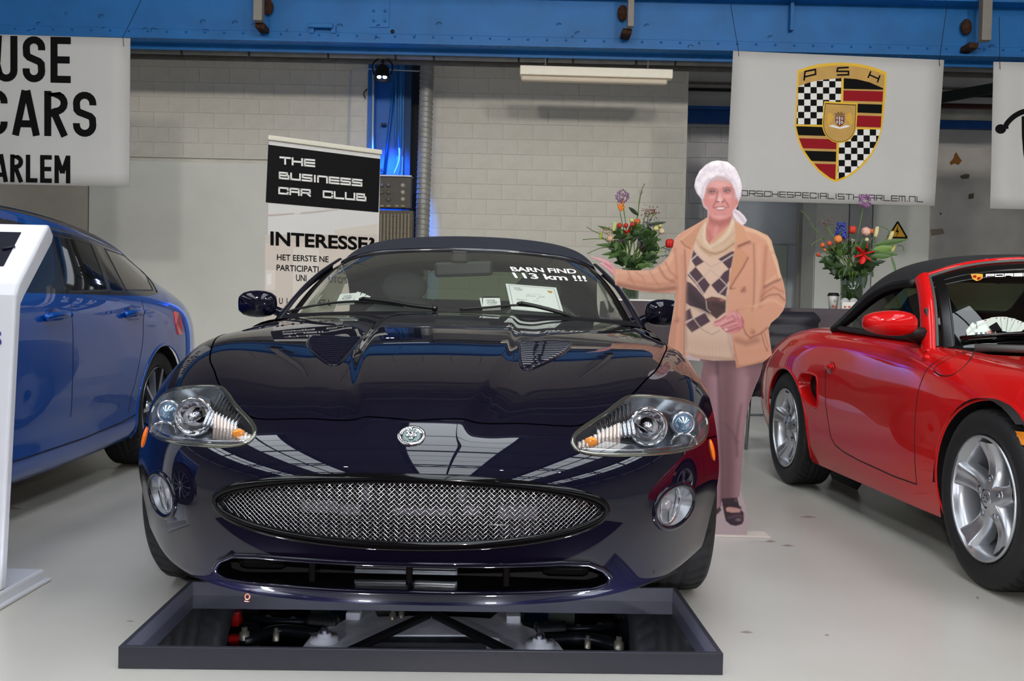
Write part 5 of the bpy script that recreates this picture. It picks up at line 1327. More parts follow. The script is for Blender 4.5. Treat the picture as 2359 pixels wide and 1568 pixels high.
for fn in (rs.left, rs.right):
    p, n = trace(fn, DOOR[1:-1], .012); bead(p, n, .006, .001, lift=.0003).build('shut_line', RGAP, rc)
    p, n = trace(fn, [(1.555, .395), (1.85, .365)], .012)
    vp, vn = trace(rsrc.left if fn == rs.left else rsrc.right, VENT, .012, True); s = -1 if fn == rs.left else 1
    fu = funnel(vp, vn, .06, .86, 3, False, dirv=(-s, 0, .0)).build('air_intake', REDP, rc)
    bead(vp, vn, .012, .004, True).build('intake_edge', REDP, fu)
    c = sum(vp, Vector())/len(vp); inn_ = [c+(p_-c)*.87+Vector((-s*.058, 0, 0)) for p_ in vp]
    for p_ in inn_: p_.x = c.x-s*.050
    MB().add([tuple(p_) for p_ in inn_], [tuple(range(len(inn_)))]).build('intake_back', DARK, fu)
    for k in range(7): MB().box((c.x-s*.046, c.y-.02, c.z-.045+.015*k), (.008, .065, .005), Matrix.Rotation(.4, 3, 'Y')).build('intake_slat', GLOSSBLK, fu)
    h = fn(1.51, .672)
    if h:
        MB().blob(h[0], (.006, .052, .034)).build('handle_bowl', pbr('red_deep', (.35, .004, .004), .3, 0, .8), rc)
        MB().blob(h[0]+h[1]*.008+Vector((0, .004, .006)), (.012, .046, .017)).build('door_handle', REDP, rc)
    for yc, zc_, r in ((.0, .305, .347), (2.10, .305, .337)):
        p, n = trace(rsrc.left if s < 0 else rsrc.right, [(yc+r*math.cos(t), zc_+r*math.sin(t)) for t in np.linspace(-.35, math.pi+.35, 40)], .02)
        bead(p, n, .016, .005).build('arch_lip', REDP, rc)
    for yc in (0, 2.10):
        arc = [(yc+(.347 if yc < 1 else .337)*math.cos(t), .305+(.347 if yc < 1 else .337)*math.sin(t)) for t in np.linspace(-.4, math.pi+.4, 22)]
        MB().grid(np.array([[(s*xx, a, b) for a, b in arc] for xx in (.45, .84)])).grid(np.array([[(s*xx, yc+(.348 if yc < 1 else .338)*math.cos(t), .305+(.348 if yc < 1 else .338)*math.sin(t)) for t in np.linspace(.0, 2.2, 16)] for xx in (.83, .864 if yc < 1 else .850)])).add([(s*.52, yc+.36*math.cos(t), .305+.36*math.sin(t)) for t in np.linspace(0, 2*math.pi, 25)[:-1]], [tuple(range(24))]).build('wheel_house', DARK, rc)
# fuel flap, two small red bumps and amber corner lamp, measured on the panels
pf_ = lambda a, b: sheet_at(a, b, rsrc, RMi)
p, n = trace(pf_, [tuple(q) for q in soft([(2152, 850), (2162, 862), (2180, 866), (2200, 860), (2225, 840), (2241, 818), (2240, 811), (2222, 812), (2195, 822), (2168, 836)], 4, True)], 6, True)
bead(p, n, .005, .001, True, .0003).build('fuel_flap', RGAP, rc)
h = pf_(2132, 824); MB().blob(h[0], (.016, .030, .016)).build('fender_bump', REDP, rc)
h = pf_(2136, 808); MB().blob(h[0], (.012, .018, .010)).build('upper_bump', REDP, rc)
q = [pf_(a, b) for a, b in ((2318, 992), (2338, 993), (2358, 995), (2376, 998), (2372, 1028), (2357, 1025), (2335, 1021))]
q = [h for h in q if h]
MB().add([tuple(h[0]+h[1]*.004) for h in q]+[tuple(h[0]-h[1]*.01) for h in q], [tuple(range(len(q)))]+[(i, (i+1) % len(q), len(q)+(i+1) % len(q), len(q)+i) for i in range(len(q))]).build('corner_lamp', pbr('amber_corner', 'f08a10', .2, 0, .8), rc)
# screen, frame and top
RWB = [(0, .40, .815), (.3, .43, .815), (.55, .53, .812), (.705, .69, .806)]
RWT = [(0, .90, 1.188), (.25, .91, 1.183), (.46, .935, 1.163), (.60, 1.0, 1.105)]
rws = Sheet(half_sheet(wrows(RWB, RWT, 5, .03), 24, 40))
rgl = rws.part('body', 'windscreen', thin_glass('screen_glass_red', 'eef3ee', .08, .95), rc)
for s in (1, -1):
    j = -1 if s > 0 else 0
    e = [Vector(p) for p in rws.P[:, j]]; n_ = [Vector(p) for p in rws.N[:, j]]
    bead([p+Vector((s*.026, .012, .002)) for p in [e[0]+(e[0]-e[1])*1.5]+e], [(v+Vector((s*.55, 0, 0))).normalized() for v in [n_[0]]+n_], .062, .018).build('windscreen_pillar', REDP, rc)
    bead([p+Vector((s*-.006, 0, 0))+v*.004 for p, v in zip(e, n_)], n_, .016, .006).build('pillar_seal', pbr('seal_grey', '4a4a48', .4), rc)
    jj = -4 if s > 0 else 3
    bead([Vector(p)+Vector(v)*.002 for p, v in zip(rws.P[:, jj], rws.N[:, jj])], [Vector(v) for v in rws.N[:, jj]], .05, .001).build('screen_border', pbr('frit_black', '0b0a0a', .25), rgl)
te = [Vector(p) for p in rws.P[-1]]; tn = [Vector(p) for p in rws.N[-1]]
bead([p+Vector((0, .016, .004)) for p in te], tn, .034, .016).build('header_rail', REDP, rc)
bead([p+v*.004 for p, v in zip(te, tn)], tn, .016, .006).build('header_seal', pbr('seal_grey', '4a4a48', .4), rc)
for k, wd in ((-3, .055), (-5, .045)): bead([Vector(p)+Vector(v)*.002 for p, v in zip(rws.P[k], rws.N[k])], [Vector(v) for v in rws.N[k]], wd, .001).build('sun_strip', pbr('frit_black', '0b0a0a', .25), rgl)
v, f = tech_type('PORSCHE', 0, 0, 1, 2.2, .5, .28); X_ = max(a for a, b in v)
decal('', [(2272, 640), (2420, 637), (2420, 629), (2272, 633)], 0, rws, RMi, .0045, ([(a/X_, b) for a, b in v], f)).build('screen_lettering', WHITE, rgl)
def rwp(a, b): h = sheet_at(a, b, rws, RMi); return tuple(h[0]+h[1]*.0045) if h else None
sh_ = [(2236, 633), (2250, 632), (2264, 633), (2264, 642), (2258, 647), (2250, 649), (2241, 645)]
MB().add([rwp(*p) for p in sh_], [tuple(range(len(sh_)))]).build('screen_crest', pbr('crest_gold', 'd39a34', .4), rgl)
mb = MB()
for q in ([(2241, 637), (2249, 636), (2249, 641), (2243, 642)], [(2251, 641), (2260, 640), (2257, 646), (2251, 647)]): mb.add([tuple(Vector(rwp(*p))+Vector((0, -.001, .001))) for p in q], [(0, 1, 2, 3)])
mb.build('crest_mark', CRED, rgl)
RROOF = [
 [(0, .915, 1.200), (.25, .925, 1.195), (.46, .95, 1.176), (.57, .985, 1.135), (.625, 1.03, 1.095), (.635, 1.05, 1.08)],
 [(0, 1.10, 1.232), (.25, 1.10, 1.228), (.46, 1.11, 1.205), (.585, 1.12, 1.165), (.645, 1.14, 1.11), (.66, 1.15, 1.085)],
 [(0, 1.38, 1.242), (.26, 1.38, 1.236), (.47, 1.37, 1.212), (.60, 1.36, 1.165), (.665, 1.35, 1.095), (.685, 1.34, 1.055)],
 [(0, 1.68, 1.19), (.27, 1.68, 1.182), (.48, 1.64, 1.155), (.62, 1.58, 1.10), (.69, 1.53, 1.01), (.715, 1.50, .965)],
 [(0, 1.98, 1.07), (.28, 1.98, 1.06), (.49, 1.90, 1.035), (.64, 1.78, .985), (.715, 1.68, .915), (.74, 1.62, .885)],
 [(0, 2.20, .93), (.28, 2.20, .925), (.50, 2.1, .91), (.66, 1.95, .895), (.735, 1.80, .875), (.755, 1.70, .860)]]
rr = Sheet(half_sheet(RROOF, 60, 50)); rr.cut('rearwin', [(-.36, .98), (.36, .98), (.32, 1.13), (-.32, 1.13)], (0, 2), lambda P: P[..., 1] > 1.5)
rt = rr.part('body', 'soft_top', BTOP, rc, th=.01); rr.part('rearwin', 'rear_window', thin_glass('rear_glass', 'bcd2b4', .05, .9), rt)
for s in (1, -1):
    ed = [Vector(p) for p in rr.P[:, -1 if s > 0 else 0]]
    MB().tube(ed[::3]+[ed[-1]], .022, 10).build('roof_seal', TRIMBLK, rt)
    e0 = [(.69, .78, .83), (.715, 1.0, .84), (.73, 1.3, .85), (.742, 1.58, .86)]; e1 = [(.62, 1.0, 1.06), (.645, 1.13, 1.085), (.672, 1.33, 1.06), (.715, 1.52, .955)]
    C = np.array([[lerp(a, b, t) for a, b in zip(e0, e1)] for t in (0, .5, 1)]); C[..., 0] *= s
    MB().grid(sheet(C, 8, 14)).build('side_window', thin_glass('side_glass_red', 'aebcae', .06, .8), rc)
    bl_ = [(s*.70, .74, .823), (s*.735, 1.0, .842), (s*.745, 1.3, .853), (s*.755, 1.62, .868)]
    MB().tube(soft(bl_, 6), .014, 8).build('belt_seal', TRIMBLK, rc)
    MB().prism([(.70, .825), (.86, .838), (.80, .97)], lambda a, b, c: (s*(.70+c-.05*(b-.83)), a, b), .012).build('mirror_triangle', TRIMBLK, rc)
    C = []
    for k in range(13):
        t = k/12*math.pi; r = math.sin(t)**.6; xx = -math.cos(t)*.112
        C.append([(xx, .06*r*math.cos(a)*(1.15 if math.cos(a) < 0 else .6), .052*r*math.copysign(abs(math.sin(a))**.85, math.sin(a))*(1+.12*xx/.11)) for a in np.linspace(0, 2*math.pi, 25)[:-1]])
    P = np.array(C); P[..., 0] *= -1; P[..., 0] *= s; P += np.array((s*.90, .70, .902)); dm = MB().grid(P, True, None, True).build('door_mirror', REDP, rc)
    MB().tube([(s*.73, .76, .85), (s*.78, .745, .86), (s*.84, .72, .872)], [.040, .030, .022], 10).build('mirror_foot', TRIMBLK, dm)
    MB().add([(s*.90+.095*math.cos(a), .737, .902+.040*math.sin(a)) for a in np.linspace(0, 2*math.pi, 24)[:-1]], [tuple(range(23))]).build('mirror_glass', CHROME, dm)
# cabin
MB().grid(half_sheet([[(0, .50, .80), (.3, .52, .80), (.6, .66, .79)], [(0, .75, .82), (.3, .75, .82), (.62, .85, .81)], [(0, .9, .80), (.3, .92, .82), (.63, .95, .80)], [(0, .92, .6), (.3, .95, .6), (.64, .97, .6)]], 16, 12)).build('dashboard', pbr('dash_black', '121314', .6), rc)
for s in (1, -1):
    C = [[(s*.36+wd*math.copysign(abs(math.cos(a))**.7, math.cos(a)), y+th*math.copysign(abs(math.sin(a))**.7, math.sin(a)), z) for a in np.linspace(0, 2*math.pi, 21)[:-1]] for z, y, wd, th in [(.42, 1.38, .23, .09), (.65, 1.42, .245, .09), (.82, 1.46, .22, .08), (.95, 1.49, .15, .06), (1.03, 1.50, .10, .05), (1.07, 1.50, .02, .02)]]
    MB().grid(np.array(C), True, None, True).build('seat', pbr('seat_black', '141517', .55), rc)
MB().tube([(.36+.18*math.cos(t), .95+.05*math.sin(t), .78+.17*math.sin(t)) for t in np.linspace(0, 2*math.pi, 33)[:-1]], .014, 8, True).bar((.2, .95, .78), (.52, .95, .78), .04, .02).build('steering_wheel', LEATHER, rc)
MB().box((0, 1.72, .75), (1.3, .06, .35), bev=.02).build('bulkhead', LEATHER, rc)
def rwpt(px, py, lift):
    h = sheet_at(px, py, rws, RMi)
    if h is None: o, d = car_ray(px, py, RMi); t = (.44-o.y)/d.y; return o+d*t
    return h[0]+h[1]*lift
wp = MB().tube([rwpt(2215, 785, .02), rwpt(2290, 779, .02), rwpt(2359, 775, .02), rwpt(2430, 775, .02)], .008, 8).build('wiper', GLOSSBLK, rc)
MB().tube([rwpt(2212, 781, .01), rwpt(2280, 775, .01), rwpt(2359, 770, .01), rwpt(2430, 770, .01)], .006, 6).build('wiper_blade', TRIMBLK, wp)
MB().tube([(s_*.5, .43 if abs(s_) < 1 else .53, .812) for s_ in (-1.25, -.8, 0, .8, 1.25)], .016, 8).build('scuttle_seal', pbr('seal_grey', '4a4a48', .4), rc)
# wheels
def alloy(c, side, Ro, par, name='rim'):
    """five broad spokes, dished, with lug bolts and a cap; side=+1/-1 is the outer side in x"""
    x0 = c[0]; S = side
    rim = MB().lathe([(Ro+.004, S*.100), (Ro+.012, S*.098), (Ro+.010, S*.088), (Ro-.006, S*.084), (Ro-.014, S*.060), (Ro-.020, S*.0), (Ro-.012, -S*.09)], c, 'X', 60).build(name, ALLOY, par)
    for k in range(5):
        a0 = 2*math.pi*k/5+.30; G = []
        for i in range(13):
            t = i/12; r = .030+(Ro-.012-.030)*t
            w_ = .030+.012*math.exp(-((t-.0)/.25)**2)+.020*t**3
            row = []
            for j in range(11):
                u = -1+j/5; y = u*w_
                dep = .070-.020*math.sin(math.pi*min(t*1.05, 1))+.018*t**2
                dep += .012*(1-abs(u)**3)-.007*math.exp(-(u/.45)**2)*sstep((t-.25)/.4)-.022*max(0, abs(u)-.8)/.2
                row.append((c[0]+S*dep, c[1]+r*math.cos(a0)-y*math.sin(a0), c[2]+r*math.sin(a0)+y*math.cos(a0)))
            lo = [(row[0][0]-S*.035, row[0][1], row[0][2])]; hi = [(row[-1][0]-S*.035, row[-1][1], row[-1][2])]
            G.append(lo+row+hi)
        MB().grid(np.array(G)).build('spoke', ALLOY, rim)
    MB().lathe([(.0001, S*.083), (.026, S*.083), (.030, S*.080), (.032, S*.074), (.050, S*.072), (.062, S*.062), (.066, S*.03)], c, 'X', 40).build('hub', ALLOY, rim)
    capm = MB()
    for k in range(6): capm.box((c[0]+S*.0836, c[1]+.013*math.cos(k*1.047), c[2]+.013*math.sin(k*1.047)), (.001, .005, .005))
    capm.build('cap_mark', pbr('cap_dark', '2a2a2c', .5), rim)
    for k in range(5):
        a = 2*math.pi*k/5+.30+math.pi/5*0; p = (c[0], c[1]+.066*math.cos(a), c[2]+.066*math.sin(a))
        MB().lathe([(.0001, S*.074), (.009, S*.074), (.010, S*.066), (.016, S*.070), (.018, S*.066)], p, 'X', 12).build('lug_bolt', SATIN, rim)
    MB().lathe([(.04, S*.0), (Ro-.065, S*.0), (Ro-.065, -S*.02), (.04, -S*.02)], c, 'X', 40).build('brake_disc', pbr('disc_blue', '3a434d', .4, .6), rim)
    MB().lathe([(.02, -S*.03), (Ro-.022, -S*.03)], c, 'X', 40).build('dust_shield', DARK, rim)
    return rim
for s in (-1, 1):
    for y, x in ((0, .762), (2.10, .768)):
        c = (s*x, y, .309)
        wh = tyre_mesh(MB(), c, .309, .212, .205).build('wheel', RUBBER, rc); alloy(c, s, .205, wh)
        MB().box((c[0]-s*.01, c[1]+.10, c[2]-.03), (.05, .08, .12), bev=.015).build('brake_caliper', pbr('caliper_grey', '55524c', .5), wh)
MB().box((0, 1.1, .17), (1.55, 2.2, .03)).build('floor_pan', DARK, rc)
# brochures fanned behind the red car's screen
e, put = card('brochure_stack', [(2228, 776), (2295, 772), (2293, 756), (2226, 759)], .05, 'white boxed brochures and a fan of cards behind the red roadster windscreen', 'brochures', 'brochures in the cars', rws, RM, RMi, th=.02)
for k in range(3): crect(e, put, (.30+.16*k, .15, .38+.16*k, .55), INK, 'print')
for k, (x, c_) in enumerate(((.72, 'c8452c'), (.80, 'a03a20'), (.88, '7a2a1c'))): crect(e, put, (x, .2, x+.09, .7), pbr('print_'+c_, c_, .5), 'print')
for q0, q1, q2, q3 in (((2225, 760), (2262, 758), (2250, 748), (2240, 742)), ((2250, 758), (2290, 756), (2287, 731), (2248, 741)), ((2285, 757), (2310, 758), (2306, 729), (2282, 731)), ((2308, 762), (2322, 764), (2322, 730), (2304, 729)), ((2318, 764), (2330, 766), (2340, 734), (2322, 731)), ((2322, 768), (2336, 769), (2354, 740), (2339, 735)), ((2328, 770), (2342, 771), (2372, 748), (2355, 741))):
    _, pt = card('', [q0, q1, q2, q3], .060-.002*((q0[0]//4) % 6), '', '', None, rws, RM, RMi, .001, parent=e, pname='card')
    crect(e, pt, (0, 0, .05, 1), INF, 'print'); crect(e, pt, (.5, .84, .62, .92), CRED, 'print')
card('', [(2288, 764), (2308, 759), (2296, 741), (2278, 752)], .044, '', '', None, rws, RM, RMi, .002, mat=INK, parent=e, pname='dark_card')

# ================= blue estate car at the left =================
BLUP = pbr('bright_blue_paint', (.002, .070, .36), .38, .25, 1.0, .15, coat_rough=.012)
BORG = (-2.93, 5.70, 0)
be = empty('estate_car', BORG, 0, 'bright blue estate car with dark tinted windows, behind the white kiosk', 'car')
BMt = Matrix.Translation(BORG); BMi = BMt.inverted()
# y, then (x,z): roof centre, roof, roof edge, rail, window top, mid window, belt, shoulder, side, crease, low, sill, under
BS = [
 (-3.2, [(0,.92),(.3,.92),(.5,.91),(.62,.90),(.70,.89),(.78,.87),(.85,.84),(.90,.79),(.93,.62),(.93,.40),(.925,.30),(.93,.20),(.86,.15)]),
 (-2.55, [(0,.98),(.3,.98),(.52,.975),(.66,.965),(.74,.955),(.80,.945),(.865,.93),(.91,.86),(.935,.65),(.935,.42),(.925,.31),(.935,.20),(.86,.15)]),
 (-1.9, [(0,1.34),(.3,1.335),(.48,1.315),(.56,1.285),(.60,1.25),(.735,1.09),(.865,.935),(.915,.86),(.937,.66),(.937,.42),(.922,.31),(.938,.19),(.86,.15)]),
 (-1.3, [(0,1.395),(.3,1.39),(.50,1.37),(.58,1.34),(.62,1.305),(.745,1.12),(.87,.940),(.918,.865),(.938,.67),(.938,.43),(.92,.32),(.938,.19),(.86,.15)]),
 (-.7, [(0,1.395),(.3,1.388),(.50,1.365),(.58,1.335),(.62,1.30),(.745,1.12),(.87,.948),(.92,.87),(.938,.67),(.935,.44),(.912,.34),(.93,.20),(.85,.16)]),
 (-.2, [(0,1.375),(.3,1.365),(.49,1.335),(.575,1.30),(.615,1.262),(.74,1.10),(.868,.957),(.925,.875),(.948,.70),(.945,.50),(.93,.38),(.93,.22),(.85,.18)]),
 (.2, [(0,1.34),(.3,1.325),(.48,1.29),(.565,1.25),(.605,1.215),(.73,1.08),(.855,.965),(.925,.88),(.955,.72),(.955,.52),(.94,.38),(.92,.24),(.84,.2)]),
 (.5, [(0,1.29),(.3,1.27),(.47,1.225),(.55,1.18),(.59,1.15),(.71,1.05),(.83,.968),(.90,.885),(.935,.74),(.935,.54),(.92,.38),(.89,.26),(.82,.22)]),
 (.78, [(0,1.21),(.3,1.18),(.45,1.13),(.53,1.09),(.57,1.07),(.67,1.01),(.78,.955),(.85,.87),(.88,.74),(.88,.54),(.87,.40),(.84,.28),(.78,.24)]),
 (1.0, [(0,1.05),(.3,1.02),(.43,.99),(.5,.97),(.54,.96),(.62,.93),(.70,.90),(.76,.84),(.79,.73),(.79,.55),(.78,.42),(.76,.30),(.71,.26)]),
 (1.10, [(0,.85),(.28,.84),(.40,.83),(.46,.82),(.5,.81),(.57,.79),(.63,.77),(.68,.73),(.70,.66),(.70,.55),(.69,.44),(.67,.33),(.63,.3)])]
BCt = np.array([[(x, y, z) for x, z in s] for y, s in BS])
bsrc = Sheet(half_sheet(BCt, 240, 110)); bs = Sheet(half_sheet(BCt, 240, 110))
def px_of(P):
    Q = np.asarray(P, float)-CAMP; cp, sp = math.cos(PITCH), math.sin(PITCH); f_ = Q[..., 1]*cp-Q[..., 2]*sp; u_ = Q[..., 1]*sp+Q[..., 2]*cp
    xx, yy = Q[..., 0]/f_, u_/f_; c, s = math.cos(ROLL), math.sin(ROLL)
    return np.stack([CX+F*(c*xx+s*yy), CY-F*(-s*xx+c*yy)], -1)
def near_px(a, b, sh, org):
    h = sheet_at(a, b, sh, Matrix.Translation(org).inverted())
    if h: return h
    W = sh.P+np.array(org); q = px_of(W); d = np.hypot(q[..., 0]-a, q[..., 1]-b); d[sh.P[..., 0] < 0] = 1e9
    i = np.unravel_index(np.argmin(d), d.shape); return Vector(sh.P[i]), Vector(sh.N[i])
def bpx(pts): return [tuple(near_px(a, b, bsrc, BORG)[0]) for a, b in pts]
def yz(pts): return [(p[1], p[2]) for p in bpx(pts)]
farb = lambda P: np.abs(P[..., 0]) > .5
W1 = yz([(118, 540), (165, 549), (209, 562), (228, 610), (247, 668), (200, 670), (152, 671)]); W1 = W1+[(-1.22, .962), (-1.22, 1.25)] if False else W1
W2 = yz([(222, 566), (231, 569), (283, 669), (255, 669)]); W3 = yz([(241, 573), (288, 590), (326, 624), (342, 648), (352, 668), (290, 668)])
W0 = [(-1.50, .965), (-1.44, 1.10), (-1.40, 1.24), (-1.48, 1.265), (-1.9, 1.20), (-2.35, .985)]
SD = [(n0, (lambda q: (lambda P: P[..., 0]*q > .5))(s)) for s, n0 in ((1, 'l'), (-1, 'r'))]
for n0, sd_ in SD:
    for nm, w_ in (('w1', W1), ('w2', W2), ('w3', W3), ('w0', W0)): bs.cut(nm+n0, w_, (1, 2), sd_)
bs.cut('arch', [(.0+.355*math.cos(t), .33+.355*math.sin(t)) for t in np.linspace(0, 2*math.pi, 60)[:-1]], (1, 2), farb)
bs.cut('arch', [(-2.9+.36*math.cos(t), .33+.36*math.sin(t)) for t in np.linspace(0, 2*math.pi, 60)[:-1]], (1, 2), farb)
band = yz([(108, 528), (165, 541), (211, 555), (238, 566), (290, 583), (330, 617), (350, 648), (366, 676)])
LINE = band[::-1]
for n0, sd_ in SD: bs.cut('trim'+n0, band+[(-.05, .958), (-1.0, .952), (-1.55, .948), (-2.55, .95), (-2.0, 1.24), (-1.6, 1.30)], (1, 2), sd_, over=[0])
rdl = yz([(160, 687), (166, 735), (168, 800), (166, 900), (163, 960)]); rde = yz([(326, 692), (330, 740), (327, 800), (316, 860), (303, 910), (296, 950)])
for n0, sd_ in SD: bs.cut('rdoor'+n0, rdl+[(rde[-1][0], rdl[-1][1])]+rde[::-1], (1, 2), sd_, over=[0])
for n0, sd_ in SD: bs.cut('fdoor'+n0, [(rdl[0][0]-.004, rdl[0][1])]+[(a-.004, b) for a, b in rdl[1:]]+[(-2.6, .30), (-2.6, .93)], (1, 2), sd_, over=[0])
bs.cut('roof', [(-.60, -2.2), (.60, -2.2), (.60, .6), (-.60, .6)], (0, 1), lambda P: P[..., 2] > 1.05, over=[0])
TINT = pbr('tinted_glass', '161514', .03, 0, .6, .3)
SURR = pbr('surround_black', '141416', .2, 0, .4)
bs.part('body', 'body_side', BLUP, be); bs.part('roof', 'roof', BLUP, be)
for n0, _ in SD:
    bs.part('rdoor'+n0, 'rear_door', BLUP, be); bs.part('fdoor'+n0, 'front_door', BLUP, be); bs.part('trim'+n0, 'window_surround', SURR, be)
    for k_ in ('w0', 'w1', 'w2', 'w3'): bs.part(k_+n0, 'side_window', TINT, be)
BGAP = pbr('blue_shut_gap', '03143a', .6); LITE = pbr('blue_edge', (.02, .14, .5), .3, .3, 1)
for fn in (bs.right,):
    for l in (rdl, rde):
        p, n = trace(fn, l, .02); bead(p, n, .005, .0012, lift=.0003).build('shut_line', BGAP, be)
    p, n = trace(fn, [(-2.6, .27), (-1.6, .265), (-1.0, .275), (-.55, .30), (-.38, .32)], .02); bead(p, n, .008, .0012, lift=.0003).build('sill_line', BGAP, be)
    p, n = trace(bsrc.right, W3+[W3[0]], .02); bead(p, n, .010, .003).build('window_seal', pbr('seal_black', '0c0c0c', .3), be)
    p, n = trace(bsrc.right, W1+[W1[0]], .02); bead(p, n, .012, .003).build('window_seal', pbr('seal_black', '0c0c0c', .3), be)
    p, n = trace(bsrc.right, [(a+.0, b+.012) for a, b in band], .02); bead(p, n, .012, .004).build('window_trim', pbr('trim_gloss', '18181a', .1, 0, .5), be)
    p, n = trace(bsrc.right, [(.355*math.cos(t), .33+.355*math.sin(t)) for t in np.linspace(0, math.pi+.5, 36)], .02); bead(p, n, .018, .006).build('arch_lip', BLUP, be)
for a, b in ((125, 731), (302, 724)):
    h = sheet_at(a, b, bsrc, BMi)
    MB().blob(h[0]+h[1]*-.004, (.006, .075, .045)).build('handle_bowl', pbr('blue_deep', (.002, .03, .2), .35, .3, .6), be)
    hd = MB().tube(soft([h[0]+h[1]*.012+Vector((0, -.11, -.004)), h[0]+h[1]*.035+Vector((0, -.06, .002)), h[0]+h[1]*.036+Vector((0, .04, .004)), h[0]+h[1]*.014+Vector((0, .10, .006))], 6), .016, 10).build('door_handle', BLUP, be)
    MB().blob(h[0]+h[1]*.03+Vector((0, .10, .006)), (.012, .02, .014)).build('lock_cover', BLUP, hd)
q = [near_px(a, b, bsrc, BORG) for a, b in ((400, 718), (409, 720), (416, 742), (419, 768), (410, 771), (404, 745))]
MB().add([tuple(h[0]+h[1]*.008) for h in q]+[tuple(h[0]-h[1]*.01) for h in q], [tuple(range(len(q)))]+[(i, (i+1) % len(q), len(q)+(i+1) % len(q), len(q)+i) for i in range(len(q))]).build('tail_lamp', pbr('tail_red', 'd4443a', .2, 0, .7), be)
for s in (1, -1):
    p, n = trace(bsrc.top, [(s*.545, -1.9), (s*.565, -1.2), (s*.56, -.5), (s*.555, 0), (s*.535, .45)], .03); bead(p, n, .022, .014).build('roof_rail', GLOSSBLK, be)
for s in (1, -1):
    for y in (0, -2.9):
        c = (s*.805, y, .325); wh = tyre_mesh(MB(), c, .325, .235, .235).build('wheel', RUBBER, be)
        rim = MB().lathe([(.228, s*.105), (.236, s*.10), (.226, s*.07), (.222, -s*.09)], c, 'X', 40).build('rim', SATIN, wh)
        for k in range(10):
            a = k*math.pi/5; MB().bar((c[0]+s*.085, y+.03*math.cos(a), c[2]+.03*math.sin(a)), (c[0]+s*.095, y+.225*math.cos(a), c[2]+.225*math.sin(a)), .03, .02).build('spoke', SATIN, rim)
        MB().lathe([(.0001, s*.09), (.05, s*.088), (.06, s*.06)], c, 'X', 20).build('hub', SATIN, rim)
        MB().lathe([(.05, 0), (.19, 0)], c, 'X', 24).build('brake_disc', DARK, rim)
    for y in (0, -2.9):
        arc = [(y+.357*math.cos(t), .33+.357*math.sin(t)) for t in np.linspace(-.4, math.pi+.4, 20)]
        MB().grid(np.array([[(s*xx, a, b) for a, b in arc] for xx in (.45, .93)])).build('wheel_house', DARK, be)
MB().box((0, -1.2, .18), (1.6, 3.6, .03)).build('floor_pan', DARK, be)
MB().box((0, -1.1, .6), (1.5, 2.6, .5), bev=.05).build('seats', pbr('seat_black', '141517', .55), be)
# far-side mirror glimpsed through the front window
h = Vector((.62, -1.75, 1.0)); MB().box(h, (.02, .10, .025), bev=.006).build('interior_trim', CHROME, be)

# ================= back right: cabinet, tables, flowers, chair =================
LG = pbr('cabinet_grey', 'b8bbb6', .5, noise=.05)
CY_ = 11.2
cab = empty('steel_cabinet', tuple(on_floor(2008, 734+.91*2300/CY_)*np.array((1, 0, 0))+np.array((0, CY_, 0))), 0, 'tall light-grey two-door cabinet with a warning triangle, below the crest banner', 'cabinet')
x0, x1 = at(1877, 560, CY_)[0], at(2141, 560, CY_)[0]; zt = at(2000, 452, CY_)[2]
MB().box(((x0+x1)/2, CY_+.26, zt/2), (x1-x0, .48, zt), bev=.008).build('carcass', LG, cab, True)
xs3 = [at(a, 560, CY_)[0] for a in (1877, 1954, 2008, 2141)]
for a, b, m in zip(xs3, xs3[1:], (LG, pbr('cabinet_grey_dark', 'a0a1a5', .5), LG)): MB().box(((a+b)/2, CY_+.005, zt/2), (b-a-.012, .03, zt-.06), bev=.004).build('door', m, cab, True)
MB().box((xs3[2]-.05, CY_-.02, 1.05), (.02, .03, .14), bev=.004).build('handle', SATIN, cab, True)
t3 = [at(2068, 508, CY_-.015), at(2043, 548, CY_-.015), at(2092, 549, CY_-.015)]; c3 = sum(t3)/3
ws_ = empty('warning_sign', tuple(c3), 0, 'small yellow warning triangle with a black edge on the grey cabinet', 'sign')
def tri(s_, y, nm, m): 
    v = [c3+(p-c3)*s_+np.array((0, y, 0)) for p in t3]; MB().add([tuple(p) for p in v]+[tuple(p+np.array((0, .003, 0))) for p in v], [(0, 1, 2), (5, 4, 3), (0, 3, 4, 1), (1, 4, 5, 2), (2, 5, 3, 0)]).build(nm, m, ws_, True)
tri(1, 0, 'plate', pbr('sign_yellow', 'd9a212', .45)); 
mb = MB(); vv = [c3+(p-c3)*.9+np.array((0, -.002, 0)) for p in t3]
for a, b in zip(vv, vv[1:]+vv[:1]): mb.bar(a, b, .018, .002, up=(0, 1, 0))
mb.build('sign_border', INK, ws_, True)
mb = MB(); mb.add([tuple(c3+np.array((a, -.003, b))) for a, b in ((.004, .085), (-.022, .0), (.0, .005), (-.014, -.055), (.018, .022), (-.002, .018))], [(0, 1, 2, 5), (2, 3, 4, 5)]); mb.build('sign_symbol', INK, ws_, True)
# partition panels between the block wall and the cabinet
pp = struct('wall_partition', pxbox(1704, 380, 1845, 1000, 12.2, .06), pbr('partition_blue_grey', 'bcc2ca', .6, noise=.06))
struct('trim_30', pxbox(1845, 380, 1877, 1000, 11.9, .12), pbr('post_grey', '9c9b97', .7)); struct('trim_31', pxbox(1788, 566, 1808, 760, 12.17, .03), pbr('strip_pale', 'aab4ae', .6))
struct('trim_32', pxbox(1704, 560, 1845, 563, 12.18, .02), pbr('post_grey', '9c9b97', .7))
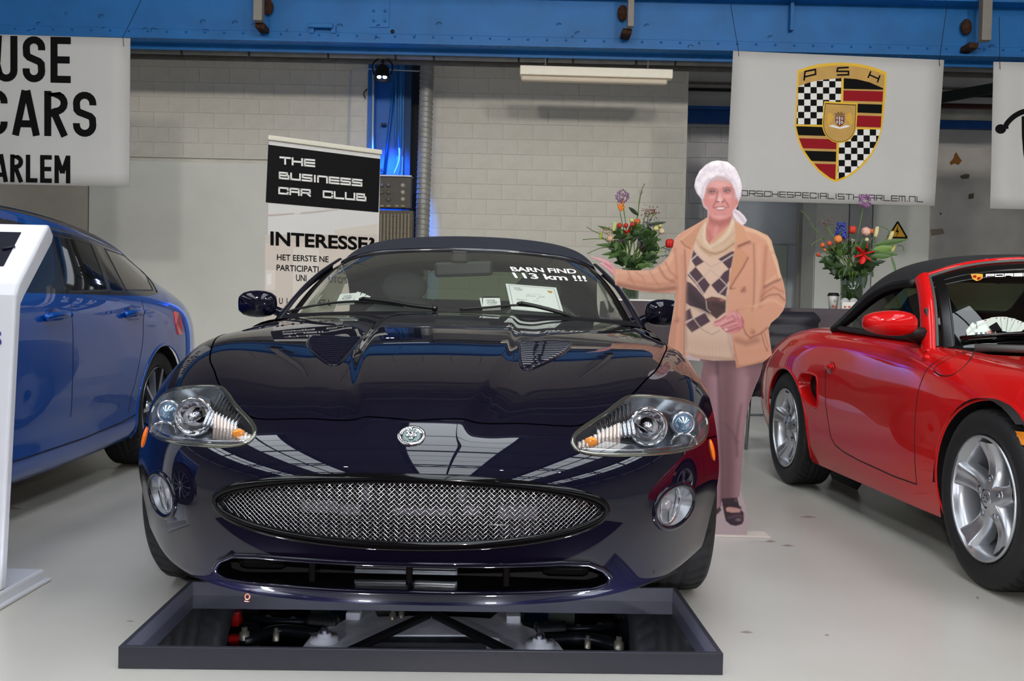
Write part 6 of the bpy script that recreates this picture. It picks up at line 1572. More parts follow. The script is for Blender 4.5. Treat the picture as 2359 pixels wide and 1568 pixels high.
# -- tables
CLT = pbr('dark_tablecloth', '4a4247', .85, noise=.12, nscale=5, bump=.15, bscale=120)
def table(name, px0, px1, ytop, Y, lab, clab, drop, dep=.7, flare=.12):
    a = at(px0, ytop, Y); b = at(px1, ytop, Y); zt_ = a[2]; cx = (a[0]+b[0])/2; wd = b[0]-a[0]
    e = empty(name, (cx, Y+dep/2, 0), 0, lab, 'table')
    MB().box((cx, Y+dep/2, zt_-.02), (wd-.01, dep-.01, .03), bev=.005).build('tabletop', pbr('table_white', 'd8d6d0', .5), e, True)
    for sx in (-1, 1):
        for sy in (.06, dep-.06): MB().tube([(cx+sx*(wd/2-.06), Y+sy, 0), (cx+sx*(wd/2-.07), Y+sy, zt_-.03)], .014, 8).build('leg', SATIN, e, True)
    # cloth: a top and a hanging skirt with folds
    c_ = empty('tablecloth', (cx, Y+dep/2, zt_), 0, clab, 'tablecloth')
    loop = []
    for (ax, ay), (bx, by) in (((-1, 0), (1, 0)), ((1, 0), (1, 1)), ((1, 1), (-1, 1)), ((-1, 1), (-1, 0))):
        for k in range(14): t = k/14; loop.append((cx+(ax+(bx-ax)*t)*wd/2, Y+(ay+(by-ay)*t)*dep))
    n = len(loop); G = []
    for r in range(6):
        t = r/5; row = []
        for k, (x, y) in enumerate(loop):
            f_ = 1+flare*t*(1+.5*math.sin(k*.9)); corner = 1 if k % 14 == 0 else 0
            row.append((cx+(x-cx)*f_*(1+.03*t*math.sin(k*1.7)), Y+dep/2+(y-Y-dep/2)*(1+flare*t*.8)*(1+.03*t*math.sin(k*2.1+1)), zt_+.004-drop*t*(1+.25*corner)))
        G.append(row)
    mb = MB().grid(np.array(G), True, None, True); mb.add([tuple(p) for p in G[0]], [tuple(range(n))])
    mb.build('cloth', CLT, c_, True); return e, zt_
tb1, zt1 = table('table', 1822, 2060, 710, 7.6, 'tall table under a dark cloth behind the red roadster', 'dark purple-grey cloth hanging over the table behind the red roadster', .30)
tb2, zt2 = table('table', 1400, 1580, 693, 8.1, 'tall table under a dark cloth behind the standee arm', 'dark cloth over the table behind the standee arm, with a pale top', .42, flare=.03)
MB().box((at(1490, 693, 8.1)[0], 8.45, zt2+.012), (.60, .62, .012), bev=.003).build('top_sheet', PAPER, bpy.data.objects['tablecloth.001'], True)
# -- flowers
GREEN = [pbr('leaf_green_a', '2f4a22', .5, noise=.2), pbr('leaf_green_b', '47682c', .5, noise=.2), pbr('leaf_green_c', '22361c', .5), pbr('leaf_green_d', '6a8a3c', .5)]
STEM = pbr('stem_green', '5d7a35', .5)
VG = thin_glass('vase_glass', 'dfe8e2', .10, .93)
def petal_ball(mb, c, r, n=3, flat=1., seed=0):
    """rose: nested cups of petals"""
    rg = random.Random(seed); c = Vector(c)
    for k in range(n):
        rr_ = r*(1-.27*k); m = 6-k
        for j in range(m):
            a = 2*math.pi*j/m+k*.5; d = Vector((math.cos(a), -.35-.25*k, math.sin(a))).normalized()
            rot = d.to_track_quat('Z', 'Y').to_matrix(); mb.blob(c+d*rr_*.45+Vector((0, -r*.12*k, 0)), (rr_*.55, rr_*.60, rr_*.22), 8, 5, rot)
    mb.blob(c+Vector((0, -r*.3, 0)), (r*.5, r*.4, r*.5), 8, 6); return mb
def star_flower(mb, c, r, n=6):
    c = Vector(c)
    for j in range(n):
        a = 2*math.pi*j/n+.3; d = Vector((math.cos(a), -.35, math.sin(a))).normalized(); rot = d.to_track_quat('Z', 'Y').to_matrix()
        mb.blob(c+d*r*.5, (r*.34, r*.10, r*.55), 8, 6, rot)
    return mb
def cup(mb, c, w_, h_, tilt=0.):
    rot = Matrix.Rotation(tilt, 3, 'Y'); c = Vector(c)
    for j in range(5):
        a = 2*math.pi*j/5; p = rot @ Vector((math.cos(a)*w_*.32, math.sin(a)*w_*.32, 0)); mb.blob(c+p, (w_*.36, w_*.36, h_*.55), 8, 7, rot)
    return mb
def leaf(mb, a, b, w_, sag=.0, seed=0):
    a, b = Vector(a), Vector(b); d = b-a; s_ = d.cross(Vector((0, 1, 0))); s_ = s_.normalized() if s_.length > 1e-6 else Vector((1, 0, 0)); vs = []
    for k in range(6):
        t = k/5; q = a+d*t+Vector((0, 0, -sag*t*t)); ww = w_*math.sin(math.pi*min(t*.92+.06, 1))**.8
        vs += [q-s_*ww, q+Vector((0, -w_*.25, 0)), q+s_*ww]
    return mb.add(vs, [(3*k+i, 3*k+i+1, 3*k+i+4, 3*k+i+3) for k in range(5) for i in range(2)], True)
def bouquet(nm, lab, vlab, zf, Y, heads, vase, fol, leaves, twigs, zt_):
    """heads: (kind, x, y, size, colour) in the close-up's own coordinates; Y depth"""
    (vx0, vy0), (vx1, vy1) = vase; A, B = at(*zf(vx0, vy0), Y), at(*zf(vx1, vy1), Y); cx = (A[0]+B[0])/2; r = (B[0]-A[0])/2; z0 = zt_+.008; z1_ = A[2]; yc = Y
    v_ = empty('vase', (cx, yc, z0), 0, vlab, 'vase', None)
    MB().lathe([(.001, z0+.006), (r*.86, z0+.006), (r*.9, z0+.02), (r, z1_), (r+.003, z1_), (r*.93, z0+.0), (.001, z0)], (cx, yc, 0), 'Z', 32).build('glass', VG, v_, True)
    MB().lathe([(.001, z0+.012), (r*.85, z0+.012), (r*.93, z0+(z1_-z0)*.72), (.001, z0+(z1_-z0)*.72)], (cx, yc, 0), 'Z', 24).build('water', thin_glass('vase_water', 'dde4c8', .03, .95), v_, True)
    e = empty(nm, (cx, yc, z0+.02), 0, lab, 'flowers')
    neck = Vector((cx, yc, z1_)); px_m = Y/2300/4.7; sm = MB(); rg = random.Random(len(heads))
    for k, (kind, x, y, s_, c_) in enumerate(heads):
        p = at(*zf(x, y), Y+rg.uniform(-.10, .05)); s_ = s_*px_m*1.22; m = pbr('petal_'+c_, c_, .55, noise=.15, nscale=30); mb = MB(); p = Vector(p)
        if kind == 'rose': petal_ball(mb, p, s_, 3, 1, k)
        elif kind == 'star': star_flower(mb, p, s_)
        elif kind == 'cup': cup(mb, p, s_*1.2, s_*1.5)
        elif kind == 'bud': cup(mb, p, s_*.62, s_*1.9, .35 if x > 1000 else .2)
        elif kind == 'ball':
            for j in range(90):
                d = Vector((rg.gauss(0, 1), rg.gauss(0, 1), rg.gauss(0, 1))).normalized(); mb.blob(p+d*s_*rg.uniform(.75, 1), s_*.13, 5, 3)
        elif kind == 'spike':
            for j in range(60):
                t = rg.uniform(-1, 1); a = rg.uniform(0, 6.28); mb.blob(p+Vector((math.cos(a)*s_*.5*(1-.35*t), math.sin(a)*s_*.5, t*s_)), s_*.17, 6, 4)
        elif kind == 'spray':
            for j in range(44): mb.blob(p+Vector((rg.gauss(0, .45), rg.gauss(0, .4), rg.gauss(0, .42)))*s_, s_*rg.uniform(.06, .11), 5, 4)
        elif kind == 'bird':
            for a, l in ((75, 1.5), (110, 1.2), (50, 1.0), (95, 1.1)):
                d = Vector((math.cos(R(a)), 0, math.sin(R(a)))); mb.blob(p+d*s_*l*.5, (s_*.2, s_*.12, s_*l*.6), 8, 6, d.to_track_quat('Z', 'Y').to_matrix())
        mb.build('flower_head', m, e, True)
        mid = neck.lerp(p, .5)+Vector((0, .02, .03)); sm.tube([neck+Vector((rg.uniform(-r, r)*.6, 0, 0)), mid, p+Vector((0, .01, -s_*.2))], .004, 5)
    for k in range(11):
        a = rg.uniform(0, 6.28); sm.tube([(cx+r*.7*math.cos(a), yc+r*.7*math.sin(a), z0+.02), (cx-r*.4*math.cos(a), yc-r*.4*math.sin(a), z1_+.03)], .005, 5)
    for tw in twigs: sm.tube(soft([Vector(at(*zf(a, b), Y)) for a, b in tw], 4), .0035, 5)
    s0 = sm.build('stems', STEM, e, True); s0['kind'] = 'stuff'
    (fx, fy, frx, fry, n) = fol; mats = [MB() for _ in GREEN]
    for k in range(n):
        a = rg.uniform(0, 6.28); q = rg.uniform(.2, 1)**.5; x, y = fx+frx*q*math.cos(a), fy+fry*q*math.sin(a)
        p = Vector(at(*zf(x, y), Y+rg.uniform(-.12, .12))); d = (p-neck); d = d.normalized() if d.length > .02 else Vector((0, 0, 1)); d = (d+Vector((rg.gauss(0, .5), rg.gauss(0, .4), rg.gauss(0, .5)))).normalized(); L = px_m*rg.uniform(70, 150)
        leaf(mats[min(int(abs(rg.gauss(0, 1.1))), 3)], p-d*L/2, p+d*L/2, L*rg.uniform(.14, .26), L*.2)
    for m_, g in zip(mats, GREEN):
        if m_.f: o = m_.build('foliage', g, e, True); o['kind'] = 'stuff'
    for (ax, ay), (bx, by), w_, gi in leaves: leaf(MB(), (0, 0, 0), (0, 0, 1), 1); l_ = leaf(MB(), at(*zf(ax, ay), Y-.05), at(*zf(bx, by), Y-.08), w_*px_m, 0).build('leaf', GREEN[gi], e, True)
    return e
zr = lambda x, y: (1820+x/4.753, 430+y/4.753); zl = lambda x, y: (1340+x/4.6125, 400+y/4.6125)
bouquet('flower_bouquet', 'bright mixed bouquet with a tall purple globe, blue hyacinth and red lily, behind the roadster', 'clear glass vase of the bouquet on the table behind the red roadster', zr, 7.85,
 [('ball', 820, 155, 62, 'b07ab0'), ('spike', 560, 480, 75, '3a4aa8'), ('cup', 685, 470, 42, 'd8402c'), ('rose', 830, 490, 55, 'e8b8a8'), ('rose', 525, 575, 50, 'ee8f45'), ('rose', 355, 640, 30, 'e06a34'), ('rose', 430, 620, 30, 'd8552c'), ('rose', 310, 745, 26, 'd4502c'), ('rose', 380, 692, 18, 'e07a30'), ('star', 800, 740, 95, 'd8140e'), ('bud', 945, 495, 48, 'd8cf9a'), ('bud', 1105, 540, 46, 'd3c992'), ('bud', 1130, 675, 36, 'd8dc7a'), ('spray', 610, 565, 35, '8a1a70'), ('spray', 670, 600, 40, 'd8d8c8'), ('cup', 890, 485, 25, 'd8682c'), ('spray', 400, 395, 70, '7a5a62'), ('rose', 840, 580, 25, 'd8d0a0'), ('spray', 480, 660, 60, '5a4a20')],
 ((560, 970), (790, 1300)), (660, 790, 280, 190, 190),
 [((900, 640), (1290, 575), 30, 1), ((880, 690), (1180, 745), 34, 1), ((900, 700), (1120, 660), 40, 3), ((880, 760), (1110, 760), 30, 1), ((900, 830), (1045, 815), 24, 2), ((1110, 770), (1165, 955), 16, 1), ((820, 860), (812, 1115), 34, 2), ((850, 860), (910, 990), 26, 2), ((470, 850), (490, 970), 28, 2), ((420, 780), (370, 800), 30, 2), ((560, 900), (540, 1000), 22, 1)],
 [[(380, 590), (250, 440), (190, 330), (120, 262)], [(420, 540), (400, 440), (350, 350)], [(380, 560), (280, 600), (225, 650)], [(1040, 600), (1080, 480), (990, 430)], [(1180, 640), (1230, 650), (1245, 700)]], zt1)
bouquet('flower_bouquet', 'bright mixed bouquet with an orange bird-of-paradise bloom, left of the standee arm', 'glass vase behind the standee arm, mostly hidden', zl, 8.3,
 [('ball', 432, 240, 60, 'a478a0'), ('bird', 410, 400, 62, 'f08418'), ('rose', 405, 550, 32, 'c83418'), ('rose', 470, 550, 30, 'c02c18'), ('rose', 540, 540, 30, 'c02a18'), ('cup', 590, 515, 36, 'dc6a30'), ('star', 490, 640, 52, 'c8281a'), ('bud', 345, 580, 56, 'c3c98a'), ('rose', 530, 495, 26, 'dcd87c'), ('spray', 260, 610, 60, 'c09070'), ('rose', 300, 690, 40, 'd8b090'), ('spray', 400, 650, 40, '4a4a9a'), ('spray', 410, 710, 28, '8a2a80'), ('rose', 690, 640, 44, 'd07a28'), ('spray', 710, 530, 80, '6a5a74'), ('spray', 640, 700, 80, '6a6478'), ('rose', 645, 785, 44, '8a1a6a'), ('rose', 790, 580, 34, 'd8d488'), ('rose', 832, 555, 26, 'd8d480'), ('rose', 850, 610, 38, 'dcc8a8'), ('cup', 935, 740, 48, 'cc1c14'), ('spray', 690, 400, 50, '7a3a22'), ('spray', 770, 400, 55, '7a3420'), ('bud', 205, 655, 34, 'a8bc50'), ('spray', 920, 850, 60, '8a8898'), ('spray', 630, 200, 26, '6a5a3c')],
 ((430, 1000), (610, 1322)), (560, 770, 250, 230, 210),
 [((420, 830), (210, 860), 20, 1), ((380, 760), (150, 755), 20, 1), ((330, 600), (170, 555), 14, 1), ((700, 540), (900, 515), 18, 2), ((760, 700), (850, 700), 16, 1), ((600, 440), (500, 355), 22, 2), ((700, 880), (760, 1000), 26, 1), ((680, 900), (780, 920), 30, 2), ((650, 920), (740, 1000), 22, 1), ((380, 700), (360, 820), 24, 1), ((720, 830), (900, 825), 8, 3)],
 [[(600, 450), (610, 300), (640, 170), (670, 105)], [(360, 780), (200, 790), (60, 850)], [(330, 700), (150, 690), (10, 700)], [(200, 640), (110, 600), (55, 565)], [(700, 500), (720, 430), (790, 430)], [(850, 780), (940, 830), (920, 920)]], zt2+.012)
# -- things on the right table
p = at(1919, 706, 7.95); cu = empty('takeaway_cup', (p[0], 7.95, zt1+.005), 0, 'white printed paper cup with a dark lid beside the vase, behind the roadster', 'cup')
MB().lathe([(.0001, 0), (.030, 0), (.042, .105), (.043, .108), (.0001, .108)], (p[0], 7.95, zt1+.006), 'Z', 24).build('cup', PAPER, cu, True)
MB().lathe([(.046, .104), (.046, .114), (.040, .118), (.038, .128), (.0001, .128)], (p[0], 7.95, zt1+.006), 'Z', 24).build('lid', DARK, cu, True)
for a, z_, c_ in ((-.012, .028, 'a4472c'), (.008, .022, 'c0563a'), (.0, .07, '8a8a88')): MB().box((p[0]+a, 7.95-.0365, zt1+z_), (.012, .004, .018)).build('print', pbr('cup_'+c_, c_, .5), cu, True)
p = at(1957, 702, 7.72); ch_ = empty('card_holder', (p[0], 7.70, zt1+.005), 0, 'clear and white card holder with two round tops in front of the vase', 'holder')
MB().box((p[0], 7.70, zt1+.032), (.145, .05, .052), bev=.004).build('tray', pbr('holder_white', 'dcdad6', .3), ch_, True)
for s in (-1, 1): MB().lathe([(.0001, -.004), (.034, -.004), (.034, .004), (.0001, .004)], (p[0]+s*.034, 7.73, zt1+.058), 'Y', 20).build('round_card', pbr('card_grey', 'a3a3a4', .4), ch_, True)
for k in range(4): MB().box((p[0]-.05+.034*k, 7.6735, zt1+.022), (.018, .002, .014)).build('print', pbr('cup_c0563a', 'c0563a', .5), ch_, True)
# -- chair with a dark jacket over its back
chx = at(1790, 850, 7.0)[0]; ch = empty('metal_chair', (chx, 7.10, 0), 0, 'grey tubular metal chair behind the standee, mostly hidden by the red roadster', 'chair')
STL = pbr('chair_steel', '8a8c90', .35, .8)
for k, (x, y) in enumerate(((-.20, 6.92), (.20, 6.92), (-.20, 7.28), (.20, 7.28))):
    MB().tube([(chx+x*1.15, y+(.04 if y > 7.1 else -.04), 0), (chx+x, y, .47)], .012, 8).build('leg', STL, ch, True)
MB().tube([(chx-.22, 6.90, .22), (chx-.21, 7.29, .22)], .009, 6).tube([(chx+.22, 6.90, .22), (chx+.21, 7.29, .22)], .009, 6).tube([(chx-.21, 7.10, .22), (chx+.21, 7.10, .22)], .009, 6).build('stretcher', STL, ch, True)
MB().box((chx, 7.10, .48), (.44, .42, .035), bev=.012).build('seat', DARK, ch, True)
MB().tube(soft([(chx-.20, 6.92, .47), (chx-.20, 6.87, .85), (chx, 6.85, .92), (chx+.20, 6.87, .85), (chx+.20, 6.92, .47)], 6), .012, 8).build('back_frame', STL, ch, True)
jk = empty('dark_jacket', (chx, 6.84, .9), 0, 'dark navy quilted jacket hung over the chair behind the standee', 'jacket')
NAVY = pbr('navy_quilt', '14151f', .6, bump=.2, bscale=40)
G = []
for i in range(22):
    t = i/21; z = .93-.57*t
    row = []
    for a in np.linspace(0, 2*math.pi, 33)[:-1]:
        wd = .245+.05*t+.012*math.sin(i*1.9); th = .075+.03*math.sin(math.pi*t)+.010*math.sin(i*1.9)+.012*math.sin(a*5+i*.4)
        row.append((chx-.01-.03*t+wd*math.copysign(abs(math.cos(a))**.8, math.cos(a)), 6.84+th*math.sin(a), z+.02*math.sin(a*3+1)*t))
    G.append(row)
G = [[(chx+(x-chx)*.85, 6.84+(y-6.84)*.4, z+.03) for x, y, z in G[0]]]+G
mb = MB().grid(np.array(G), True, None, True); mb.add([tuple(p) for p in G[0]], [tuple(range(32))]); mb.build('body', NAVY, jk, True)
MB().tube(soft([(chx-.24, 6.80, .86), (chx-.29, 6.78, .7), (chx-.27, 6.77, .5), (chx-.25, 6.77, .42)], 6), .055, 12).build('sleeve', NAVY, jk, True)

# ================= life-size cardboard figure (a flat printed board) =================
SY = 4.13
A7 = lambda L: [(1340+x/2.8, 340+y/2.8) for x, y in L]
AT = lambda L: [(1560+x/4.6125, 420+y/4.6125) for x, y in L]
AL = lambda L: [(1640+x/3.267, 780+y/3.267) for x, y in L]
SIL = A7([(880, 82), (940, 90), (990, 130), (1020, 190), (1035, 250), (1030, 310), (1014, 345), (1008, 375), (992, 395), (1020, 410), (1050, 440), (1067, 468), (1055, 490), (1037, 500), (1120, 528), (1200, 565), (1225, 600), (1240, 660), (1265, 730), (1280, 800), (1300, 860), (1312, 920), (1318, 1000), (1300, 1050), (1270, 1090), (1222, 1130), (1205, 1165), (1215, 1250), (1228, 1335), (1178, 1378)])
SIL += AL([(385, 175), (365, 270), (330, 350), (300, 430), (270, 530), (250, 640), (240, 760), (235, 830), (228, 920), (222, 1020), (217, 1100), (222, 1160), (235, 1195), (262, 1300), (292, 1385), (268, 1405), (264, 1450), (258, 1474), (245, 1483), (-95, 1483), (-100, 1290), (-70, 1200), (-60, 900), (-75, 600), (-85, 300), (-60, 170)])
SIL += A7([(650, 1365), (555, 1330), (562, 1230), (585, 1100), (600, 1000), (605, 930), (560, 938), (430, 932), (300, 912), (218, 885), (212, 850), (206, 822), (188, 808), (165, 785), (140, 766), (118, 750), (124, 742), (150, 747), (130, 733), (95, 722), (60, 706), (66, 702), (100, 709), (135, 714), (172, 730), (200, 752), (214, 778), (300, 790), (400, 791), (460, 785), (520, 745), (560, 700), (590, 640), (600, 590), (630, 555), (700, 515), (770, 475), (812, 448), (812, 405), (785, 382), (772, 332), (742, 292), (727, 250), (736, 200), (760, 150), (800, 110), (840, 88)])
ST = 1.7; gx = np.arange(1358, 1818, ST); gy = np.arange(366, 1240, ST); GX, GY = np.meshgrid(gx, gy); PTS = np.stack([GX.ravel(), GY.ravel()], 1)
IMG = np.zeros((len(PTS), 3)); IMG[:] = lin('cdb9bc')
def cov(poly, soft_=1.3):
    P = np.array(poly); m = 6; b = (PTS[:, 0] > P[:, 0].min()-m) & (PTS[:, 0] < P[:, 0].max()+m) & (PTS[:, 1] > P[:, 1].min()-m) & (PTS[:, 1] < P[:, 1].max()+m)
    c = np.zeros(len(PTS))
    if b.any(): c[b] = np.clip(.5-poly_sd(PTS[b], poly)[0]/soft_/2, 0, 1)
    return c
def paint(poly, col_, soft_=1.3, k=1., within=None):
    c = cov(poly, soft_)*k
    if within is not None: c = c*within
    IMG[:] = IMG*(1-c[:, None])+np.array(lin(col_))*c[:, None]; return c
def brush(path, wd, col_, k=1., within=None):
    """soft stroke along a path, gaussian across"""
    P = [np.array(p, float) for p in path]; d = np.full(len(PTS), 1e9)
    lo = np.min(P, 0)-3*wd; hi = np.max(P, 0)+3*wd; b = ((PTS > lo) & (PTS < hi)).all(1); Q = PTS[b]; dd = np.full(len(Q), 1e9)
    for a, c in zip(P, P[1:]):
        v = c-a; t = np.clip(((Q-a)@v)/max(v@v, 1e-9), 0, 1); dd = np.minimum(dd, np.hypot(*(Q-a-t[:, None]*v).T))
    d[b] = dd; w_ = np.exp(-(d/wd)**2)*k
    if within is not None: w_ = w_*within
    IMG[:] = IMG*(1-w_[:, None])+np.array(lin(col_))*w_[:, None]
def dab(p, rx, ry, col_, k=1., within=None):
    w_ = np.exp(-((PTS[:, 0]-p[0])/rx)**2-((PTS[:, 1]-p[1])/ry)**2)*k
    if within is not None: w_ = w_*within
    IMG[:] = IMG*(1-w_[:, None])+np.array(lin(col_))*w_[:, None]
# trousers
TR = AL([(-90, 120), (400, 120), (385, 180), (365, 270), (330, 350), (300, 430), (270, 530), (250, 640), (240, 760), (235, 830), (228, 920), (222, 1020), (215, 1100), (205, 1180), (190, 1205), (100, 1210), (70, 1230), (70, 1260), (40, 1280), (-40, 1285), (-70, 1200), (-60, 900), (-75, 600), (-85, 300)])
tm = paint(TR, '8c676c'); 
brush(AL([(38, 150), (50, 400), (60, 700), (72, 900), (72, 1240)]), 5, '563b45', .75, tm); brush(AL([(20, 300), (30, 700), (45, 1000), (40, 1270)]), 9, 'b98f98', .7, tm); brush(AL([(-10, 300), (0, 700), (10, 1250)]), 8, 'a67d86', .6, tm)
brush(AL([(230, 250), (215, 450), (205, 650), (195, 800), (190, 1000), (175, 1190)]), 13, 'b2888e', .7, tm); brush(AL([(110, 180), (110, 450), (120, 700), (130, 950), (125, 1200)]), 14, '775259', .6, tm)
brush(AL([(225, 500), (205, 600), (185, 760), (190, 880)]), 5, '6a474e', .6, tm); brush(AL([(260, 300), (240, 520), (228, 700), (215, 1000), (200, 1180)]), 7, 'b48b93', .6, tm); brush(AL([(100, 640), (150, 700), (190, 780)]), 4, '6f4a52', .5, tm); brush(AL([(0, 165), (380, 175)]), 14, '5f434a', .7, tm)
# shoes
paint(AL([(72, 1200), (190, 1195), (205, 1250), (220, 1285), (240, 1310), (240, 1370), (225, 1395), (180, 1408), (140, 1400), (105, 1370), (95, 1330), (85, 1280)]), '3b2431'); paint(AL([(105, 1275), (130, 1262), (190, 1266), (218, 1285), (212, 1305), (150, 1308), (110, 1298)]), 'dba79e'); brush(AL([(90, 1250), (215, 1270)]), 3, '2b1822', .9)
brush(AL([(130, 1345), (190, 1330), (230, 1335)]), 4, '6e5262', .6); dab(AL([(200, 1362)])[0], 6, 3, 'b59aa6', .7); dab(AL([(180, 1215)])[0], 3, 3, '7a6470', .8); paint(AL([(-60, 1285), (40, 1278), (60, 1262), (72, 1290), (30, 1330), (-60, 1345)]), '40293a')
# coat body and sleeves
CO = A7([(800, 452), (700, 515), (630, 555), (600, 590), (590, 640), (560, 700), (520, 745), (460, 785), (400, 791), (300, 790), (214, 778), (208, 822), (216, 887), (300, 914), (430, 934), (560, 940), (605, 930), (600, 1000), (585, 1100), (562, 1230), (550, 1335), (660, 1372), (700, 1300), (960, 1200), (1000, 1420), (1010, 1418), (1178, 1380), (1230, 1335), (1215, 1250), (1205, 1165), (1222, 1130), (1270, 1090), (1300, 1050), (1320, 1000), (1314, 920), (1300, 860), (1280, 800), (1265, 730), (1240, 660), (1225, 600), (1200, 563), (1120, 526), (1000, 480)])
cm = paint(CO, 'dfa486')
L_, D_, DD_ = 'ecbd98', 'b9795a', '8a5142'
for pth, wd, col_, k in (([(230, 800), (330, 805), (450, 805), (540, 770), (590, 690)], 9, L_, .6), ([(225, 880), (350, 905), (480, 920), (600, 905)], 12, DD_, .75), ([(300, 850), (420, 880), (560, 880), (610, 840)], 8, D_, .5), ([(300, 800), (325, 860), (350, 900)], 5, D_, .55), ([(345, 800), (390, 830), (410, 870)], 4, D_, .45), ([(440, 800), (470, 850), (500, 890)], 5, D_, .5), ([(500, 775), (540, 840), (600, 870)], 6, DD_, .5), ([(540, 740), (570, 800), (610, 830)], 5, D_, .6), ([(226, 785), (222, 880)], 3, L_, .5), ([(600, 650), (612, 760), (618, 900), (610, 1100), (590, 1300)], 7, D_, .45), ([(650, 700), (655, 900), (648, 1100), (640, 1300)], 9, 'c98d6e', .5), ([(665, 660), (672, 900), (665, 1100), (660, 1340)], 4, DD_, .6), ([(640, 600), (690, 560), (760, 510)], 7, L_, .5),
    ([(1040, 520), (1130, 545), (1200, 590), (1225, 660)], 8, 'f0cda6', .7), ([(1235, 690), (1262, 770), (1280, 850)], 5, 'f4d8b0', .6), ([(1190, 640), (1180, 760), (1175, 900), (1150, 1020)], 9, D_, .6), ([(1110, 620), (1115, 800), (1110, 1000), (1100, 1050)], 5, DD_, .45), ([(1140, 640), (1145, 820), (1130, 990)], 8, L_, .3), ([(1280, 850), (1230, 870), (1180, 900)], 6, DD_, .7), ([(1300, 930), (1240, 900), (1190, 930), (1160, 960)], 5, D_, .7), ([(1310, 985), (1270, 945), (1210, 950), (1160, 985)], 4, DD_, .6), ([(1300, 1020), (1250, 985), (1200, 985), (1150, 1010), (1060, 1040)], 7, L_, .6), ([(1250, 830), (1230, 850), (1190, 870)], 6, L_, .6), ([(1270, 1060), (1200, 1110), (1130, 1140), (1080, 1130)], 8, 'e0a57f', .6), ([(1100, 1030), (1010, 1045)], 4, D_, .4), ([(1000, 1050), (1030, 1120), (1060, 1200), (1090, 1228)], 4, DD_, .7), ([(1090, 1225), (1150, 1200), (1200, 1160)], 4, DD_, .7), ([(1000, 1240), (1060, 1260), (1130, 1240)], 14, DD_, .5), ([(980, 1280), (1010, 1410)], 5, D_, .6), ([(1030, 1320), (1120, 1330), (1200, 1310)], 18, 'dd9d7a', .5), ([(1010, 1410), (1090, 1400), (1180, 1370)], 5, D_, .6), ([(1160, 1200), (1185, 1290), (1200, 1310)], 2.5, DD_, .7), ([(1175, 1190), (1205, 1280), (1190, 1312)], 2, 'a86a50', .7), ([(590, 1120), (580, 1200), (570, 1300)], 7, 'b97c68', .5)):
    brush(A7(pth), wd/2.8*1.6, col_, k, cm)
# sleeve cuff edge, lapels
for q in ([(1000, 1050), (1040, 1030), (1110, 1040), (1120, 1150), (1090, 1225), (1050, 1170)],): paint(A7(q), 'dba37e', 2, .5, cm)
LAP = paint(A7([(985, 480), (1000, 475), (1040, 500), (1090, 600), (1010, 632), (985, 620), (978, 560)]), 'dca47f', 1.2)
paint(A7([(1012, 636), (1070, 690), (1075, 710), (1050, 760), (1000, 830), (960, 910), (950, 900), (960, 780), (975, 680), (990, 640)]), 'd89d78', 1.2)
brush(A7([(1088, 602), (1012, 634)]), 2.2, DD_, .9); brush(A7([(1074, 708), (1040, 775), (990, 850), (958, 908)]), 2.2, DD_, .75); brush(A7([(1012, 640), (1060, 618), (1085, 615)]), 4, DD_, .5)
brush(A7([(1000, 480), (1040, 505), (1090, 600)]), 1.6, L_, .6)
paint(A7([(640, 600), (690, 560), (770, 490), (790, 470), (765, 560), (735, 610), (700, 650), (665, 632)]), 'd29a78', 1.2); brush(A7([(640, 602), (666, 634), (700, 650)]), 2, DD_, .6)
# sweater
SW = A7([(735, 600), (790, 680), (840, 710), (900, 700), (960, 670), (990, 640), (975, 720), (955, 830), (945, 950), (938, 1050), (945, 1200), (990, 1370), (850, 1372), (720, 1355), (665, 1310), (668, 1100), (672, 950), (680, 800), (705, 700)])
sm_ = paint(SW, 'e2c3ac')
dark = '4b303f'
for q in ([(722, 655), (745, 690), (775, 720), (790, 735), (735, 768), (705, 722)], [(735, 768), (790, 835), (735, 880), (682, 820)], [(790, 835), (828, 885), (785, 950), (735, 880)], [(880, 718), (960, 672), (985, 665), (965, 770), (950, 785), (905, 735)], [(955, 780), (950, 860), (935, 880), (888, 840), (920, 800)], [(888, 840), (945, 880), (930, 960), (880, 940), (835, 885)], [(700, 1035), (668, 1055), (668, 1120), (720, 1100)], [(720, 1100), (790, 1060), (830, 1120), (765, 1160)], [(720, 1100), (765, 1160), (710, 1192), (668, 1140)], [(672, 860), (700, 870), (740, 905), (790, 965), (820, 1010), (830, 1070), (770, 1040), (700, 1020), (670, 1000)]): paint(A7(q), dark, 1.2, 1, sm_)
brush(A7([(680, 930), (760, 1010), (820, 1050)]), 12, '241a20', .8, sm_)
for pth, col_ in (([(722, 660), (770, 715), (835, 770), (900, 735)], 'c9b2a4'), ([(745, 690), (700, 730)], 'e6d8cc'), ([(690, 810), (740, 870), (780, 930), (800, 960)], 'd9c6bd'), ([(735, 880), (790, 830), (830, 785), (890, 840), (945, 895)], 'cdb7ab'), ([(945, 880), (880, 950)], 'd9c6bd'), ([(975, 690), (905, 735)], 'e2d2c6'), ([(700, 1035), (715, 1090), (750, 1140), (780, 1175), (840, 1205), (890, 1180)], 'b9a193'), ([(668, 1130), (720, 1100), (790, 1062)], 'dccbc0')): brush(A7(pth), 1.5, col_, .9, sm_)
brush(A7([(670, 1250), (800, 1275), (980, 1270)]), 20, 'd2b096', .6, sm_); brush(A7([(668, 1330), (760, 1350), (985, 1368)]), 5, 'b6917b', .7, sm_); brush(A7([(945, 960), (950, 1150), (985, 1350)]), 6, 'ae8772', .6, sm_); brush(A7([(672, 700), (668, 1300)]), 5, 'a8806c', .5, sm_)
for k in range(14): brush(A7([(690+k*22, 1290), (692+k*22, 1358)]), 1.2, 'c6a48c', .35, sm_)
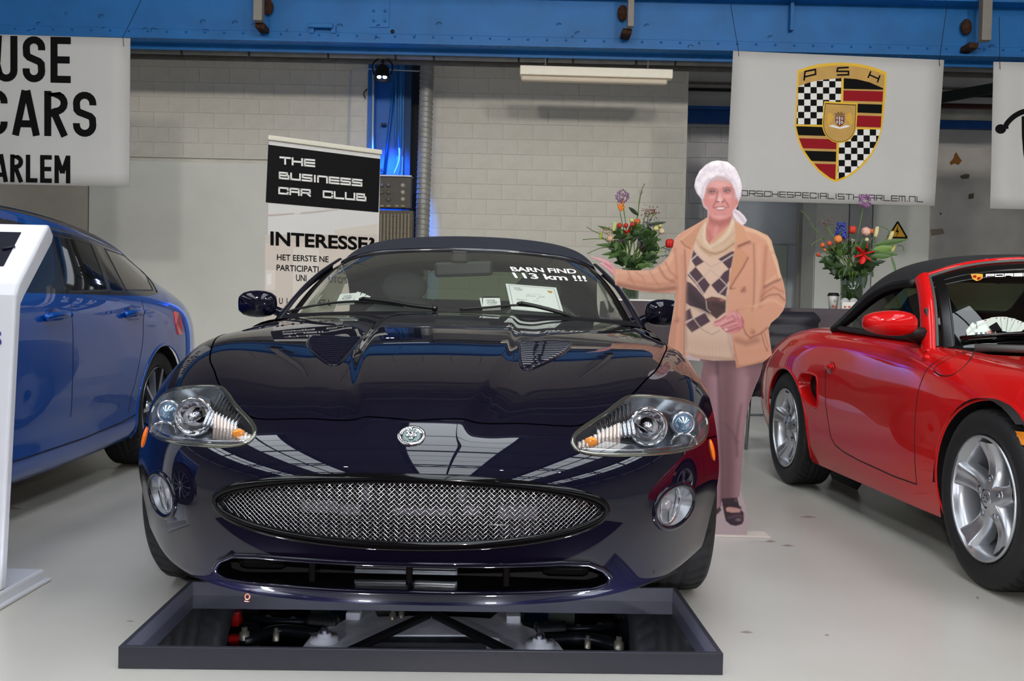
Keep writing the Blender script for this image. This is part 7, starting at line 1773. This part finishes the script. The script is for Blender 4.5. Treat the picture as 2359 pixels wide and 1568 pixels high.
# gloves held in front
gl = paint(A7([(800, 975), (840, 960), (900, 970), (930, 985), (928, 1060), (900, 1080), (870, 1105), (840, 1080), (812, 1050), (800, 1010)]), '4a2c2e'); brush(A7([(820, 980), (870, 975), (920, 990)]), 4, '7b4d48', .6, gl); dab(A7([(905, 980)])[0], 5, 3, 'd08a78', .7); brush(A7([(802, 985), (808, 1040), (830, 1060)]), 1.2, 'c8b2b4', .8); brush(A7([(850, 1010), (920, 1030)]), 4, '2b181b', .6, gl)
# hand in front: five fingers folded round the gloves, thumb out to the left
SK, SKD, SKL = 'd98a8c', 'a8525e', 'efb3ae'
hm = paint(A7([(845, 1142), (858, 1120), (890, 1105), (930, 1075), (965, 1052), (1000, 1050), (1030, 1080), (1050, 1120), (1042, 1160), (1010, 1185), (975, 1195), (935, 1192), (905, 1170), (890, 1150), (860, 1155)]), SK)
for pth, w_, c_, k in (([(850, 1146), (895, 1130), (930, 1110)], 2.6, SKL, .8), ([(900, 1150), (940, 1132), (985, 1118)], 1.6, SKD, .8), ([(908, 1168), (950, 1155), (1000, 1140)], 1.6, SKD, .8), ([(930, 1186), (975, 1175), (1015, 1158)], 1.6, SKD, .8), ([(895, 1142), (935, 1120), (975, 1100)], 2.2, SKL, .7), ([(915, 1162), (960, 1146), (1000, 1130)], 2.2, SKL, .6), ([(940, 1078), (980, 1068), (1020, 1090)], 4, SKL, .6), ([(970, 1080), (990, 1110)], 1.3, SKD, .5), ([(1000, 1075), (1012, 1110)], 1.3, SKD, .5), ([(855, 1125), (890, 1112), (925, 1085)], 1.5, SKD, .6), ([(1035, 1090), (1045, 1150), (1010, 1185)], 3, SKD, .6)): brush(A7(pth), w_, c_, k, hm)
dab(A7([(932, 1172)])[0], 3, 2.4, 'f4f0e8', .9)
# hand resting at the left
lh = paint(A7([(60, 706), (66, 701), (100, 708), (135, 713), (172, 729), (200, 751), (215, 778), (212, 830), (188, 810), (165, 787), (140, 768), (118, 751), (124, 741), (150, 746), (130, 734), (95, 723)]), 'e39aa2')
for pth, w_, c_, k in (([(70, 706), (130, 722), (175, 745)], 2, 'f2bcc0', .7), ([(95, 722), (150, 745), (190, 775)], 1.4, 'b8606c', .8), ([(125, 746), (165, 770), (200, 800)], 2, 'efb0b4', .6), ([(160, 782), (200, 815)], 1.6, 'b8606c', .6)): brush(A7(pth), w_, c_, k, lh)
for p_ in ((62, 704), (122, 746)): dab(A7([p_])[0], 2.5, 1.6, 'f2cdd0', .8)
# neck, face, ear
fa = paint(AT([(330, 330), (340, 420), (300, 480), (310, 640), (330, 655), (420, 560), (560, 440), (600, 330)]), 'd68a82')
brush(AT([(345, 400), (450, 440), (560, 395)]), 10, 'a85f58', .7, fa); brush(AT([(330, 520), (360, 600), (330, 650)]), 6, 'b9665c', .5, fa); brush(AT([(420, 480), (400, 560)]), 5, 'e6a498', .6, fa)
FC = AT([(310, 60), (340, 10), (420, -25), (520, -15), (590, 25), (610, 90), (612, 170), (640, 170), (652, 200), (640, 245), (615, 260), (600, 310), (575, 355), (520, 385), (450, 398), (385, 385), (340, 340), (322, 270), (290, 240), (275, 190), (290, 160)])
fc = paint(FC, 'dd958e', 2.2)
for p_, rx, ry, c_, k in (((450, 20), 26, 10, 'efb9b0', .7), ((350, 190), 14, 12, 'e58c8c', .6), ((545, 185), 14, 12, 'eaa09c', .6), ((450, 360), 14, 6, 'eeb4aa', .6), ((310, 150), 8, 20, 'c98078', .5), ((600, 150), 7, 22, 'c4807a', .45), ((448, 165), 6, 12, 'f3c6bc', .7), ((452, 190), 6, 4, 'f6d2c8', .8), ((370, 160), 9, 4, 'f0b8b0', .6), ((540, 150), 9, 4, 'f0b8b0', .6)): dab(AT([p_])[0], rx, ry, c_, k, fc)
for s_, ex, ey in ((0, 370, 102), (1, 530, 92)):
    dab(AT([(ex, ey-6)])[0], 12, 6, 'b77470', .7, fc); brush(AT([(ex-42, ey-26), (ex, ey-38), (ex+42, ey-28)]), 1.9, '8f5f5c', .9, fc)
    paint(AT([(ex-32, ey+4), (ex-10, ey-9), (ex+14, ey-9), (ex+32, ey+3), (ex+10, ey+12), (ex-14, ey+12)]), 'dcc4c2', .8, .55, fc); dab(AT([(ex, ey+1)])[0], 3.4, 2.8, '2c1f2a', 1, fc); brush(AT([(ex-34, ey+2), (ex-8, ey-12), (ex+14, ey-12), (ex+34, ey)]), 1.5, '47262e', .95, fc); brush(AT([(ex-26, ey+18), (ex, ey+24), (ex+26, ey+17)]), 1.3, 'a8565e', .7, fc); dab(AT([(ex+4, ey-2)])[0], .9, .9, 'ffffff', .8, fc)
brush(AT([(430, 90), (424, 150), (412, 190), (420, 208), (440, 205)]), 2, 'a05450', .8, fc); brush(AT([(478, 208), (498, 198), (500, 180)]), 2, 'a05450', .75, fc); dab(AT([(436, 207)])[0], 2.4, 1.6, '7c3b3e', .8, fc); dab(AT([(482, 206)])[0], 2.4, 1.6, '7c3b3e', .8, fc)
brush(AT([(408, 205), (388, 240), (382, 268)]), 1.8, '9c4e52', .75, fc); brush(AT([(515, 200), (538, 235), (545, 262)]), 1.8, '9c4e52', .75, fc)
paint(AT([(392, 270), (420, 258), (455, 262), (490, 256), (530, 266), (505, 288), (460, 298), (420, 290)]), 'b25660', 1, 1, fc); paint(AT([(404, 270), (440, 265), (480, 264), (518, 267), (495, 281), (455, 287), (420, 281)]), 'f3e8e0', .8, 1, fc); brush(AT([(420, 300), (460, 308), (500, 298)]), 1.6, 'd58a86', .7, fc); brush(AT([(395, 270), (455, 262), (528, 266)]), .9, '7b3440', .7, fc)
brush(AT([(400, 335), (455, 345), (510, 332)]), 2, 'c27a74', .5, fc); dab(AT([(640, 205)])[0], 4, 9, 'c87e78', .6, fc)
# hair, ribbon
HR = A7([(880, 82), (940, 90), (990, 130), (1020, 190), (1035, 250), (1030, 310), (1012, 345), (1004, 320), (985, 260), (965, 215), (920, 185), (870, 180), (825, 205), (800, 250), (790, 300), (778, 330), (745, 296), (727, 250), (736, 200), (760, 150), (800, 110), (840, 88)])
hr = paint(HR, 'f3eff3', 2.0)
for pth, w_, c_, k in (([(740, 260), (760, 200), (800, 150), (860, 120)], 6, 'cfc3cf', .55), ([(775, 310), (785, 250), (820, 200)], 4, 'b9a8b4', .6), ([(1015, 330), (1005, 270), (975, 210), (930, 175)], 4, 'cbbcc6', .6), ([(850, 100), (900, 95), (960, 120)], 8, 'ffffff', .8), ([(900, 140), (950, 160), (1000, 220)], 5, 'e2d9e4', .6), ([(870, 178), (920, 184), (965, 214)], 2, 'e2b8b4', .6)): brush(A7(pth), w_, c_, k, hr)
rgh = random.Random(4)
for k in range(120):   # loose white curls
    a = rgh.uniform(-3.3, .25); rr_ = rgh.uniform(.62, 1.0); x = 880+150*rr_*math.cos(a); y = 245+160*rr_*math.sin(a); t = rgh.uniform(0, 3.1); l = rgh.uniform(12, 30)
    brush(A7([(x, y), (x+l*math.cos(t), y+l*math.sin(t)), (x+l*1.3*math.cos(t+.7), y+l*1.3*math.sin(t+.7))]), rgh.uniform(1.2, 2.4), rgh.choice(['c2b3c0', 'd4c8d2', 'ffffff', 'fbf8fb', 'd0c4ce']), .24, hr)
brush(A7([(730, 250), (745, 292), (775, 330)]), 3, 'a898a6', .5, hr); brush(A7([(1032, 260), (1026, 315), (1010, 345)]), 3, 'b0a0ae', .5, hr)
sc_ = paint(A7([(985, 395), (1020, 410), (1050, 440), (1067, 468), (1055, 490), (1036, 500), (1000, 470), (978, 440), (975, 410)]), 'e2d7de'); brush(A7([(985, 410), (1020, 440), (1050, 480)]), 2, 'b8a6b2', .7, sc_); brush(A7([(980, 430), (1010, 470), (1035, 495)]), 2, 'f4eef2', .6, sc_)
# roll collar
cl_ = paint(A7([(815, 450), (790, 480), (765, 520), (740, 580), (738, 620), (770, 670), (820, 705), (850, 715), (900, 700), (960, 660), (990, 620), (992, 560), (985, 470), (970, 450), (950, 510), (900, 570), (850, 615), (822, 622), (800, 590), (800, 520)]), 'dcbf9f')
for pth, w_, c_, k in (([(800, 500), (790, 560), (800, 610), (830, 640), (880, 620), (940, 560), (975, 480)], 4, 'f0dcc2', .7), ([(770, 640), (820, 675), (860, 685), (920, 665), (985, 615)], 2.4, 'a8825f', .8), ([(745, 600), (775, 650), (830, 695)], 4, 'c9a684', .6), ([(815, 470), (806, 560), (825, 620)], 2.5, 'b48a68', .7), ([(850, 640), (920, 610), (985, 550)], 5, 'cba988', .5)): brush(A7(pth), w_, c_, k, cl_)
for k in range(22): a = k/21; brush(A7([(770+220*a, 640-70*a+60*math.sin(math.pi*a)), (778+210*a, 668-60*a+56*math.sin(math.pi*a))]), .9, 'b8946f', .35, cl_)
for p_ in ((1046, 918), (615, 1112), (1103, 1188)): dab(A7([p_])[0], 5.5, 6, 'a06450', .9); dab(A7([(p_[0]-4, p_[1]-5)])[0], 2.5, 2.5, 'd8a080', .8)
brush(A7([(955, 905), (965, 912), (990, 906)]), 1.2, DD_, .8); brush(A7([(1030, 930), (1052, 900)]), 2, DD_, .7)
# paper grain
IMG *= np.array((.80, .775, .80)); IMG *= (1-.12*(1-np.maximum(hr, sc_)))[:, None]
IMG *= (1+RNG.normal(0, .012, (len(PTS), 1)))
# board: core cut to the outline, printed face on it
spos = at(1683, 1236, SY); std = empty('cardboard_standee', (spos[0], SY, 0), 0, 'life-size cardboard cutout of a smiling white-haired woman in a camel coat', 'standee')
def sfr(a, b, w_): p = at(a, b, SY); return (p[0], SY+w_, max(p[2], .001))
mb = MB(); nS = len(SIL)
mb.add([sfr(a, b, .001) for a, b in SIL]+[sfr(a, b, .009) for a, b in SIL], [tuple(range(nS, 2*nS))]+[(i, (i+1) % nS, nS+(i+1) % nS, nS+i) for i in range(nS)])
core = mb.build('board', pbr('card_edge', 'd9cfc6', .7), std, True)
sdS, nearS = poly_sd(PTS, SIL); ny, nx = GX.shape; sd2 = sdS.reshape(ny, nx)
XY = PTS.copy(); mv = (sdS > -.9*ST) & (sdS < 1.0*ST); XY[mv] = nearS[mv]; keepv = sd2 < 1.0*ST
fm = keepv[:-1, :-1] & keepv[1:, :-1] & keepv[:-1, 1:] & keepv[1:, 1:] & ((sd2[:-1, :-1]+sd2[1:, 1:]+sd2[1:, :-1]+sd2[:-1, 1:])/4 < .35*ST)
ii = np.argwhere(fm); q = np.array([(i*nx+j, (i+1)*nx+j, (i+1)*nx+j+1, i*nx+j+1) for i, j in ii]); u, inv = np.unique(q, return_inverse=True); inv = inv.reshape(q.shape)
# vectorised photo-plane mapping
xx = (XY[u, 0]-CX)/F; yy = -(XY[u, 1]-CY)/F; c, s = math.cos(ROLL), math.sin(ROLL); X2 = c*xx-s*yy; Y2 = s*xx+c*yy; cp, sp2 = math.cos(PITCH), math.sin(PITCH); dy = cp+Y2*sp2; t_ = SY/dy
W3 = np.stack([X2*t_-spos[0], np.zeros(len(u)), np.maximum(CAMH+(-sp2+Y2*cp)*t_, .001)], 1)
me = bpy.data.meshes.new('printed_picture'); me.from_pydata(W3.tolist(), [], inv.tolist()); me.update()
ca = me.color_attributes.new('print', 'FLOAT_COLOR', 'POINT'); ca.data.foreach_set('color', np.concatenate([np.clip(IMG[u], 0, 1), np.ones((len(u), 1))], 1).ravel().astype(np.float32))
link('printed_picture', me, vcol_mat('standee_print', .45, .4), std)
MB().prism([(0, .002), (.30, .002), (0, .75)], lambda a, b, w_: (spos[0]-.02+w_, SY+.010+a, b), .006).build('rear_strut', pbr('card_brown', '9a7b58', .8), std, True)
MB().box((spos[0]-.06, SY+.03, .004), (.44, .10, .006)).build('foot', pbr('card_edge', 'd9cfc6', .7), std, True)
